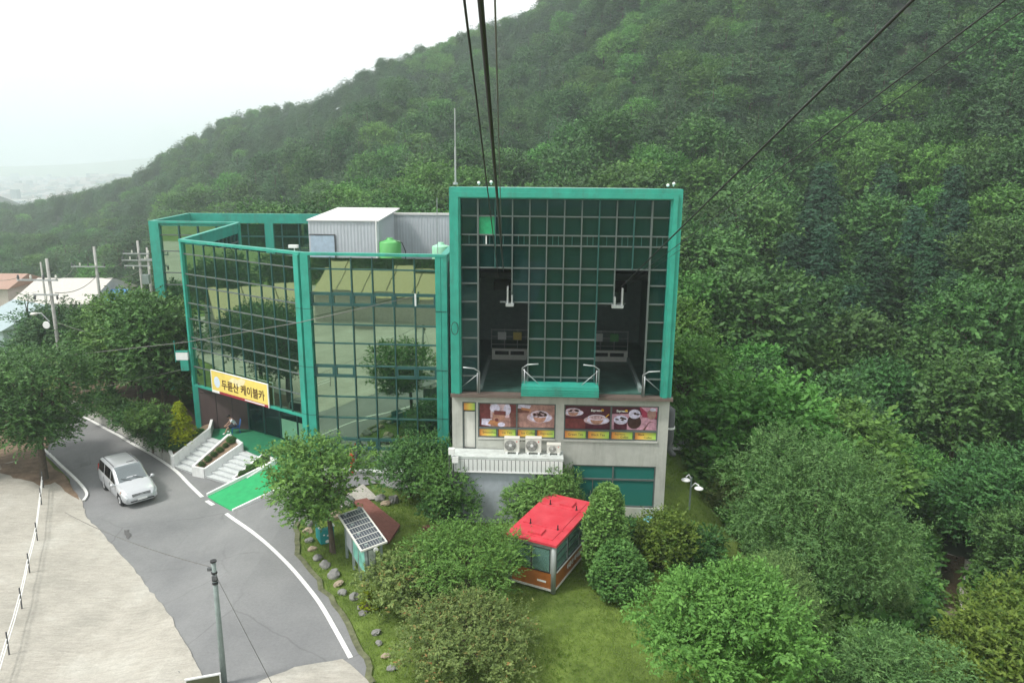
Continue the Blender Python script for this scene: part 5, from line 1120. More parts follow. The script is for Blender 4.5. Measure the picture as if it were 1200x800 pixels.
for k in range(4): q = a.lerp(b, (k + .75) / 4.3); putball(q.x, q.y, q.z + .03, .9, 'round clipped shrub, %s in the planter beside the green ramp' % ['lowest', 'second', 'third', 'topmost'][k], 'ball shrubs beside the ramp')
for k, (u, v) in enumerate(((200, 524), (206, 524), (211, 522), (224, 516), (232, 511))):
    q = GZ(u, v, .0 + .08 * k); putball(q.x, q.y + .15, q.z - .25, 1.5, 'low clipped bush in the corner planter, %s from the road' % ['first', 'second', 'third', 'fourth', 'fifth'][k], 'bushes in the corner planter')
# shrubs and trees of the garden
def gp(u, v): p = G(u, v); return p.x, p.y
tm, cm = broad(330, 1.5, 2.4, .2, 16, .65, 1300, 8, .4, .13, L_broad, trunk_r=.1, up=.3); place('round_bush', -5.3, 36.3, 'dark dense round bush in front of the glass wing door', 'bush', tm, cm, sc=(1, 1, 1.05)); place('round_bush', -3.9, 36.6, 'dark dense bush against the right post of the glass wing', 'bush', tm, cm, 2.1, (.8, .8, 1.05))
tm, cm = broad(331, 1.35, 1.9, .9, 12, .6, 1100, 8, .5, .13, L_light, trunk_r=.07, up=.15, sq=.5, flat=.3); place('small_tree', -2.9, 34.0, 'light green spreading small tree beside the annex wall', 'tree', tm, cm)
tm, cm = broad(332, 1.0, 1.5, .1, 10, .5, 800, 8, .35, .12, L_broad, trunk_r=.08, up=.3); place('round_bush', -3.2, 33.4, 'dark round bush under the light green small tree', 'bush', tm, cm)
tm, cm = broad(333, 1.75, 3.2, .35, 20, .75, 2200, 9, .45, .14, L_thuja, trunk_r=.12, up=.35); place('large_bush', 1.0, 32.6, 'large rounded light green bush between the annex and the red roofed cabin', 'bush', tm, cm, sc=(.82, .8, .64)); place('large_bush', 2.35, 33.3, 'green bush right behind the red roof in front of the teal window', 'bush', tm, cm, 2.4, (.66, .66, .72))
def thuja(seed, R, H, n, fat=1.):
    r = np.random.default_rng(seed); f = r.random(n); z = .15 + (H - .15) * (1 - f); th = r.uniform(0, 6.28, n); prof = np.sin(np.clip((1 - (z / H)) * 1.75, 0, 1.57)) ** .5 * (1 - .25 * np.clip(.25 - z / H, 0, 1) * 4)
    lump = 1 + .13 * np.sin(th * 3 + z * 2.1) + .1 * np.sin(th * 5 - z * 3.3); rr = R * prof * lump * r.uniform(.8, 1.02, n); P = np.stack([rr * np.cos(th), rr * np.sin(th), z], 1)
    D = np.stack([np.cos(th), np.sin(th), np.full(n, .9)], 1) + r.normal(0, .4, (n, 3)); return trunkmesh('trunk', H * .9, .1, [], seed), leafmesh('crown', P, D, .11, 8, .24, L_thuja, seed, .55)
tm, cm = thuja(340, .85, 3.9, 2700); place('arborvitae', 4.0, 28.9, 'tall lumpy arborvitae right behind the cabin at its rear corner', 'tree', tm, cm, sc=(1.0, 1.0, 1.02))
tm, cm = thuja(341, 1.08, 2.1, 2000); place('arborvitae', 4.35, 27.5, 'shorter rounded arborvitae in front of the tall one beside the cabin', 'tree', tm, cm)
tm, cm = broad(345, 1.15, 1.7, .1, 13, .5, 1200, 8, .35, .12, L_ygr, trunk_r=.08, up=.3); place('round_bush', 6.6, 29.6, 'yellowish green round bush near the tower base corner', 'bush', tm, cm, 0, (1.05, 1, 1.1))
tm, cm = broad(346, 1.1, 1.6, .1, 13, .5, 1000, 8, .35, .12, L_broad, trunk_r=.08, up=.3); place('round_bush', 8.1, 29.9, 'dark bush below the twin garden lamps', 'bush', tm, cm); place('round_bush', 5.4, 30.6, 'low dark bush left of the yellowish bush at the tower base', 'bush', tm, cm, 2, .75)
# maples in front of the cabin
tm, cm = broad(350, 3.0, 2.7, .9, 46, .6, 2500, 10, .6, .12, L_light, trunk_r=.12, up=.1, sq=.42, flat=.3, shape='round'); place('maple_tree', -1.75, 27.3, 'spreading green maple left of the red roofed cabin', 'tree', tm, cm, .4, (.92, .72, .74))
tm, cm = broad(351, 2.85, 2.1, .35, 46, .56, 2800, 10, .5, .11, L_maple, trunk_r=.1, up=.15, sq=.45, flat=.2, side=.7); place('maple_tree', -1.5, 22.9, 'low wide reddish green maple at the bottom centre of the picture', 'tree', tm, cm, 1.1, (.95, .8, .78))
tm, cm = broad(352, 1.6, 1.5, .2, 14, .6, 1300, 8, .4, .12, L_maple, trunk_r=.08, up=.2, sq=.5); place('maple_shrub', -3.9, 26.6, 'reddish brown tinged shrub just right of the solar notice board', 'shrub', tm, cm)
tm, cm = spruce(353, .95, .42, L_yel, 300, .07, .05); x, y = gp(432, 712); place('golden_shrub', x, y, 'tiny bright yellow green conifer beside the boulders', 'shrub', tm, cm)
# big foreground tree bottom right
tm, cm = broad(360, 2.8, 4.0, 1.5, 56, .66, 4600, 10, .52, .125, L_light, trunk_r=.16, up=.05, sq=.34, flat=.4, shape='round', rand=.4, inner=.35, side=.6); place('broadleaf_tree', 6.7, 20.4, 'large bright green leafy tree at the bottom right of the lawn', 'tree', tm, cm, 0, (.86, .88, .9))
# willow like tree behind it
tm, cm = broad(361, 3.9, 6.6, 2.4, 60, .95, 7800, 11, .7, .125, L_willow, trunk_r=.2, up=-.1, sq=.8, width=.34); place('willow_tree', 12.7, 28.8, 'big grey green feathery tree right of the lawn', 'tree', tm, cm, 0, (.88, .85, .97), z=-3.0)
tm, cm = broad(362, 3.0, 4.6, 1.4, 38, .85, 5000, 10, .6, .12, L_willow, trunk_r=.15, up=0, width=.36)
place('willow_tree', 12.8, 21.5, 'grey green tree below the big feathery tree near the bottom edge', 'tree', tm, cm, 1, (.85, .85, .8), z=-3.2); place('willow_tree', 16.2, 31.5, 'feathery tree behind and right of the big grey green one', 'tree', tm, cm, 3, .82, z=-4.5); place('willow_tree', 9.6, 24.6, 'feathery shrubby tree between the bright green tree and the willow', 'tree', tm, cm, 2, .62, z=-.9)
tm, cm = broad(363, 2.6, 4.4, 1.2, 30, .95, 4000, 9, .55, .17, L_ygr, trunk_r=.14, up=.2)
for k, (x, y, z, s, lb) in enumerate(((17.6, 23.2, -4.4, 1.0, 'yellow green broadleaf tree in the bottom right corner'), (20.6, 26.2, -5, 1.0, 'yellow green tree at the right edge above the corner one'), (16.4, 19.4, -4.6, .85, 'yellow green bushy tree cut by the bottom edge at far right'))):
    place('broadleaf_tree', x, y, lb, 'tree', tm, cm, k * 2., s, z=z)
tm, cm = broad(364, 2.8, 5.2, 1.5, 28, 1.05, 3600, 9, .6, .18, L_broad, trunk_r=.15, up=.2)
tml, cml = broad(365, 2.8, 5.0, 1.5, 28, 1.0, 3600, 9, .6, .18, L_zelk, trunk_r=.15, up=.2)
for k, (x, y, s, w_, lb) in enumerate(((29, 37.5, .9, 0, 'dark green tree above the creek rocks at the right edge'), (20.5, 46, .85, 1, 'mid green tree left above the creek'), (17.8, 41, .82, 0, 'dark tree behind the feathery willow top'), (14.6, 45.5, .66, 0, 'rounded dark green tree at the back edge of the lawn'), (30, 42, 1.1, 0, 'dark tree at the right edge of the picture halfway down'), (26.5, 48, 1.0, 1, 'rounded light tree on the right behind the creek'), (21.5, 51, .95, 0, 'dark broad tree low on the slope right of the tower'))):
    place('broadleaf_tree', x, y, lb, 'tree', (tm, tml)[w_], (cm, cml)[w_], k * 1.7, s)
tm, cm = broad(366, 1.7, 2.4, .15, 16, .75, 1500, 8, .45, .16, L_broad, trunk_r=.1, up=.3)
tmz, cmz = broad(367, 1.6, 2.1, .15, 16, .7, 1500, 8, .45, .16, L_zelk, trunk_r=.1, up=.3)
tmm, cmm = broad(368, 1.6, 1.7, .1, 14, .65, 1300, 8, .4, .13, L_maple, trunk_r=.08, up=.2, tintr=(0, .9))
for k, (u, v, s, w_, lb) in enumerate(((800, 522, 1.05, 1, 'yellowish topped bush in the row at the back of the lawn, nearest the tower'), (826, 524, 1.1, 0, 'dark bush second in the row at the back of the lawn'), (852, 528, 1.0, 1, 'green bush third in the row at the back of the lawn'), (880, 532, 1.1, 0, 'dark bush fourth in the row at the back of the lawn'), (838, 566, .8, 2, 'brownish green low bush on the right part of the lawn'), (862, 556, .85, 2, 'reddish low bush behind the brownish one on the lawn'), (848, 596, .8, 2, 'dull green bush right of the twin garden lamps'), (900, 560, .9, 0, 'dark bush at the right border of the lawn'))):
    x, y = gp(u, v); place('bush', x, y, lb, 'bush', (tm, tmz, tmm)[w_], (cm, cmz, cmm)[w_], k * 1.1, s)
# pines near the village
tmp_, cmp_ = pine(370, 6.5, 2.2, n=1400, leaf=.24)
for k, (u, v, Y_, lb) in enumerate(((33, 348, 62, 'dark pine left of the lamp post pole at the far left'), (68, 352, 64, 'dark pine right of the lamp post pole at the far left'), (48, 362, 61, 'small pine between the two dark pines beside the lamp pole'))):
    p = AT(u, v, Y_); place('pine_tree', p.x, p.y, lb, 'tree', tmp_, cmp_, k * 2., 1.05 - .1 * k, z=p.z - 6.4 * (1.05 - .1 * k))

# ---- grass on the lawn
def grass():
    r = np.random.default_rng(31); n = 60000; x, y = r.uniform(-10, 11, n), r.uniform(18, 44, n)
    # keep inside the garden: right of the road edge, outside the building
    ge = np.array([(p[0], p[1]) for p in GE]); gx = np.interp(y, ge[::-1, 1][:], ge[::-1, 0]) if np.all(np.diff(ge[::-1, 1]) > 0) else np.interp(y, sorted(ge[:, 1]), [q[0] for q in sorted(ge.tolist(), key=lambda q: q[1])])
    k = (x > gx + .15) & ~((y > 34.0 - .044 * (x + 2.9)) & (x > -3.2) & (x < 7.9)) & ~((x > -3.2) & (x < 2.8) & (y > 32.4)) & ~((y > 36.5) & (x < -3))
    u, v, d = PJ(np.stack([x, y, 0 * x], 1)); k &= (v < 830) & (u < 960)
    x, y = x[k], y[k]; P = np.stack([x, y, Tn(x, y) - .005], 1); D = np.stack([r.normal(0, .25, len(x)), r.normal(0, .25, len(x)), np.ones(len(x))], 1)
    n = len(x); th = r.uniform(0, 6.28, (n, 3)); h = r.uniform(.03, .085, (n, 3)) * (.7 + .7 * (np.sin(x * .9) * np.sin(y * 1.1 + 1) * .5 + .5))[:, None]; off = r.normal(0, .05, (n, 3, 2))
    b = P[:, None, :] + np.concatenate([off, np.zeros((n, 3, 1))], -1); s = np.stack([np.cos(th), np.sin(th), 0 * th], -1) * .012; tip = b + D[:, None, :] * h[..., None] + np.stack([np.cos(th + 1.3), np.sin(th + 1.3), 0 * th], -1) * h[..., None] * .6
    V = np.stack([b - s, b + s, tip], 2).reshape(-1, 3); N = n * 3
    me = bpy.data.meshes.new('lawn_grass'); me.vertices.add(3 * N); me.vertices.foreach_set('co', V.astype(np.float32).ravel()); me.loops.add(3 * N); me.loops.foreach_set('vertex_index', np.arange(3 * N, dtype=np.int32)); me.polygons.add(N); me.polygons.foreach_set('loop_start', np.arange(0, 3 * N, 3, dtype=np.int32)); me.polygons.foreach_set('loop_total', np.full(N, 3, np.int32))
    a = me.attributes.new('tint', 'FLOAT', 'FACE'); tv = np.repeat(np.clip(.5 + .35 * np.sin(x * .7 + 2 * np.sin(y * .5)) * np.cos(y * .8) + r.normal(0, .2, n), 0, 1), 3); a.data.foreach_set('value', tv.astype(np.float32))
    me.materials.append(L_grass); me.update(calc_edges=True); o = bpy.data.objects.new('lawn_grass', me); COL.objects.link(o); tag(o, kind='stuff', label='short green grass of the garden lawn')
grass()

# ============================================================ THE MINIVAN
def minivan():
    fw, rw = G(138, 591), G(123, 576)           # contact points of the two wheels facing the left of the picture
    hd = Vector((fw.x - rw.x, fw.y - rw.y, 0)).normalized(); L_, W_, H_ = 4.85, .97, 1.78
    lf = Vector((-hd.y, hd.x, 0)); rt_ = -lf    # the seen side is the car's right side
    mid = (fw + rw) / 2; seen = rt_ if rt_.x < 0 else lf
    c = mid - seen * (W_ - .06); z0 = T(c.x, c.y) + .022
    t = Th('minivan', (c.x, c.y, z0), 'silver minivan with roof rails driving on the road towards the viewer', 'minivan')
    t.o.rotation_euler = (0, 0, math.atan2(hd.y, hd.x)); t.o.scale = (.93, .93, .96); loc0 = t.loc; t.loc = Vector((0, 0, 0))
    paint = mat('silver_car_paint', (.52, .54, .56), .28, metal=.35, var=.02, coat=.8); trim = M['black']; gl = glass('car_glass', (.01, .013, .014), (.04, .05, .05), .05, rtint=(.9, .95, 1))
    gl2 = glass('windscreen_glass', (.12, .16, .15), (.3, .36, .35), .25, rtint=(.9, .97, 1)); rubber = M['black']; rim = mat('alloy_rim', (.5, .51, .52), .35, metal=.7)
    ST = [(2.42, .34, .50, .56, .60, .56), (2.36, .27, .58, .70, .78, .70), (2.15, .24, .70, .86, .90, .80), (1.75, .22, .86, 1.00, .95, .84), (1.35, .22, .98, 1.08, .965, .84), (1.05, .22, 1.02, 1.16, .97, .82), (.65, .22, 1.02, 1.46, .97, .82), (.25, .22, 1.03, 1.70, .97, .80), (-.05, .22, 1.03, 1.765, .97, .80), (-.8, .22, 1.04, 1.79, .97, .81), (-1.6, .22, 1.05, 1.785, .965, .80), (-2.15, .24, 1.06, 1.75, .95, .79), (-2.34, .28, 1.06, 1.50, .93, .80), (-2.42, .34, 1.0, 1.12, .9, .8), (-2.45, .42, .8, .86, .86, .8)]
    A = np.array(ST); xs = np.linspace(2.42, -2.45, 56); cols = [np.interp(-xs, -A[:, 0], A[:, i]) for i in range(1, 6)]
    for i in range(5):
        cc = cols[i]; p = np.pad(cc, 1, mode='edge'); cols[i] = (p[:-2] + 2 * p[1:-1] + p[2:]) / 4
    def ring(k):
        zb, zm, ztp, wb, wt = [c_[k] for c_ in cols]; low = min(.5, zm - .1)
        pr = [(0, zb), (wb * .86, zb), (wb * .97, zb + .1), (wb * 1.0, low), (wb, (low + zm) / 2), (wb * .985, zm), (wb * .965, zm + .03)]
        e = max(.02, ztp - zm - .03)
        pr += [(wt + (wb * .965 - wt) * .5, zm + .03 + e * .48), (wt, ztp - .05 * min(1, e * 3)), (wt * .86, ztp), (wt * .5, ztp + .022), (0, ztp + .03)]
        return pr
    m = MB(); rings = [ring(k) for k in range(len(xs))]; n = len(rings[0]); full = 2 * n - 2
    for k, pr in enumerate(rings):
        for (y, z) in pr: m.v.append((xs[k], y, z))
        for (y, z) in pr[-2:0:-1]: m.v.append((xs[k], -y, z))
    def archd(x, z):  # wheel arch openings
        return any((x - wx) ** 2 + (z - .33) ** 2 < .40 ** 2 for wx in (1.48, -1.42))
    for k in range(len(xs) - 1):
        for j in range(full):
            a, b = k * full + j, k * full + (j + 1) % full; c_, d_ = (k + 1) * full + (j + 1) % full, (k + 1) * full + j
            cx = (xs[k] + xs[k + 1]) / 2; cz = (m.v[a][2] + m.v[b][2]) / 2; cy = abs(m.v[a][1] + m.v[b][1]) / 2
            if cy > .5 and archd(cx, cz) and cz < .62: continue
            m.f.append((a, b, c_, d_)); m.mi.append(0)
    m.f.append(tuple(range(full))); m.f.append(tuple(len(m.v) - full + i for i in reversed(range(full)))); m.mi += [0, 0]
    body = t.part('body', m, paint, smooth=True)
    def surf(x, f, s, up_=.012):   # point on the side glass zone, f 0 belt..1 roof edge
        k = int(np.argmin(abs(xs - x))); pr = rings[k]; y0, z0_ = pr[6]; y2, z2 = pr[8]; y1, z1 = pr[7]
        y, z = (y0 + (y1 - y0) * f * 2, z0_ + (z1 - z0_) * f * 2) if f < .5 else (y1 + (y2 - y1) * (f * 2 - 1), z1 + (z2 - z1) * (f * 2 - 1)); return (x, s * (y + up_), z + .003)
    for s in (1, -1):
        for (xa, xb, xa2) in ((.95, .1, .2), (.0, -1.0, None), (-1.12, -2.12, None)):
            m = MB(); N_ = 7
            for i in range(N_ + 1):
                x = xa + (xb - xa) * i / N_; xt = (xa2 + (xb - xa2) * i / N_) if xa2 is not None else x; lo, hi = surf(x, .06, s), surf(xt, .93, s); mi_ = ((lo[0] + hi[0]) / 2, (surf((x + xt) / 2, .5, s)[1]), (lo[2] + hi[2]) / 2); m.v += [lo, mi_, hi]
            for i in range(N_): m.f += [(3 * i, 3 * i + 1, 3 * i + 4, 3 * i + 3), (3 * i + 1, 3 * i + 2, 3 * i + 5, 3 * i + 4)]; m.mi += [0, 0]
            t.part('side_window', m, gl, smooth=True)
        for xd in (.06, -1.06):   # door seams and handles
            m = MB(); pts = [(xd, s * (.985 - .0), .32), (xd, s * .984, .6), (xd, s * .98, .98)]; m.tube(pts, .008, 4); t.part('door_seam', m, trim)
            m = MB(); m.box(xd - .3, xd - .12, s * .975, s * 1.0, .86, .9) if s > 0 else m.box(xd - .3, xd - .12, -1.0, -.975, .86, .9); t.part('door_handle', m, paint)
        m = MB(); m.tube([(1.0, s * .9, 1.02), (1.0, s * 1.0, 1.06)], .03, 6); m.lathe((.98, s * 1.1, 1.10), [(.01, -.09), (.09, -.07), (.12, 0), (.09, .07), (.01, .09)], 12); t.part('wing_mirror', m, paint, smooth=True)
        m = MB(); m.tube([(.0, s * .66, 1.765), (-.1, s * .66, 1.81), (-1.9, s * .65, 1.82), (-2.0, s * .65, 1.76)], .022, 6); t.part('roof_rail', m, M['dgrey'])
        # headlights: curved patches over the front corner
        m = MB(); hx = np.linspace(2.34, 1.88, 7)
        for q_, x in enumerate(hx):
            k = int(np.argmin(abs(xs - x))); pr = rings[k]; tp_ = .35 + .65 * math.sin(pi * (q_ + .8) / 7.6)
            for f_ in (0, .5, 1):
                a_, b_ = pr[5], pr[8]; c0_ = pr[6] if f_ == .5 else None
                y_, z_ = (a_[0] + (b_[0] - a_[0]) * f_ * tp_, a_[1] + (b_[1] - a_[1]) * f_ * tp_) if c0_ is None else (pr[6][0] * .5 + (a_[0] + (b_[0] - a_[0]) * .5 * tp_) * .5 + .012, a_[1] + (b_[1] - a_[1]) * .5 * tp_ + .01)
                m.v.append((x + .02, s * (y_ + .014), z_ + .014))
        for q_ in range(6):
            for e_ in range(2): m.f.append((3 * q_ + e_, 3 * q_ + e_ + 1, 3 * q_ + e_ + 4, 3 * q_ + e_ + 3)); m.mi.append(0)
        hl_ = t.part('headlight', m, mat('headlamp_lens', (.62, .66, .68), .1, var=.35, scale=25, spec=.9) if 'headlamp_lens' not in bpy.data.materials else bpy.data.materials['headlamp_lens'], smooth=True)
        m = MB(); m.add([(1.885, s * .972, .80), (1.80, s * .98, .83), (1.83, s * .925, .965), (1.90, s * .91, .955)], [(0, 1, 2, 3)]); t.part('indicator', m, M['orr'], hl_)
        m = MB(); m.add([(-2.43, s * .80, .95), (-2.36, s * .92, .95), (-2.30, s * .88, 1.35), (-2.36, s * .74, 1.35)], [(0, 1, 2, 3)]); m.v = [(a - .02, b * 1.01, c_) for a, b, c_ in m.v]; t.part('tail_light', m, M['redc'])
    # windscreen and rear window follow the body surface
    def roofpt(x, y):
        k = int(np.argmin(abs(xs - x))); pr = rings[k]; ys = [p[0] for p in pr[8:]][::-1]; zs = [p[1] for p in pr[8:]][::-1]; return float(np.interp(abs(y), ys, zs))
    for nm, xa, xb, wa, wb_, mt in (('windscreen', 1.10, .12, .76, .69, gl2), ('rear_window', -2.13, -2.33, .62, .66, gl)):
        m = MB(); N_ = 9
        for i in range(N_ + 1):
            x = xa + (xb - xa) * i / N_; w_ = wa + (wb_ - wa) * i / N_
            for j in range(N_ + 1): y = w_ * (2 * j / N_ - 1); m.v.append((x, y, roofpt(x - .05 * (y / w_) ** 2, y) + .018))
        for i in range(N_):
            for j in range(N_): q = i * (N_ + 1) + j; m.f.append((q, q + 1, q + N_ + 2, q + N_ + 1)); m.mi.append(0)
        t.part(nm, m, mt, smooth=True)
    for y in (-.1, .55):
        m = MB(); m.tube([(1.16, y, roofpt(1.16, y) + .03), (.92, y - .5, roofpt(.92, y - .5) + .035)], .012, 5); t.part('wiper', m, trim)
    m = MB(); m.add([(2.345, -.47, .60), (2.345, .47, .60), (2.30, .50, .80), (2.30, -.50, .80)], [(0, 1, 2, 3)]); m.v = [(a + .045, b, c_) for a, b, c_ in m.v]; gr = t.part('grille', m, M['dgrey'])
    for z in (.64, .69, .74): 
        m = MB(); m.box(2.385 - (z - .6) * .22, 2.41 - (z - .6) * .22, -.45, .45, z, z + .018); t.part('grille_bar', m, rim, gr)
    m = MB(); m.box(2.385, 2.41, -.08, .08, .69, .75); t.part('badge', m, rim)
    m = MB(); m.box(2.40, 2.47, -.84, .84, .42, .58) ; m.v = [(a - .11 * (abs(b) / .84) ** 3, b, c_) for a, b, c_ in m.v]; t.part('front_bumper', m, paint)
    m = MB(); m.box(2.40, 2.474, -.62, .62, .405, .45); t.part('lower_grille', m, trim)
    m = MB(); m.box(2.47, 2.478, -.26, .26, .45, .56); t.part('number_plate', m, M['white'])
    m = MB(); m.box(-.35, -1.0, -.25, .25, 1.79, 1.815); t.part('roof_hatch', m, M['dgrey']) if False else None
    m = MB(); m.tube([(-.2, .1, 1.79), (-.2, .5, 1.79)], .03, 6); t.part('roof_crossbar', m, trim)
    for wx in (1.48, -1.42):
        for s in (1, -1):
            R = Matrix.Rotation(RAD(90), 4, 'X')
            m = MB(); m.lathe((wx, s * .84, .33), [(.2, -.1), (.31, -.1), (.33, -.07), (.33, .07), (.31, .1), (.2, .1)], 24, R); w1 = t.part('wheel', m, rubber, smooth=True)
            m = MB(); m.lathe((wx, s * .90, .33), [(.01, -.02 * s), (.05, -.02 * s), (.19, .0), (.215, -.04 * s), (.215, .04 * s)], 24, R); t.part('rim', m, rim, w1)
            for k in range(5):
                an = k * 2 * pi / 5; m = MB(); m.tube([(wx, s * .925, .33), (wx + .19 * cos(an), s * .93, .33 + .19 * sin(an))], .025, 5); t.part('spoke', m, rim, w1)
            m = MB(); m.lathe((wx, s * .80, .33), [(.01, 0), (.40, 0)], 20, R); t.part('wheel_well', m, trim)
minivan()

# ============================================================ RED ROOFED DISPLAY CABIN
def cabin():
    C = Vector((1.78, 27.35, 0)); u = Vector((.45, .893, 0)).normalized(); v = Vector((-u.y, u.x, 0)); LN, WD = 4.15, 2.05
    t = Th('cable_car_cabin', (C.x, C.y, .05), 'old orange cable car cabin with faded red roof displayed on the lawn', 'cable car cabin')
    Fs = Fr((C.x, C.y), (C.x + u.x * LN, C.y + u.y * LN)); Ff = Fr((C.x + v.x * WD, C.y + v.y * WD), (C.x, C.y))
    Fb = Fr((C.x + u.x * LN, C.y + u.y * LN), (C.x + u.x * LN + v.x * WD, C.y + u.y * LN + v.y * WD)); Fl = Fr((C.x + u.x * LN + v.x * WD, C.y + u.y * LN + v.y * WD), (C.x + v.x * WD, C.y + v.y * WD))
    z0, zs, zt_ = .12, .88, 2.12
    q = MB(); q.prism([tuple((C + u * a + v * b)[:2]) for a, b in ((.03, .03), (LN - .03, .03), (LN - .03, WD - .03), (.03, WD - .03))], z0, z0 + .1); t.part('floor', q, M['dgrey'])
    for a, b in ((0.06, .06), (LN - .06, .06), (LN - .06, WD - .06), (.06, WD - .06)):
        p = C + u * a + v * b; q = MB(); q.tube([(p.x, p.y, z0 - .1), (p.x, p.y, zt_)], .11, 10); t.part('corner_pillar', q, M['cabgrey'], smooth=True)
    for F, ln, cols, nm in ((Fs, LN, [.18, 1.38, 2.7, LN - .18], 'side'), (Fl, LN, [.18, 1.45, 2.77, LN - .18], 'side'), (Ff, WD, [.18, WD / 2, WD - .18], 'end'), (Fb, WD, [.18, WD / 2, WD - .18], 'end')):
        q = MB(); F.box(q, .1, ln - .1, -.06, .0, z0 + .06, zs); pn = t.part('%s_panel' % nm, q, M['orange'])
        q = MB(); F.box(q, .06, ln - .06, -.05, .03, z0 - .02, z0 + .06); t.part('skirt_rail', q, M['acw'])
        q = MB(); F.box(q, .06, ln - .06, -.05, .02, zt_ - .16, zt_); t.part('top_rail', q, M['cabgrey'])
        for i, (a, b) in enumerate(zip(cols[:-1], cols[1:])):
            q = MB(); F.box(q, a - .05, a, -.05, .015, zs, zt_ - .16); F.box(q, b, b + .05, -.05, .012, zs, zt_ - .16); wf = t.part('window_post', q, M['cabgrey'])
            lo = zs if not (nm == 'side' and i == 0) else zs - .12
            q = MB(); F.box(q, a + .03, b - .03, -.03, -.015, zs + .03, zt_ - .2); t.part('window', q, M['cabglass'])
            for (x0, x1, y0, y1) in ((a, b, zs, zs + .04), (a, b, zt_ - .2, zt_ - .16), (a, a + .035, zs + .04, zt_ - .2), (b - .035, b, zs + .04, zt_ - .2)):
                q = MB(); F.box(q, x0, x1, -.035, .018, y0, y1); t.part('window_seal', q, M['black'])
            if nm == 'side':
                for zz in (1.25, 1.6): q = MB(); F.box(q, a + .035, b - .035, -.03, .0, zz, zz + .03); t.part('window_bar', q, M['black'])
                q = MB(); F.box(q, a + .02, b - .02, .018, .05, zs - .03, zs + .01); t.part('sill', q, M['white'])
    # roof: sloping slightly, overhanging
    ov = .12; zr = zt_ + .02; cr = [C + u * a + v * b for a, b in ((-ov, -ov), (LN + ov, -ov), (LN + ov, WD + ov), (-ov, WD + ov))]
    q = MB(); q.prism([tuple(p[:2]) for p in cr], zr, zr + .1); rf = t.part('roof', q, M['red'])
    q = MB(); cr2 = [C + u * a + v * b for a, b in ((.2, .2), (LN - .2, .2), (LN - .2, WD - .2), (.2, WD - .2))]; q.prism([tuple(p[:2]) for p in cr2], zr + .1, zr + .125); t.part('roof_sheet', q, M['red'], rf)
    for a in (1.1, LN - 1.1):
        q = MB(); q.prism([tuple((C + u * x + v * y)[:2]) for x, y in ((a - .02, .1), (a + .02, .1), (a + .02, WD - .1), (a - .02, WD - .1))], zr + .126, zr + .15); t.part('roof_seam', q, M['red'], rf)
    for a, w0, w1 in ((.55, .75, 1.35), (LN - .65, .6, 1.2)):
        q = MB(); q.prism([tuple((C + u * x + v * y)[:2]) for x, y in ((a - .25, w0), (a + .25, w0), (a + .25, w1), (a - .25, w1))], zr + .126, zr + .22); t.part('roof_hatch', q, M['red'], rf)
    for a, b in ((1.1, .35), (1.1, WD - .45), (LN - 1.0, .35), (LN - 1.0, WD - .45)):
        p = C + u * a + v * b; q = MB(); q.tube([(p.x, p.y, zr + .1), (p.x, p.y, zr + .34)], .028, 6); q.tube([(p.x, p.y, zr + .12), (p.x, p.y, zr + .17)], .05, 6); t.part('hanger_bolt', q, M['black'], rf)
    text('두륜산 케이블카', Fs, 1.35, .42, .26, M['white'], .004, root=t, bold=.008)
    q = MB(); Ff.box(q, WD - .75, WD - .35, .002, .012, .42, .5); t.part('end_plate', q, M['white'])
    # stored things inside: a white control cabinet
    tt = Th('control_cabinet', tuple(C + u * .9 + v * 1.0 + Vector((0, 0, .22))), 'white metal cabinet standing inside the old cabin', 'cabinet')
    b0 = C + u * .9 + v * .95
    q = MB(); q.prism([tuple((b0 + u * x + v * y)[:2]) for x, y in ((-.3, -.45), (.4, -.45), (.4, .45), (-.3, .45))], .22, 1.45); tt.part('case', q, M['white'])
    q = MB(); q.prism([tuple((b0 + u * x + v * y)[:2]) for x, y in ((-.2, -.35), (.3, -.35), (.3, .35), (-.2, .35))], 1.452, 1.6); tt.part('top_box', q, M['tankp'])
    q = MB(); p = b0 + v * -.1; q.tube([(p.x, p.y, 1.6), (p.x, p.y, 1.75)], .05, 8); tt.part('knob', q, M['black'])
cabin()

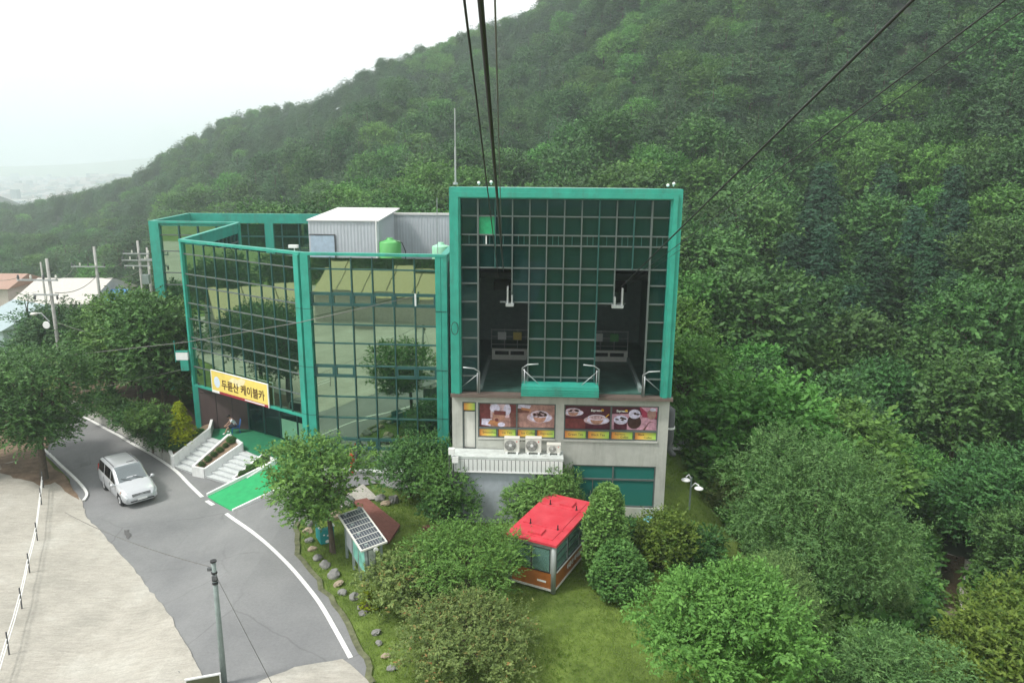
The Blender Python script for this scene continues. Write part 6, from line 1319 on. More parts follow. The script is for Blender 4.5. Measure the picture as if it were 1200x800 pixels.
# ============================================================ SOLAR NOTICE BOARD, BENCH, DECK, STONES
def solarboard():
    a, b = G(431, 693), G(407, 653); a.z = b.z = 0; d = (b - a); LN = d.length; u = d.normalized(); n = Vector((u.y, -u.x, 0)); n = n if n.x > 0 else -n   # n points right
    t = Th('notice_board', (a.x, a.y, 0), 'grey framed notice board with a solar panel roof on the lawn edge', 'notice board')
    F = Fr((b.x, b.y), (a.x, a.y)); zt_ = 2.0
    for k, f in enumerate((0, .36, .66, 1.0)):
        for off in (0., .62):
            if off and 0 < f < 1: continue
            p = b + (a - b) * f + n * off; q = MB(); q.box(p.x - .055, p.x + .055, p.y - .055, p.y + .055, 0, zt_ + (.12 if not off else .3)); t.part('post', q, M['steel'] if 0 else M['poleg'])
    for k, (f0, f1) in enumerate(((.03, .33), (.38, .97))):
        q = MB(); F.box(q, LN * f0, LN * f1, -.03, .03, .62, 1.9); pn = t.part('board_panel', q, M['poleg'])
        q = MB(); F.box(q, LN * f0 + .06, LN * f1 - .06, .031, .036, .7, 1.82); t.part('notice_sheet', q, [M['metalw'], mat('green_notice_print', (.15, .4, .33), .5, var=.35, scale=3)][k], pn)
    p0, p1 = a + n * .04, a + n * .6
    F2 = Fr((p0.x, p0.y), (p1.x, p1.y)); q = MB(); F2.box(q, .02, .34, -.02, .02, .62, 1.9); t.part('board_panel', q, M['poleg']); q = MB(); F2.box(q, .05, .31, .021, .026, .7, 1.82); t.part('notice_sheet', q, mat('pale_notice_print', (.45, .5, .46), .5, var=.4, scale=6))
    # sloping panel
    def rp(s, w_, dz=0): q_ = a + u * s + n * (-.28 + w_); return Vector((q_.x, q_.y, 1.95 + .16 * w_ / 1.1 + dz))
    q = MB(); c4 = [rp(-.25, 0), rp(LN + .2, 0), rp(LN + .2, 1.1), rp(-.25, 1.1)]; c8 = c4 + [c + Vector((0, 0, .07)) for c in c4]; q.add(c8, [(0, 1, 2, 3), (4, 5, 6, 7), (0, 1, 5, 4), (1, 2, 6, 5), (2, 3, 7, 6), (3, 0, 4, 7)]); rf = t.part('roof_frame', q, M['acw'])
    LT = LN + .45; nR = 7
    for i in range(nR):
        s0 = -.25 + .06 + (LT - .12) * i / nR; s1 = s0 + (LT - .12) / nR - .045
        for j in range(9):
            w0 = .06 + .98 * j / 9; w1 = w0 + .98 / 9 - .009; q = MB(); q.add([rp(s0, w0, .075), rp(s1, w0, .075), rp(s1, w1, .075), rp(s0, w1, .075)], [(0, 1, 2, 3)]); t.part('solar_cell', q, M['solar'], rf)
    q = MB(); q.lathe(rp(-.27, .6, -.1), [(.01, 0), (.1, 0), (.1, .03), (.01, .03)], 14, Matrix.Rotation(math.atan2(u.y, u.x), 4, 'Z') @ Matrix.Rotation(RAD(-90), 4, 'Y')); t.part('round_badge', q, M['white'])
solarboard()
def bench():
    p = G(369, 634); q_ = G(385, 637); u = Vector((.62, -.78, 0)).normalized(); v = Vector((.8, .6, 0)).normalized(); c = Vector((p.x - .05, p.y + .35, T(p.x, p.y)))
    u = (G(378, 646) - G(369, 632)); u.z = 0; u.normalize(); v = Vector((-u.y, u.x, 0)); v = v if v.x > 0 else -v
    t = Th('park_bench', c, 'teal slatted bench with two white side rails beside the young zelkova', 'bench')
    def P(a, b, z): return c + u * a + v * b + Vector((0, 0, z))
    for b in (0, .62):
        q = MB(); vs = [P(0, b - .04, .80), P(.85, b - .04, .80), P(.85, b + .06, .80), P(0, b + .06, .80)]; q.add(vs + [w_ + Vector((0, 0, .05)) for w_ in vs], [(0, 1, 2, 3), (4, 5, 6, 7), (0, 1, 5, 4), (1, 2, 6, 5), (2, 3, 7, 6), (3, 0, 4, 7)]); t.part('side_rail', q, M['white'])
        q = MB(); vs = [P(.04, b, .05), P(.81, b, .05), P(.81, b + .03, .05), P(.04, b + .03, .05)]; q.add(vs + [w_ + Vector((0, 0, .73)) for w_ in vs], [(0, 1, 2, 3), (4, 5, 6, 7), (0, 1, 5, 4), (1, 2, 6, 5), (2, 3, 7, 6), (3, 0, 4, 7)]); t.part('side_panel', q, M['teal'])
    for k in range(6):
        z = .42 + .02 * k; q = MB(); vs = [P(.06 + .13 * k, .03, z), P(.16 + .13 * k, .03, z), P(.16 + .13 * k, .6, z), P(.06 + .13 * k, .6, z)]; q.add(vs + [w_ + Vector((0, 0, .03)) for w_ in vs], [(0, 1, 2, 3), (4, 5, 6, 7), (0, 1, 5, 4), (1, 2, 6, 5), (2, 3, 7, 6), (3, 0, 4, 7)]); t.part('seat_slat', q, M['teal'])
    q = MB(); vs = [P(.86, .0, .05), P(.86, .62, .05), P(.86, .62, .72), P(.86, .0, .72)]; q.add(vs + [w_ + u * .03 for w_ in vs], [(0, 1, 2, 3), (4, 5, 6, 7), (0, 1, 5, 4), (1, 2, 6, 5), (2, 3, 7, 6), (3, 0, 4, 7)]); t.part('end_panel', q, M['teal'])
    for (b, z, s) in ((.16, .5, .05), (.34, .44, .06), (.3, .16, .1), (.48, .2, .07)):
        q = MB(); q.add([P(.894, b + s * cos(k * pi / 4), z + s * .8 * sin(k * pi / 4)) for k in range(8)], [tuple(range(8))]); t.part('white_spot', q, M['white'])
bench()
t = Th('timber_deck', G(430, 600), 'red brown boarded walkway across the lawn behind the notice board', 'walkway')
d0, d1, d2, d3 = [GZ(u, v, .22) for u, v in ((414, 586), (430, 583), (469, 614), (456, 634))]
nbd = 9
for k in range(nbd):
    f0, f1 = k / nbd, (k + .93) / nbd; a, b = d0.lerp(d1, f0), d0.lerp(d1, f1); c, d = d3.lerp(d2, f1), d3.lerp(d2, f0)
    q = MB(); q.prism([tuple(x[:2]) for x in (a, b, c, d)], .12, .22); t.part('board', q, M['rdeck'])
for f in (.02, .5, .97):
    a, b = d0.lerp(d3, f), d1.lerp(d2, f); q = MB(); q.tube([(a.x, a.y, .06), (b.x, b.y, .06)], .06, 4); t.part('joist', q, M['bark'])
# a second small red-brown piece seen through the maple
for (u, v, s, lb) in ((508, 621, .5, 'small red brown timber step half hidden behind the maple'), (520, 612, .35, 'short red brown timber edge near the annex wall')):
    p = G(u, v); q = MB(); q.box(p.x - s, p.x + s, p.y - .12, p.y + .12, 0, .22); o = q.build('timber_step', M['rdeck'], off=(p.x, p.y, 0)); o.location = (p.x, p.y, 0); tag(o, lb, 'step')
def boulder(x, y, s, seed, m_, lb, gp_=None, z=None, tall=1.):
    r = np.random.default_rng(seed); import bmesh
    bm = bmesh.new(); bmesh.ops.create_icosphere(bm, subdivisions=3, radius=1)
    ax = r.normal(size=(9, 3)); ax /= np.linalg.norm(ax, axis=1, keepdims=True); dd = r.uniform(.62, .95, 9)
    for vv in bm.verts:
        p = np.array(vv.co)
        for a_, d_ in zip(ax, dd):
            h_ = p @ a_ - d_
            if h_ > 0: p = p - a_ * h_
        p = p * (1 + .05 * noise.noise(Vector(p * 3 + seed))); vv.co = Vector(p * np.array([s, s * r.uniform(.6, .9), s * .6 * tall]))
    me = bpy.data.meshes.new('boulder'); bm.to_mesh(me); bm.free(); me.materials.append(m_); me.polygons.foreach_set('use_smooth', [False] * len(me.polygons))
    o = bpy.data.objects.new('boulder', me); COL.objects.link(o); o.location = (x, y, (T(x, y) if z is None else z) + s * .04 * tall); o.rotation_euler = (r.uniform(-.2, .2), r.uniform(-.2, .2), r.uniform(0, 6)); tag(o, lb, 'boulder', gp_)
stn = [(362, 614, .38, 0), (361, 622, .36, 1), (363, 633, .3, 0), (366, 643, .28, 1), (373, 653, .36, 0), (380, 662, .42, 0), (391, 673, .42, 0), (397, 684, .3, 1), (402, 694, .3, 0), (415, 699, .32, 0), (422, 711, .2, 0), (426, 718, .26, 0), (441, 741, .26, 0), (444, 753, .2, 0), (452, 768, .24, 1), (459, 783, .24, 0)]
ordn = 'first second third fourth fifth sixth seventh eighth ninth tenth eleventh twelfth thirteenth fourteenth fifteenth sixteenth'.split()
for k, (u, v, s, c_) in enumerate(stn):
    p = G(u, v); boulder(p.x, p.y, s * .8, 50 + k, (M['stone'], M['stonet'])[c_], '%s boulder edging the lawn, %s in the row counted from the bench' % (('grey', 'tan')[c_], ordn[k]), 'boulders edging the lawn along the road')
for k, (u, v, s, tl, c_, lb) in enumerate(((461, 588, .3, 2.6, 0, 'tall upright grey standing stone in front of the dark bushes'), (446, 584, .34, 1, 0, 'pale rounded stone beside the standing stone'), (452, 590, .3, 1, 1, 'tan stone between the standing stone and the boarded walkway'), (394, 605, .42, 1, 1, 'tan boulder behind the bench at the forecourt edge'), (407, 590, .5, 1.5, 0, 'grey boulder at the start of the boarded walkway'), (355, 608, .45, 1, 0, 'dark boulder at the lawn corner nearest the road'), (706, 690, .22, .7, 0, 'small flat stone at the foot of the arborvitae'))):
    p = G(u, v); boulder(p.x, p.y, s, 90 + k, (M['stone'], M['stonet'])[c_], lb, None, tall=tl)
# creek with rocks in the ravine
cz = -6.6; creek = [(15.0, 24.2), (17.5, 26.6), (20.2, 31), (22.2, 36.0), (24.6, 40.4), (27.5, 45), (30.5, 44), (27.2, 39.6), (24.6, 35.0), (22.6, 30.2), (19.4, 25.6), (16.6, 22.8)]
def strip_on(name, poly, m_, dz): return sheet(name, poly, m_, dz, step=1.0)
strip_on('creek_bed', jag(creek, .35, 3, 4), M['gravel'], .05)
cc = [((a[0] * .72 + b[0] * .28), (a[1] * .72 + b[1] * .28)) for a, b in zip(creek, creek[::-1])]
wat = mat('brown_creek_water', (.075, .05, .035), .12, var=.2, spec=.6)
sheet('creek', jag(cc, .12, 2, 6), wat, .12, step=1.0)
for k, (x, y, s) in enumerate(((23.2, 37.8, 1.1), (24.4, 39.6, .8), (21.6, 35.2, .9), (20.6, 32.6, .8), (25.6, 41.6, .9), (22.4, 33.8, .6), (23.9, 36.4, .6), (19.6, 30.2, .7), (21.0, 36.6, .7), (18.6, 27.8, .6))):
    boulder(x, y, s, 130 + k, M['stonet'] if k % 3 == 0 else M['gravel'], 'pale creek boulder, %s seen going up the ravine' % ordn[k], 'boulders in the creek')
# twin garden lamp
p = G(807, 607); t = Th('garden_lamp', (p.x, p.y, 0), 'garden lamp post with two white disc shaped heads on the lawn', 'lamp')
q = MB(); q.tube([(p.x, p.y, 0), (p.x, p.y, 1.75)], .05, 8); t.part('post', q, M['poleg'])
for (dx, z) in ((-.32, 1.75), (.36, 1.3)):
    q = MB(); q.tube([(p.x, p.y, z - .1), (p.x + dx * .5, p.y - .1, z + .18), (p.x + dx, p.y - .2, z + .1)], .03, 6); t.part('arm', q, M['white'])
    q = MB(); q.lathe((p.x + dx, p.y - .2, z - .08), [(.01, .12), (.08, .11), (.22, .03), (.23, 0), (.08, -.04), (.01, -.05)], 20); t.part('lamp_shade', q, M['white'], smooth=True)
p = G(762, 611); q = MB(); q.lathe((p.x, p.y, .02), [(.3, 0), (.34, .12), (.3, .13), (.26, .03), (.01, .03)], 16); o = q.build('wash_basin', mat('light_blue_plastic', (.15, .5, .65), .4), off=(p.x, p.y, 0), smooth=True); o.location = (p.x, p.y, 0); tag(o, 'light blue plastic basin on the ground at the tower base', 'basin')

# ============================================================ FENCE ON THE PAD, STEEL POLE, WIRES
t = Th('rope_fence', G(30, 690), 'low fence of thin posts and two white ropes on the concrete pad', 'fence')
fp_ = [G(u, v) for u, v in ((51, 572), (49, 592), (44, 634), (35, 672), (26, 714), (11, 768), (-8, 830))]
tops = []
for p in fp_:
    q = MB(); q.tube([(p.x, p.y, p.z), (p.x + .02, p.y, p.z + 1.0)], .028, 6); t.part('post', q, M['dgrey']); tops.append(p)
for z in (.72, .5):
    for a, b in zip(tops[:-1], tops[1:]):
        q = MB(); m_ = (a + b) / 2; q.tube([(a.x, a.y, a.z + z), (m_.x, m_.y, m_.z + z - .04), (b.x, b.y, b.z + z)], .022, 5); t.part('rope', q, M['white'])
pb_ = G(263, 802); pt = AT(250, 658, pb_.y - .3)
t = Th('steel_pole', (pb_.x, pb_.y, pb_.z), 'thin greenish steel pole at the bottom left of the road', 'pole')
q = MB(); q.tube([(pb_.x, pb_.y, pb_.z), (pb_.x + (pt.x - pb_.x) * .5, pb_.y - .15, pt.z * .5), (pt.x, pt.y, pt.z)], [.1, .085, .068], 12); t.part('shaft', q, M['poleg'], smooth=True)
q = MB(); q.tube([(pt.x, pt.y, pt.z), (pt.x, pt.y, pt.z + .05)], .1, 10); t.part('cap', q, M['black'])
for z in (.35, .6, .72):
    q = MB(); q.tube([(pt.x, pt.y, pt.z - z), (pt.x, pt.y, pt.z - z - .05)], .095, 10); t.part('clamp_band', q, M['black'])
q = MB(); q.box(pt.x - .2, pt.x - .08, pt.y - .05, pt.y + .05, pt.z - .3, pt.z - .2); q.box(pt.x - .03, pt.x + .12, pt.y - .16, pt.y - .08, pt.z - .55, pt.z - .42); t.part('wire_clamp', q, M['dgrey'])
def wire(name, pts, r, m_, lb, sag=0., cat='cable', grp=None, n=6):
    a, b = Vector(pts[0]), Vector(pts[-1]); q = MB(); P = [a.lerp(b, k / 24) - Vector((0, 0, sag * 4 * (k / 24) * (1 - k / 24))) for k in range(25)] if len(pts) == 2 and sag else [Vector(p) for p in pts]
    q.tube([p - a for p in P], r, n); o = q.build(name, m_, smooth=True); o.location = a; tag(o, lb, cat, grp); return o
wire('wire', [AT(76, 600, 35.5), (pt.x, pt.y, pt.z - .2)], .012, M['cablel'], 'thin wire from the steel pole across the road to the pad', .25, 'wire')
wire('wire', [(pt.x + .05, pt.y, pt.z - .5), G(320, 803)], .010, M['cablel'], 'thin guy wire from the steel pole down to the right', 0, 'wire')
p = GZ(218, 797, .6); p2 = GZ(257, 790, .6)
t = Th('road_sign', (p.x, p.y, T(p.x, p.y)), 'white framed dark board leaning beside the steel pole at the bottom edge', 'sign')
Fq = Fr((p.x, p.y), (p2.x, p2.y)); q = MB(); Fq.box(q, 0, Fq.len, -.03, .0, -.6, .6); t.part('board', q, mat('olive_board', (.09, .1, .05), .6)); q = MB(); Fq.box(q, -.04, Fq.len + .04, -.04, .03, .6, .65); Fq.box(q, Fq.len, Fq.len + .04, -.04, .03, -.6, .6); t.part('frame', q, M['concw'])
# service wires in front of the building
wire('wire', [AT(-60, 432, 41), AT(217, 401, 43.8), AT(350, 378, 39.4), AT(487, 347, 39.2)], .022, M['cablel'], 'grey service wire crossing in front of the glass wing', 0, 'wire')
wire('wire', [AT(-40, 480, 47), AT(216, 432, 45.6)], .012, M['cablel'], 'thin lower wire leading to the sign at the glass corner', .2, 'wire')
p = AT(487, 352, 39.2); q = MB(); q.tube([(p.x, p.y, p.z - .3), (p.x, p.y, p.z + .35)], .05, 8); o = q.build('wire_bracket', M['white'], off=p); o.location = p; tag(o, 'white vertical wire bracket on the front of the glass wing', 'bracket')
p = F_T.p(.22, .42, 9.5); q = MB(); q.tube([p + Vector((.16 * cos(k * pi / 6), -.02, .3 * sin(k * pi / 6))) for k in range(13)], .02, 5); o = q.build('wire_coil', M['black'], off=p); o.location = p; tag(o, 'black coil of wire hanging on the left frame of the tower', 'wire')
# ropeway cables
def rope(u0, v0, Y0, u1, v1, Y1, r, m_, lb, back=14):
    a, b = AT(u0, v0, Y0), AT(u1, v1, Y1); d = (a - b); a2 = a + d * (back / d.length); wire('ropeway_cable', [b, a2], r, m_, lb, 0, 'cable', 'ropeway cables')
rope(563, 0, 6.6, 590, 318, 34.2, .027, M['cable'], 'thickest dark ropeway cable running up above the left opening of the tower', 9)
rope(544, 0, 6.6, 584, 325, 36.5, .012, M['cable'], 'thin dark ropeway cable left of the thick one')
rope(580, 0, 6.6, 588.5, 310, 36.5, .009, M['cablel'], 'thin grey ropeway cable right of the thick one')
rope(1070, 0, 11, 728, 336, 34.4, .024, M['cable'], 'dark ropeway cable running from the right opening up to the upper right')
rope(1178, 0, 9.5, 737, 330, 34.4, .011, M['cable'], 'upper thin grey ropeway cable leading to the upper right corner', 3)
rope(1200, 12, 9.5, 735, 336, 34.6, .007, M['cable'], 'lower thin grey ropeway cable leading to the upper right corner', 3)

# ============================================================ PEOPLE
def person(loc, rz, J, R, parts, label, face=True):
    """skin-modifier body; J joints, edges; clothing as separate skinned shells"""
    t = bpy.data.objects.new('person', None); COL.objects.link(t); t.location = loc; t.rotation_euler = (0, 0, rz); tag(t, label, 'person')
    def shell(name, joints, edges, radii, matl, lvl=2):
        me = bpy.data.meshes.new(name); me.from_pydata([J[j] for j in joints], [(joints.index(a), joints.index(b)) for a, b in edges], []); o = bpy.data.objects.new(name, me); COL.objects.link(o)
        md = o.modifiers.new('skin', 'SKIN'); md.use_smooth_shade = True
        sv = me.skin_vertices[0].data
        for i, j in enumerate(joints): r_ = radii[j]; sv[i].radius = r_ if hasattr(r_, '__len__') else (r_, r_); sv[i].use_root = (i == 0)
        s2_ = o.modifiers.new('sub', 'SUBSURF'); s2_.levels = lvl; s2_.render_levels = lvl
        dg = bpy.context.evaluated_depsgraph_get(); m2_ = bpy.data.meshes.new_from_object(o.evaluated_get(dg)); m2_.name = name
        bpy.data.objects.remove(o); m2_.materials.clear(); m2_.materials.append(matl); m2_.polygons.foreach_set('use_smooth', [True] * len(m2_.polygons)); o = bpy.data.objects.new(name, m2_); COL.objects.link(o); o.parent = t; return o
    for nm, joints, edges, radii, matl in parts: shell(nm, joints, edges, {**R, **radii}, matl)
    return t
def human(J, loc, rz, label, top, bottom, shoes, sleeves='short', legs='short'):
    """J: named joints in metres, person facing +X"""
    R = dict(pelvis=(.13, .11), waist=(.115, .09), chest=(.15, .105), neck=.05, head=.085, crown=.07, jaw=.062, sl=.055, sr=.055, el=.04, er=.04, wl=.028, wr=.028, hl=.03, hr=.03, hipl=.085, hipr=.085, kl=.058, kr=.058, al=.04, ar=.04, tl=.035, tr=.035)
    ed = [('pelvis', 'waist'), ('waist', 'chest'), ('chest', 'neck'), ('neck', 'head'), ('head', 'crown'), ('head', 'jaw'), ('chest', 'sl'), ('sl', 'el'), ('el', 'wl'), ('wl', 'hl'), ('chest', 'sr'), ('sr', 'er'), ('er', 'wr'), ('wr', 'hr'), ('pelvis', 'hipl'), ('hipl', 'kl'), ('kl', 'al'), ('al', 'tl'), ('pelvis', 'hipr'), ('hipr', 'kr'), ('kr', 'ar'), ('ar', 'tr')]
    for s in 'lr':   # five fingers and a thumb direction from the hand
        h = Vector(J['h' + s]); w_ = Vector(J['w' + s]); d = (h - w_).normalized(); sd = d.cross(Vector((0, 0, 1))); sd = sd.normalized() if sd.length > .1 else Vector((0, 1, 0))
        for k, (o_, ln) in enumerate(((-.027, .06), (-.009, .072), (.009, .068), (.027, .052))):
            a = 'f%s%da' % (s, k); b = 'f%s%db' % (s, k); J[a] = tuple(h + sd * o_ + d * .045); J[b] = tuple(h + sd * o_ * 1.1 + d * (.045 + ln * .8) + Vector((0, 0, -.02))); R[a] = R[b] = .0085; ed += [('h' + s, a), (a, b)]
        a = 'th' + s; J[a] = tuple(h - sd * .055 + d * .01); R[a] = .01; ed.append(('h' + s, a))
    for k in ('hl', 'hr'): R[k] = (.034, .018)
    allj = ['pelvis'] + [j for j in J if j != 'pelvis']
    pr = [('body', allj, ed, {}, M['skin'])]
    tj = ['waist', 'pelvis', 'chest', 'sl', 'sr']; te = [('waist', 'pelvis'), ('waist', 'chest'), ('chest', 'sl'), ('chest', 'sr')]
    for s in 'lr':
        e = 'm' + s; J[e] = tuple((Vector(J['s' + s]) * .45 + Vector(J['e' + s]) * .55)) if sleeves == 'short' else J['w' + s]
        if sleeves == 'short': tj.append(e); te.append(('s' + s, e)); R[e] = .055
        else: tj += ['e' + s, 'w' + s]; te += [('s' + s, 'e' + s), ('e' + s, 'w' + s)]
    gr = {j: (tuple(x * 1.14 for x in R[j]) if hasattr(R[j], '__len__') else R[j] * 1.22) for j in tj}; gr['pelvis'] = (.14, .125)
    pr.append(('shirt' if sleeves == 'short' else 'jacket', tj, te, gr, top))
    bj = ['pelvis', 'hipl', 'hipr']; be = [('pelvis', 'hipl'), ('pelvis', 'hipr')]
    for s in 'lr':
        bj.append('k' + s); be.append(('hip' + s, 'k' + s))
        if legs == 'long': bj.append('a' + s); be.append(('k' + s, 'a' + s))
    g2 = {'pelvis': (.15, .13), 'hipl': .1, 'hipr': .1, 'kl': .072, 'kr': .072, 'al': .055, 'ar': .055}
    pr.append(('shorts' if legs == 'short' else 'trousers', bj, be, g2, bottom))
    for s in 'lr': pr.append(('shoe', ['a' + s, 't' + s], [('a' + s, 't' + s)], {'a' + s: .052, 't' + s: .045}, shoes))
    t = person(loc, rz, J, R, pr, label)
    hc = Vector(J['head']); nk = Vector(J['neck']); up = (hc - nk).normalized(); fw = Vector((1, 0, 0)); fw = (fw - up * fw.dot(up)).normalized(); sd = up.cross(fw)
    def add(nm, mb, m_): o = mb.build(nm, m_, smooth=True); o.parent = t
    R3 = Matrix((tuple(sd) , tuple(fw), tuple(up))).transposed().to_4x4()
    q = MB(); q.lathe(hc - fw * .015 + up * .02, [(.098, -.03), (.108, .02), (.1, .07), (.07, .11), (.01, .125)], 14, R3); add('hair', q, M['hair'])
    for s in (1, -1):
        q = MB(); q.lathe(hc + fw * .082 + sd * .03 * s + up * .005, [(.001, -.008), (.009, 0), (.001, .008)], 8, R3); add('eye', q, M['black'])
        q = MB(); q.lathe(hc + sd * .088 * s, [(.001, -.03), (.014, -.01), (.018, .015), (.001, .03)], 8, R3); add('ear', q, M['skin'])
    q = MB(); q.tube([hc + fw * .088 + up * .005, hc + fw * .108 - up * .03], [.008, .014], 6); add('nose', q, M['skin'])
    q = MB(); q.tube([hc + fw * .086 - up * .055 - sd * .02, hc + fw * .092 - up * .055, hc + fw * .086 - up * .055 + sd * .02], .006, 5); add('mouth', q, M['redc'])
    return t
# seated person, leaning forward on a blue plastic chair
ps = GZ(277, 506.5, DZ); 
Js = dict(pelvis=(0, 0, .48), waist=(.05, 0, .64), chest=(.20, 0, .88), neck=(.31, 0, 1.0), head=(.38, 0, 1.10), crown=(.37, 0, 1.17), jaw=(.43, 0, 1.06), sl=(.23, .19, .92), sr=(.23, -.19, .92), el=(.36, .24, .68), er=(.38, -.22, .68), wl=(.55, .14, .56), wr=(.56, -.12, .56), hl=(.61, .11, .53), hr=(.62, -.09, .53), hipl=(.06, .1, .46), hipr=(.06, -.1, .46), kl=(.48, .14, .47), kr=(.47, -.16, .46), al=(.68, .14, .08), ar=(.38, -.18, .08), tl=(.83, .16, .04), tr=(.53, -.2, .04))
human(Js, (ps.x, ps.y, DZ), RAD(205), 'person in white T-shirt and dark shorts leaning forward on a blue chair', M['shirt'], M['navy'], M['white'])
tc_ = Th('plastic_chair', (ps.x, ps.y, DZ), 'blue plastic chair under the seated person by the brown wall', 'chair'); tc_.o.rotation_euler = (0, 0, RAD(205)); tc_.loc = Vector((0, 0, 0))
q = MB(); q.box(-.2, .24, -.22, .22, .37, .405); tc_.part('seat', q, M['bluep'])
q = MB(); q.add([(-.20, -.21, .4), (-.20, .21, .4), (-.30, .2, .84), (-.30, -.2, .84), (-.225, -.21, .4), (-.225, .21, .4), (-.325, .2, .84), (-.325, -.2, .84)], [(0, 1, 2, 3), (4, 5, 6, 7), (0, 1, 5, 4), (1, 2, 6, 5), (2, 3, 7, 6), (3, 0, 4, 7)]); tc_.part('backrest', q, M['bluep'])
for sx in (-1, 1):
    for sy in (-1, 1): q = MB(); q.tube([(.02 + .19 * sx, .18 * sy, .37), (.02 + .24 * sx, .21 * sy, 0)], [.02, .016], 6); tc_.part('leg', q, M['bluep'])
pbt = GZ(270.5, 509.5, DZ); q = MB(); q.lathe((pbt.x, pbt.y, DZ), [(.05, 0), (.055, .1), (.03, .16), (.02, .2), (.001, .2)], 12); o = q.build('drink_bottle', M['tankp'], off=(pbt.x, pbt.y, DZ), smooth=True); o.location = (pbt.x, pbt.y, DZ); tag(o, 'pale green bottle on the carpet at the feet of the seated person', 'bottle')
# standing person in red beside the glass door
pr_ = G(413, 556)
Jr = dict(pelvis=(0, 0, .92), waist=(0, 0, 1.08), chest=(.01, 0, 1.32), neck=(.02, 0, 1.48), head=(.04, 0, 1.61), crown=(.03, 0, 1.68), jaw=(.08, 0, 1.57), sl=(0, .19, 1.38), sr=(0, -.19, 1.38), el=(.02, .25, 1.12), er=(.05, -.25, 1.12), wl=(.15, .2, .92), wr=(.25, -.16, 1.05), hl=(.18, .19, .86), hr=(.31, -.13, 1.07), hipl=(0, .1, .88), hipr=(0, -.1, .88), kl=(.05, .12, .5), kr=(-.02, -.12, .5), al=(.02, .13, .08), ar=(-.1, -.13, .08), tl=(.16, .14, .04), tr=(.04, -.14, .04))
human(Jr, (pr_.x, pr_.y, pr_.z + .02), RAD(200), 'person in red clothes with a dark backpack standing by the glass wing', M['redc'], M['redc'], M['redc'], 'long', 'long')
bp_ = Vector((pr_.x, pr_.y, pr_.z)) + Vector((.22, .08, 0)); tb_ = Th('backpack', (bp_.x, bp_.y, pr_.z + 1.0), 'dark backpack worn by the person in red', 'backpack')
q = MB(); q.lathe((bp_.x, bp_.y, pr_.z + 1.0), [(.01, 0), (.12, .02), (.15, .12), (.14, .3), (.1, .4), (.01, .42)], 12); tb_.part('bag', q, M['dgrey'], smooth=True)

# ============================================================ VILLAGE, POWER POLES, FAR TOWN
def ppole(u_t, v_t, Y_, hgt, arms, lb, lamp=False, r=.17):
    tp = AT(u_t, v_t, Y_); zb_ = tp.z - hgt; t = Th('power_pole', (tp.x, tp.y, zb_), lb, 'power pole', 'power poles at the far left')
    q = MB(); q.tube([(tp.x, tp.y, zb_), (tp.x, tp.y, tp.z)], [r * 1.15, r * .7], 10); t.part('pole_shaft', q, M['pole'], smooth=True)
    for dz, x0, x1 in arms:
        q = MB(); q.box(tp.x + x0, tp.x + x1, tp.y - .22, tp.y - .12, tp.z - dz - .12, tp.z - dz); ar = t.part('crossarm', q, M['steel'])
        n_ = max(2, int((x1 - x0) / .8))
        for k in range(n_ + 1):
            x = tp.x + x0 + .1 + (x1 - x0 - .2) * k / n_; s_ = -1 if dz > 2.2 else 1; q = MB(); z = tp.z - dz + (.0 if s_ > 0 else -.12); q.lathe((x, tp.y - .17, z), [(.04, 0), (.1, .06 * s_), (.05, .1 * s_), (.1, .16 * s_), (.05, .2 * s_), (.08, .26 * s_), (.01, .32 * s_)], 8); t.part('insulator', q, M['acw'] if k % 2 else M['dgrey'], ar)
    return t, tp, zb_
t1, tp1, _ = ppole(54.5, 303, 53, 11.5, [(1.45, -2.2, .7), (2.5, -1.2, .6)], 'concrete power pole with a street lamp and round mirror, front one at the far left', r=.14)
p = AT(40, 367.5, 52.8); q_ = AT(58, 377, 52.9)
q = MB(); q.tube([q_, (q_.lerp(p, .5) + Vector((0, 0, .35))), p], .045, 7); t1.part('lamp_arm', q, M['steel'])
q = MB(); q.lathe(p, [(.01, .1), (.22, .06), (.26, -.04), (.1, -.12), (.01, -.13)], 12); t1.part('lamp_head', q, M['acw'], smooth=True)
p = AT(54, 381, 52.6); q = MB(); q.lathe(p, [(.01, .0), (.25, .0), (.27, -.04), (.01, -.05)], 18, Matrix.Rotation(RAD(90), 4, 'X')); t1.part('traffic_mirror', q, M['white'])
t2, tp2, _ = ppole(110, 289, 74, 10.5, [(1.9, -2.4, 1.0)], 'concrete power pole with a single long crossarm in front of the village roofs')
t3, tp3, _ = ppole(161, 282, 80, 11, [(1.3, -1.6, 1.2), (2.0, -1.8, 1.6), (2.6, -1.6, 1.2)], 'power pole crowded with crossarms and insulators beside the rear glass block')
q = MB(); q.box(tp3.x + .2, tp3.x + .9, tp3.y - .3, tp3.y + .2, tp3.z - 4.6, tp3.z - 3.6); t3.part('transformer', q, M['poleg'])
t4, tp4, _ = ppole(172, 290, 82, 10, [(1.2, -1, 1)], 'second power pole just right of the crowded one', r=.15)
t5, tp5, _ = ppole(47.5, 307, 84, 9, [], 'thin bare pole behind the street lamp pole', r=.13)
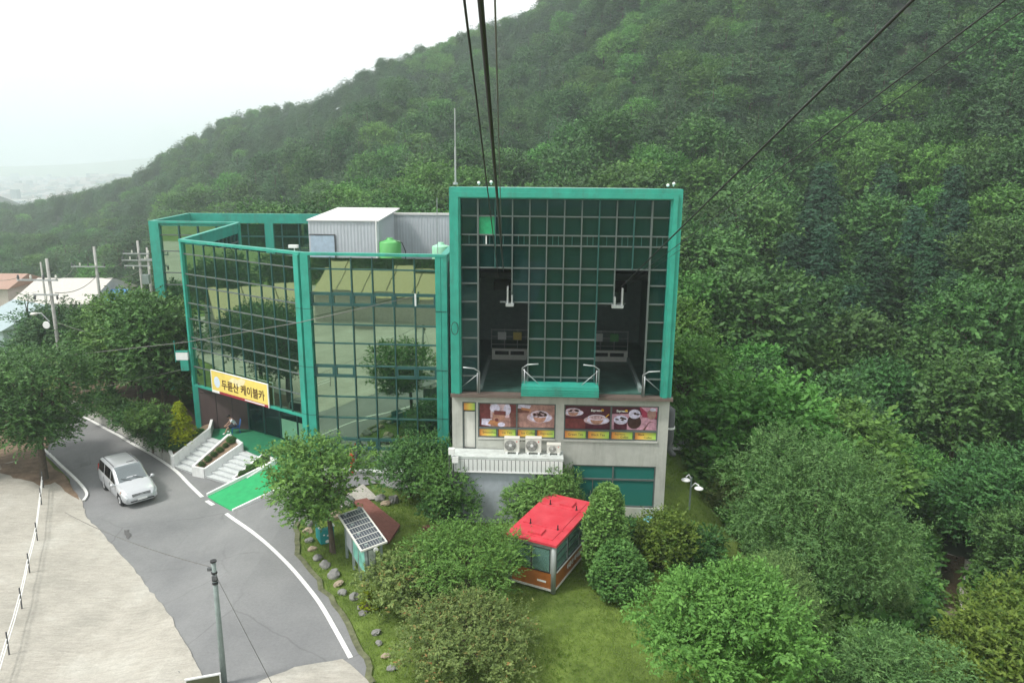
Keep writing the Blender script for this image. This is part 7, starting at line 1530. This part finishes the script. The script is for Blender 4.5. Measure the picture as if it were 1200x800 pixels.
for k, (a, b, r) in enumerate(((tp1 + Vector((-2, -.2, -1.3)), AT(-30, 318, 70), .02), (tp1 + Vector((.4, -.2, -1.3)), tp2 + Vector((-2, -.2, -1.8)), .02), (tp2 + Vector((.8, -.2, -1.8)), tp3 + Vector((-1.4, -.2, -1.9)), .02), (tp1 + Vector((.4, -.2, -2.4)), tp2 + Vector((0, -.2, -2.9)), .03), (tp2 + Vector((0, -.2, -2.9)), tp3 + Vector((0, -.2, -3.2)), .03), (tp1 + Vector((.1, 0, -4.6)), AT(216, 400, 47), .018))):
    wire('wire', [a, b], r, M['cablel'], ['wire leaving the lamp pole to the left', 'upper wire between the lamp pole and the middle pole', 'upper wire from the middle pole to the crowded pole', 'lower wire between the lamp pole and the middle pole', 'lower wire from the middle pole to the crowded pole', 'wire from the lamp pole down to the glass corner'][k], .5, 'wire')
def house(name, u0, u1, v, Y_, dep, hw, hr, roofm, wallm, lb, ridge_x=True, rot=0., cat='building'):
    a, b = AT(u0, v + 21, Y_), AT(u1, v + 21, Y_); z = a.z; t = Th(name, ((a.x + b.x) / 2, Y_, z), lb, cat); W_ = b.x - a.x; Mx = Matrix.Translation(((a.x + b.x) / 2, Y_, z)) @ Matrix.Rotation(rot, 4, 'Z')
    q = MB(); q.box(-W_ / 2, W_ / 2, 0, dep, -3, hw, Mx); t.part('wall', q, wallm)
    q = MB(); o_ = .4
    if ridge_x: vs = [(-W_ / 2 - o_, -o_, hw), (W_ / 2 + o_, -o_, hw), (W_ / 2 + o_, dep + o_, hw), (-W_ / 2 - o_, dep + o_, hw), (-W_ / 2 - o_, dep / 2, hw + hr), (W_ / 2 + o_, dep / 2, hw + hr)]; fs = [(0, 1, 5, 4), (2, 3, 4, 5), (0, 4, 3), (1, 2, 5), (0, 3, 2, 1)]
    else: vs = [(-W_ / 2 - o_, -o_, hw), (W_ / 2 + o_, -o_, hw), (W_ / 2 + o_, dep + o_, hw), (-W_ / 2 - o_, dep + o_, hw), (0, -o_, hw + hr), (0, dep + o_, hw + hr)]; fs = [(0, 1, 4), (2, 3, 5), (0, 4, 5, 3), (1, 2, 5, 4), (0, 3, 2, 1)]
    q.add([tuple(Mx @ Vector(p_)) for p_ in vs], fs); t.part('roof', q, roofm)
    nw = max(1, int(W_ / 3.0))
    for k in range(nw):
        x = -W_ / 2 + W_ * (k + .5) / nw; q = MB(); q.box(x - .55, x + .55, -.06, -.01, hw * .35, hw * .78, Mx); wn = t.part('window', q, M['dgrey']); q = MB(); q.box(x - .65, x + .65, -.1, .0, hw * .30, hw * .349, Mx); t.part('window_sill', q, M['white'], wn)
    return t
house('long_house', 20, 103, 364, 92, 14, 3.2, 2.2, mat('village_pale_roof', (.50, .48, .44), .6, dirt=.2), M['wallw'], 'long low building with a pale curved metal roof in the far left village', rot=.06)
house('small_house', -40, 22, 398, 84, 10, 3.6, 2.2, M['tealr'], M['tealr'], 'pale roofed house at the left edge of the picture', rot=-.5)
house('annex_house', -20, 14, 356, 96, 8, 4.4, 1.4, M['orr'], M['wallw'], 'orange roofed building at the far left edge')
house('market_shed', 104, 136, 362, 95, 7, 3.2, 1.2, M['blue'], M['dgrey'], 'dark shed with a blue tarpaulin roof at the end of the village', cat='shed')
house('market_shed', 32, 48, 350, 118, 6, 4, .6, M['blue'], M['wallw'], 'small blue roofed shed behind the long pale roof', cat='shed')
house('rear_house', 48, 96, 346, 122, 8, 3.6, 1.0, M['orr'] if 0 else mat('brown_roof', (.35, .22, .16), .7), M['wallw'], 'brown roofed house behind the long pale roof')
a = AT(11.5, 325, 100); t = Th('peaked_tent', (a.x, 100, a.z - 7), 'white pointed marquee tent top at the far left', 'tent')
q = MB(); pr = [(2.9, -3.2), (2.3, -2.7), (1.2, -1.6), (.45, -.6), (.05, 0)]; q.lathe(a, pr, 8); t.part('canopy', q, M['white'])
q = MB(); q.tube([a + Vector((0, 0, -.3)), a + Vector((0, 0, .5))], .08, 6); t.part('finial', q, M['redc'])
for an in range(4): q = MB(); x, y = 2.6 * cos(an * pi / 2 + .4), 2.6 * sin(an * pi / 2 + .4); q.tube([a + Vector((x, y, -3)), a + Vector((x, y, -7))], .08, 6); t.part('tent_pole', q, M['white'])
# far town on the plain: countless tiny houses, one object
def town():
    r = np.random.default_rng(77); m = MB()
    for _ in range(2200):
        az_ = RAD(r.uniform(-36, -24)); d = r.uniform(1350, 3600); x, y = d * sin(az_), d * cos(az_); z = T(x, y); w_, l_, h_ = r.uniform(8, 26), r.uniform(8, 30), r.uniform(3, 9) if r.random() < .97 else r.uniform(12, 24)
        m.cur = int(r.integers(0, 3)); c, s_ = cos(az_), sin(az_); m.box(x - w_ / 2, x + w_ / 2, y - l_ / 2, y + l_ / 2, z - 2, z + h_)
    o = m.build('far_town', [M['wallw'], M['poleg'], M['conc']]); tag(o, kind='stuff', label='pale far town on the plain in the haze')
town()
# ---- what stands behind the camera and to the left: seen only as reflections in the glass
def offbuilding(x, y, w_, d_, h_, rot, roofm, lb):
    t = Th('tan_roofed_hall', (x, y, T(x, y)), lb, 'building'); Mx = Matrix.Translation((x, y, T(x, y))) @ Matrix.Rotation(rot, 4, 'Z')
    q = MB(); q.box(-w_ / 2, w_ / 2, -d_ / 2, d_ / 2, 0, h_, Mx); t.part('wall', q, M['wallw'])
    n_ = int(w_ / 3)
    for k in range(n_):
        q = MB(); x0 = -w_ / 2 + w_ * k / n_; x1 = x0 + w_ / n_ - .12
        vs = [(x0, -d_ / 2 - .6, h_), (x1, -d_ / 2 - .6, h_), (x1, 0, h_ + 2.4), (x0, 0, h_ + 2.4), (x1, d_ / 2 + .6, h_), (x0, d_ / 2 + .6, h_)]
        q.add([tuple(Mx @ Vector(p_)) for p_ in vs], [(0, 1, 2, 3), (3, 2, 4, 5)]); t.part('roof_panel', q, roofm)
offbuilding(-21, -7, 15, 7, 3.4, .05, M['tanroof'], 'tan panel roofed hall behind the camera, reflected in the front glass')
offbuilding(-58, 39, 14, 8, 3.4, 1.45, M['tanroof'], 'tan panel roofed hall left of the picture, reflected in the angled glass')
k = 0
for (x, y, s) in ((-32, -18, 1.0), (-26, -19, 1.1), (-20, -18, .95), (-14, -19, 1.1), (-7, -20, 1.2), (-67, 52, 1.2), (-70, 44, 1.1), (-69, 36, 1.2), (-57, 54, 1.1), (14, -8, .9), (-66, 26, 1.1)):
    place('leafy_tree', x, y, 'leafy tree outside the picture, seen only as a reflection in the glass', 'tree', tmA, cmA, x, s, group='trees reflected in the glass'); k += 1

# ============================================================ HAZE
mh = bpy.data.materials.new('haze'); mh.use_nodes = True; nh = mh.node_tree; nh.nodes.clear()
pv = nh.nodes.new('ShaderNodeVolumePrincipled'); pv.inputs['Density'].default_value = .0006; pv.inputs['Color'].default_value = (.86, .96, 1, 1); pv.inputs['Anisotropy'].default_value = .3
oh = nh.nodes.new('ShaderNodeOutputMaterial'); nh.links.new(pv.outputs[0], oh.inputs['Volume'])
q = MB(); q.box(-7000, 7000, -7000, 7000, -75, 175); o = q.build('haze', mh); tag(o, kind='stuff')
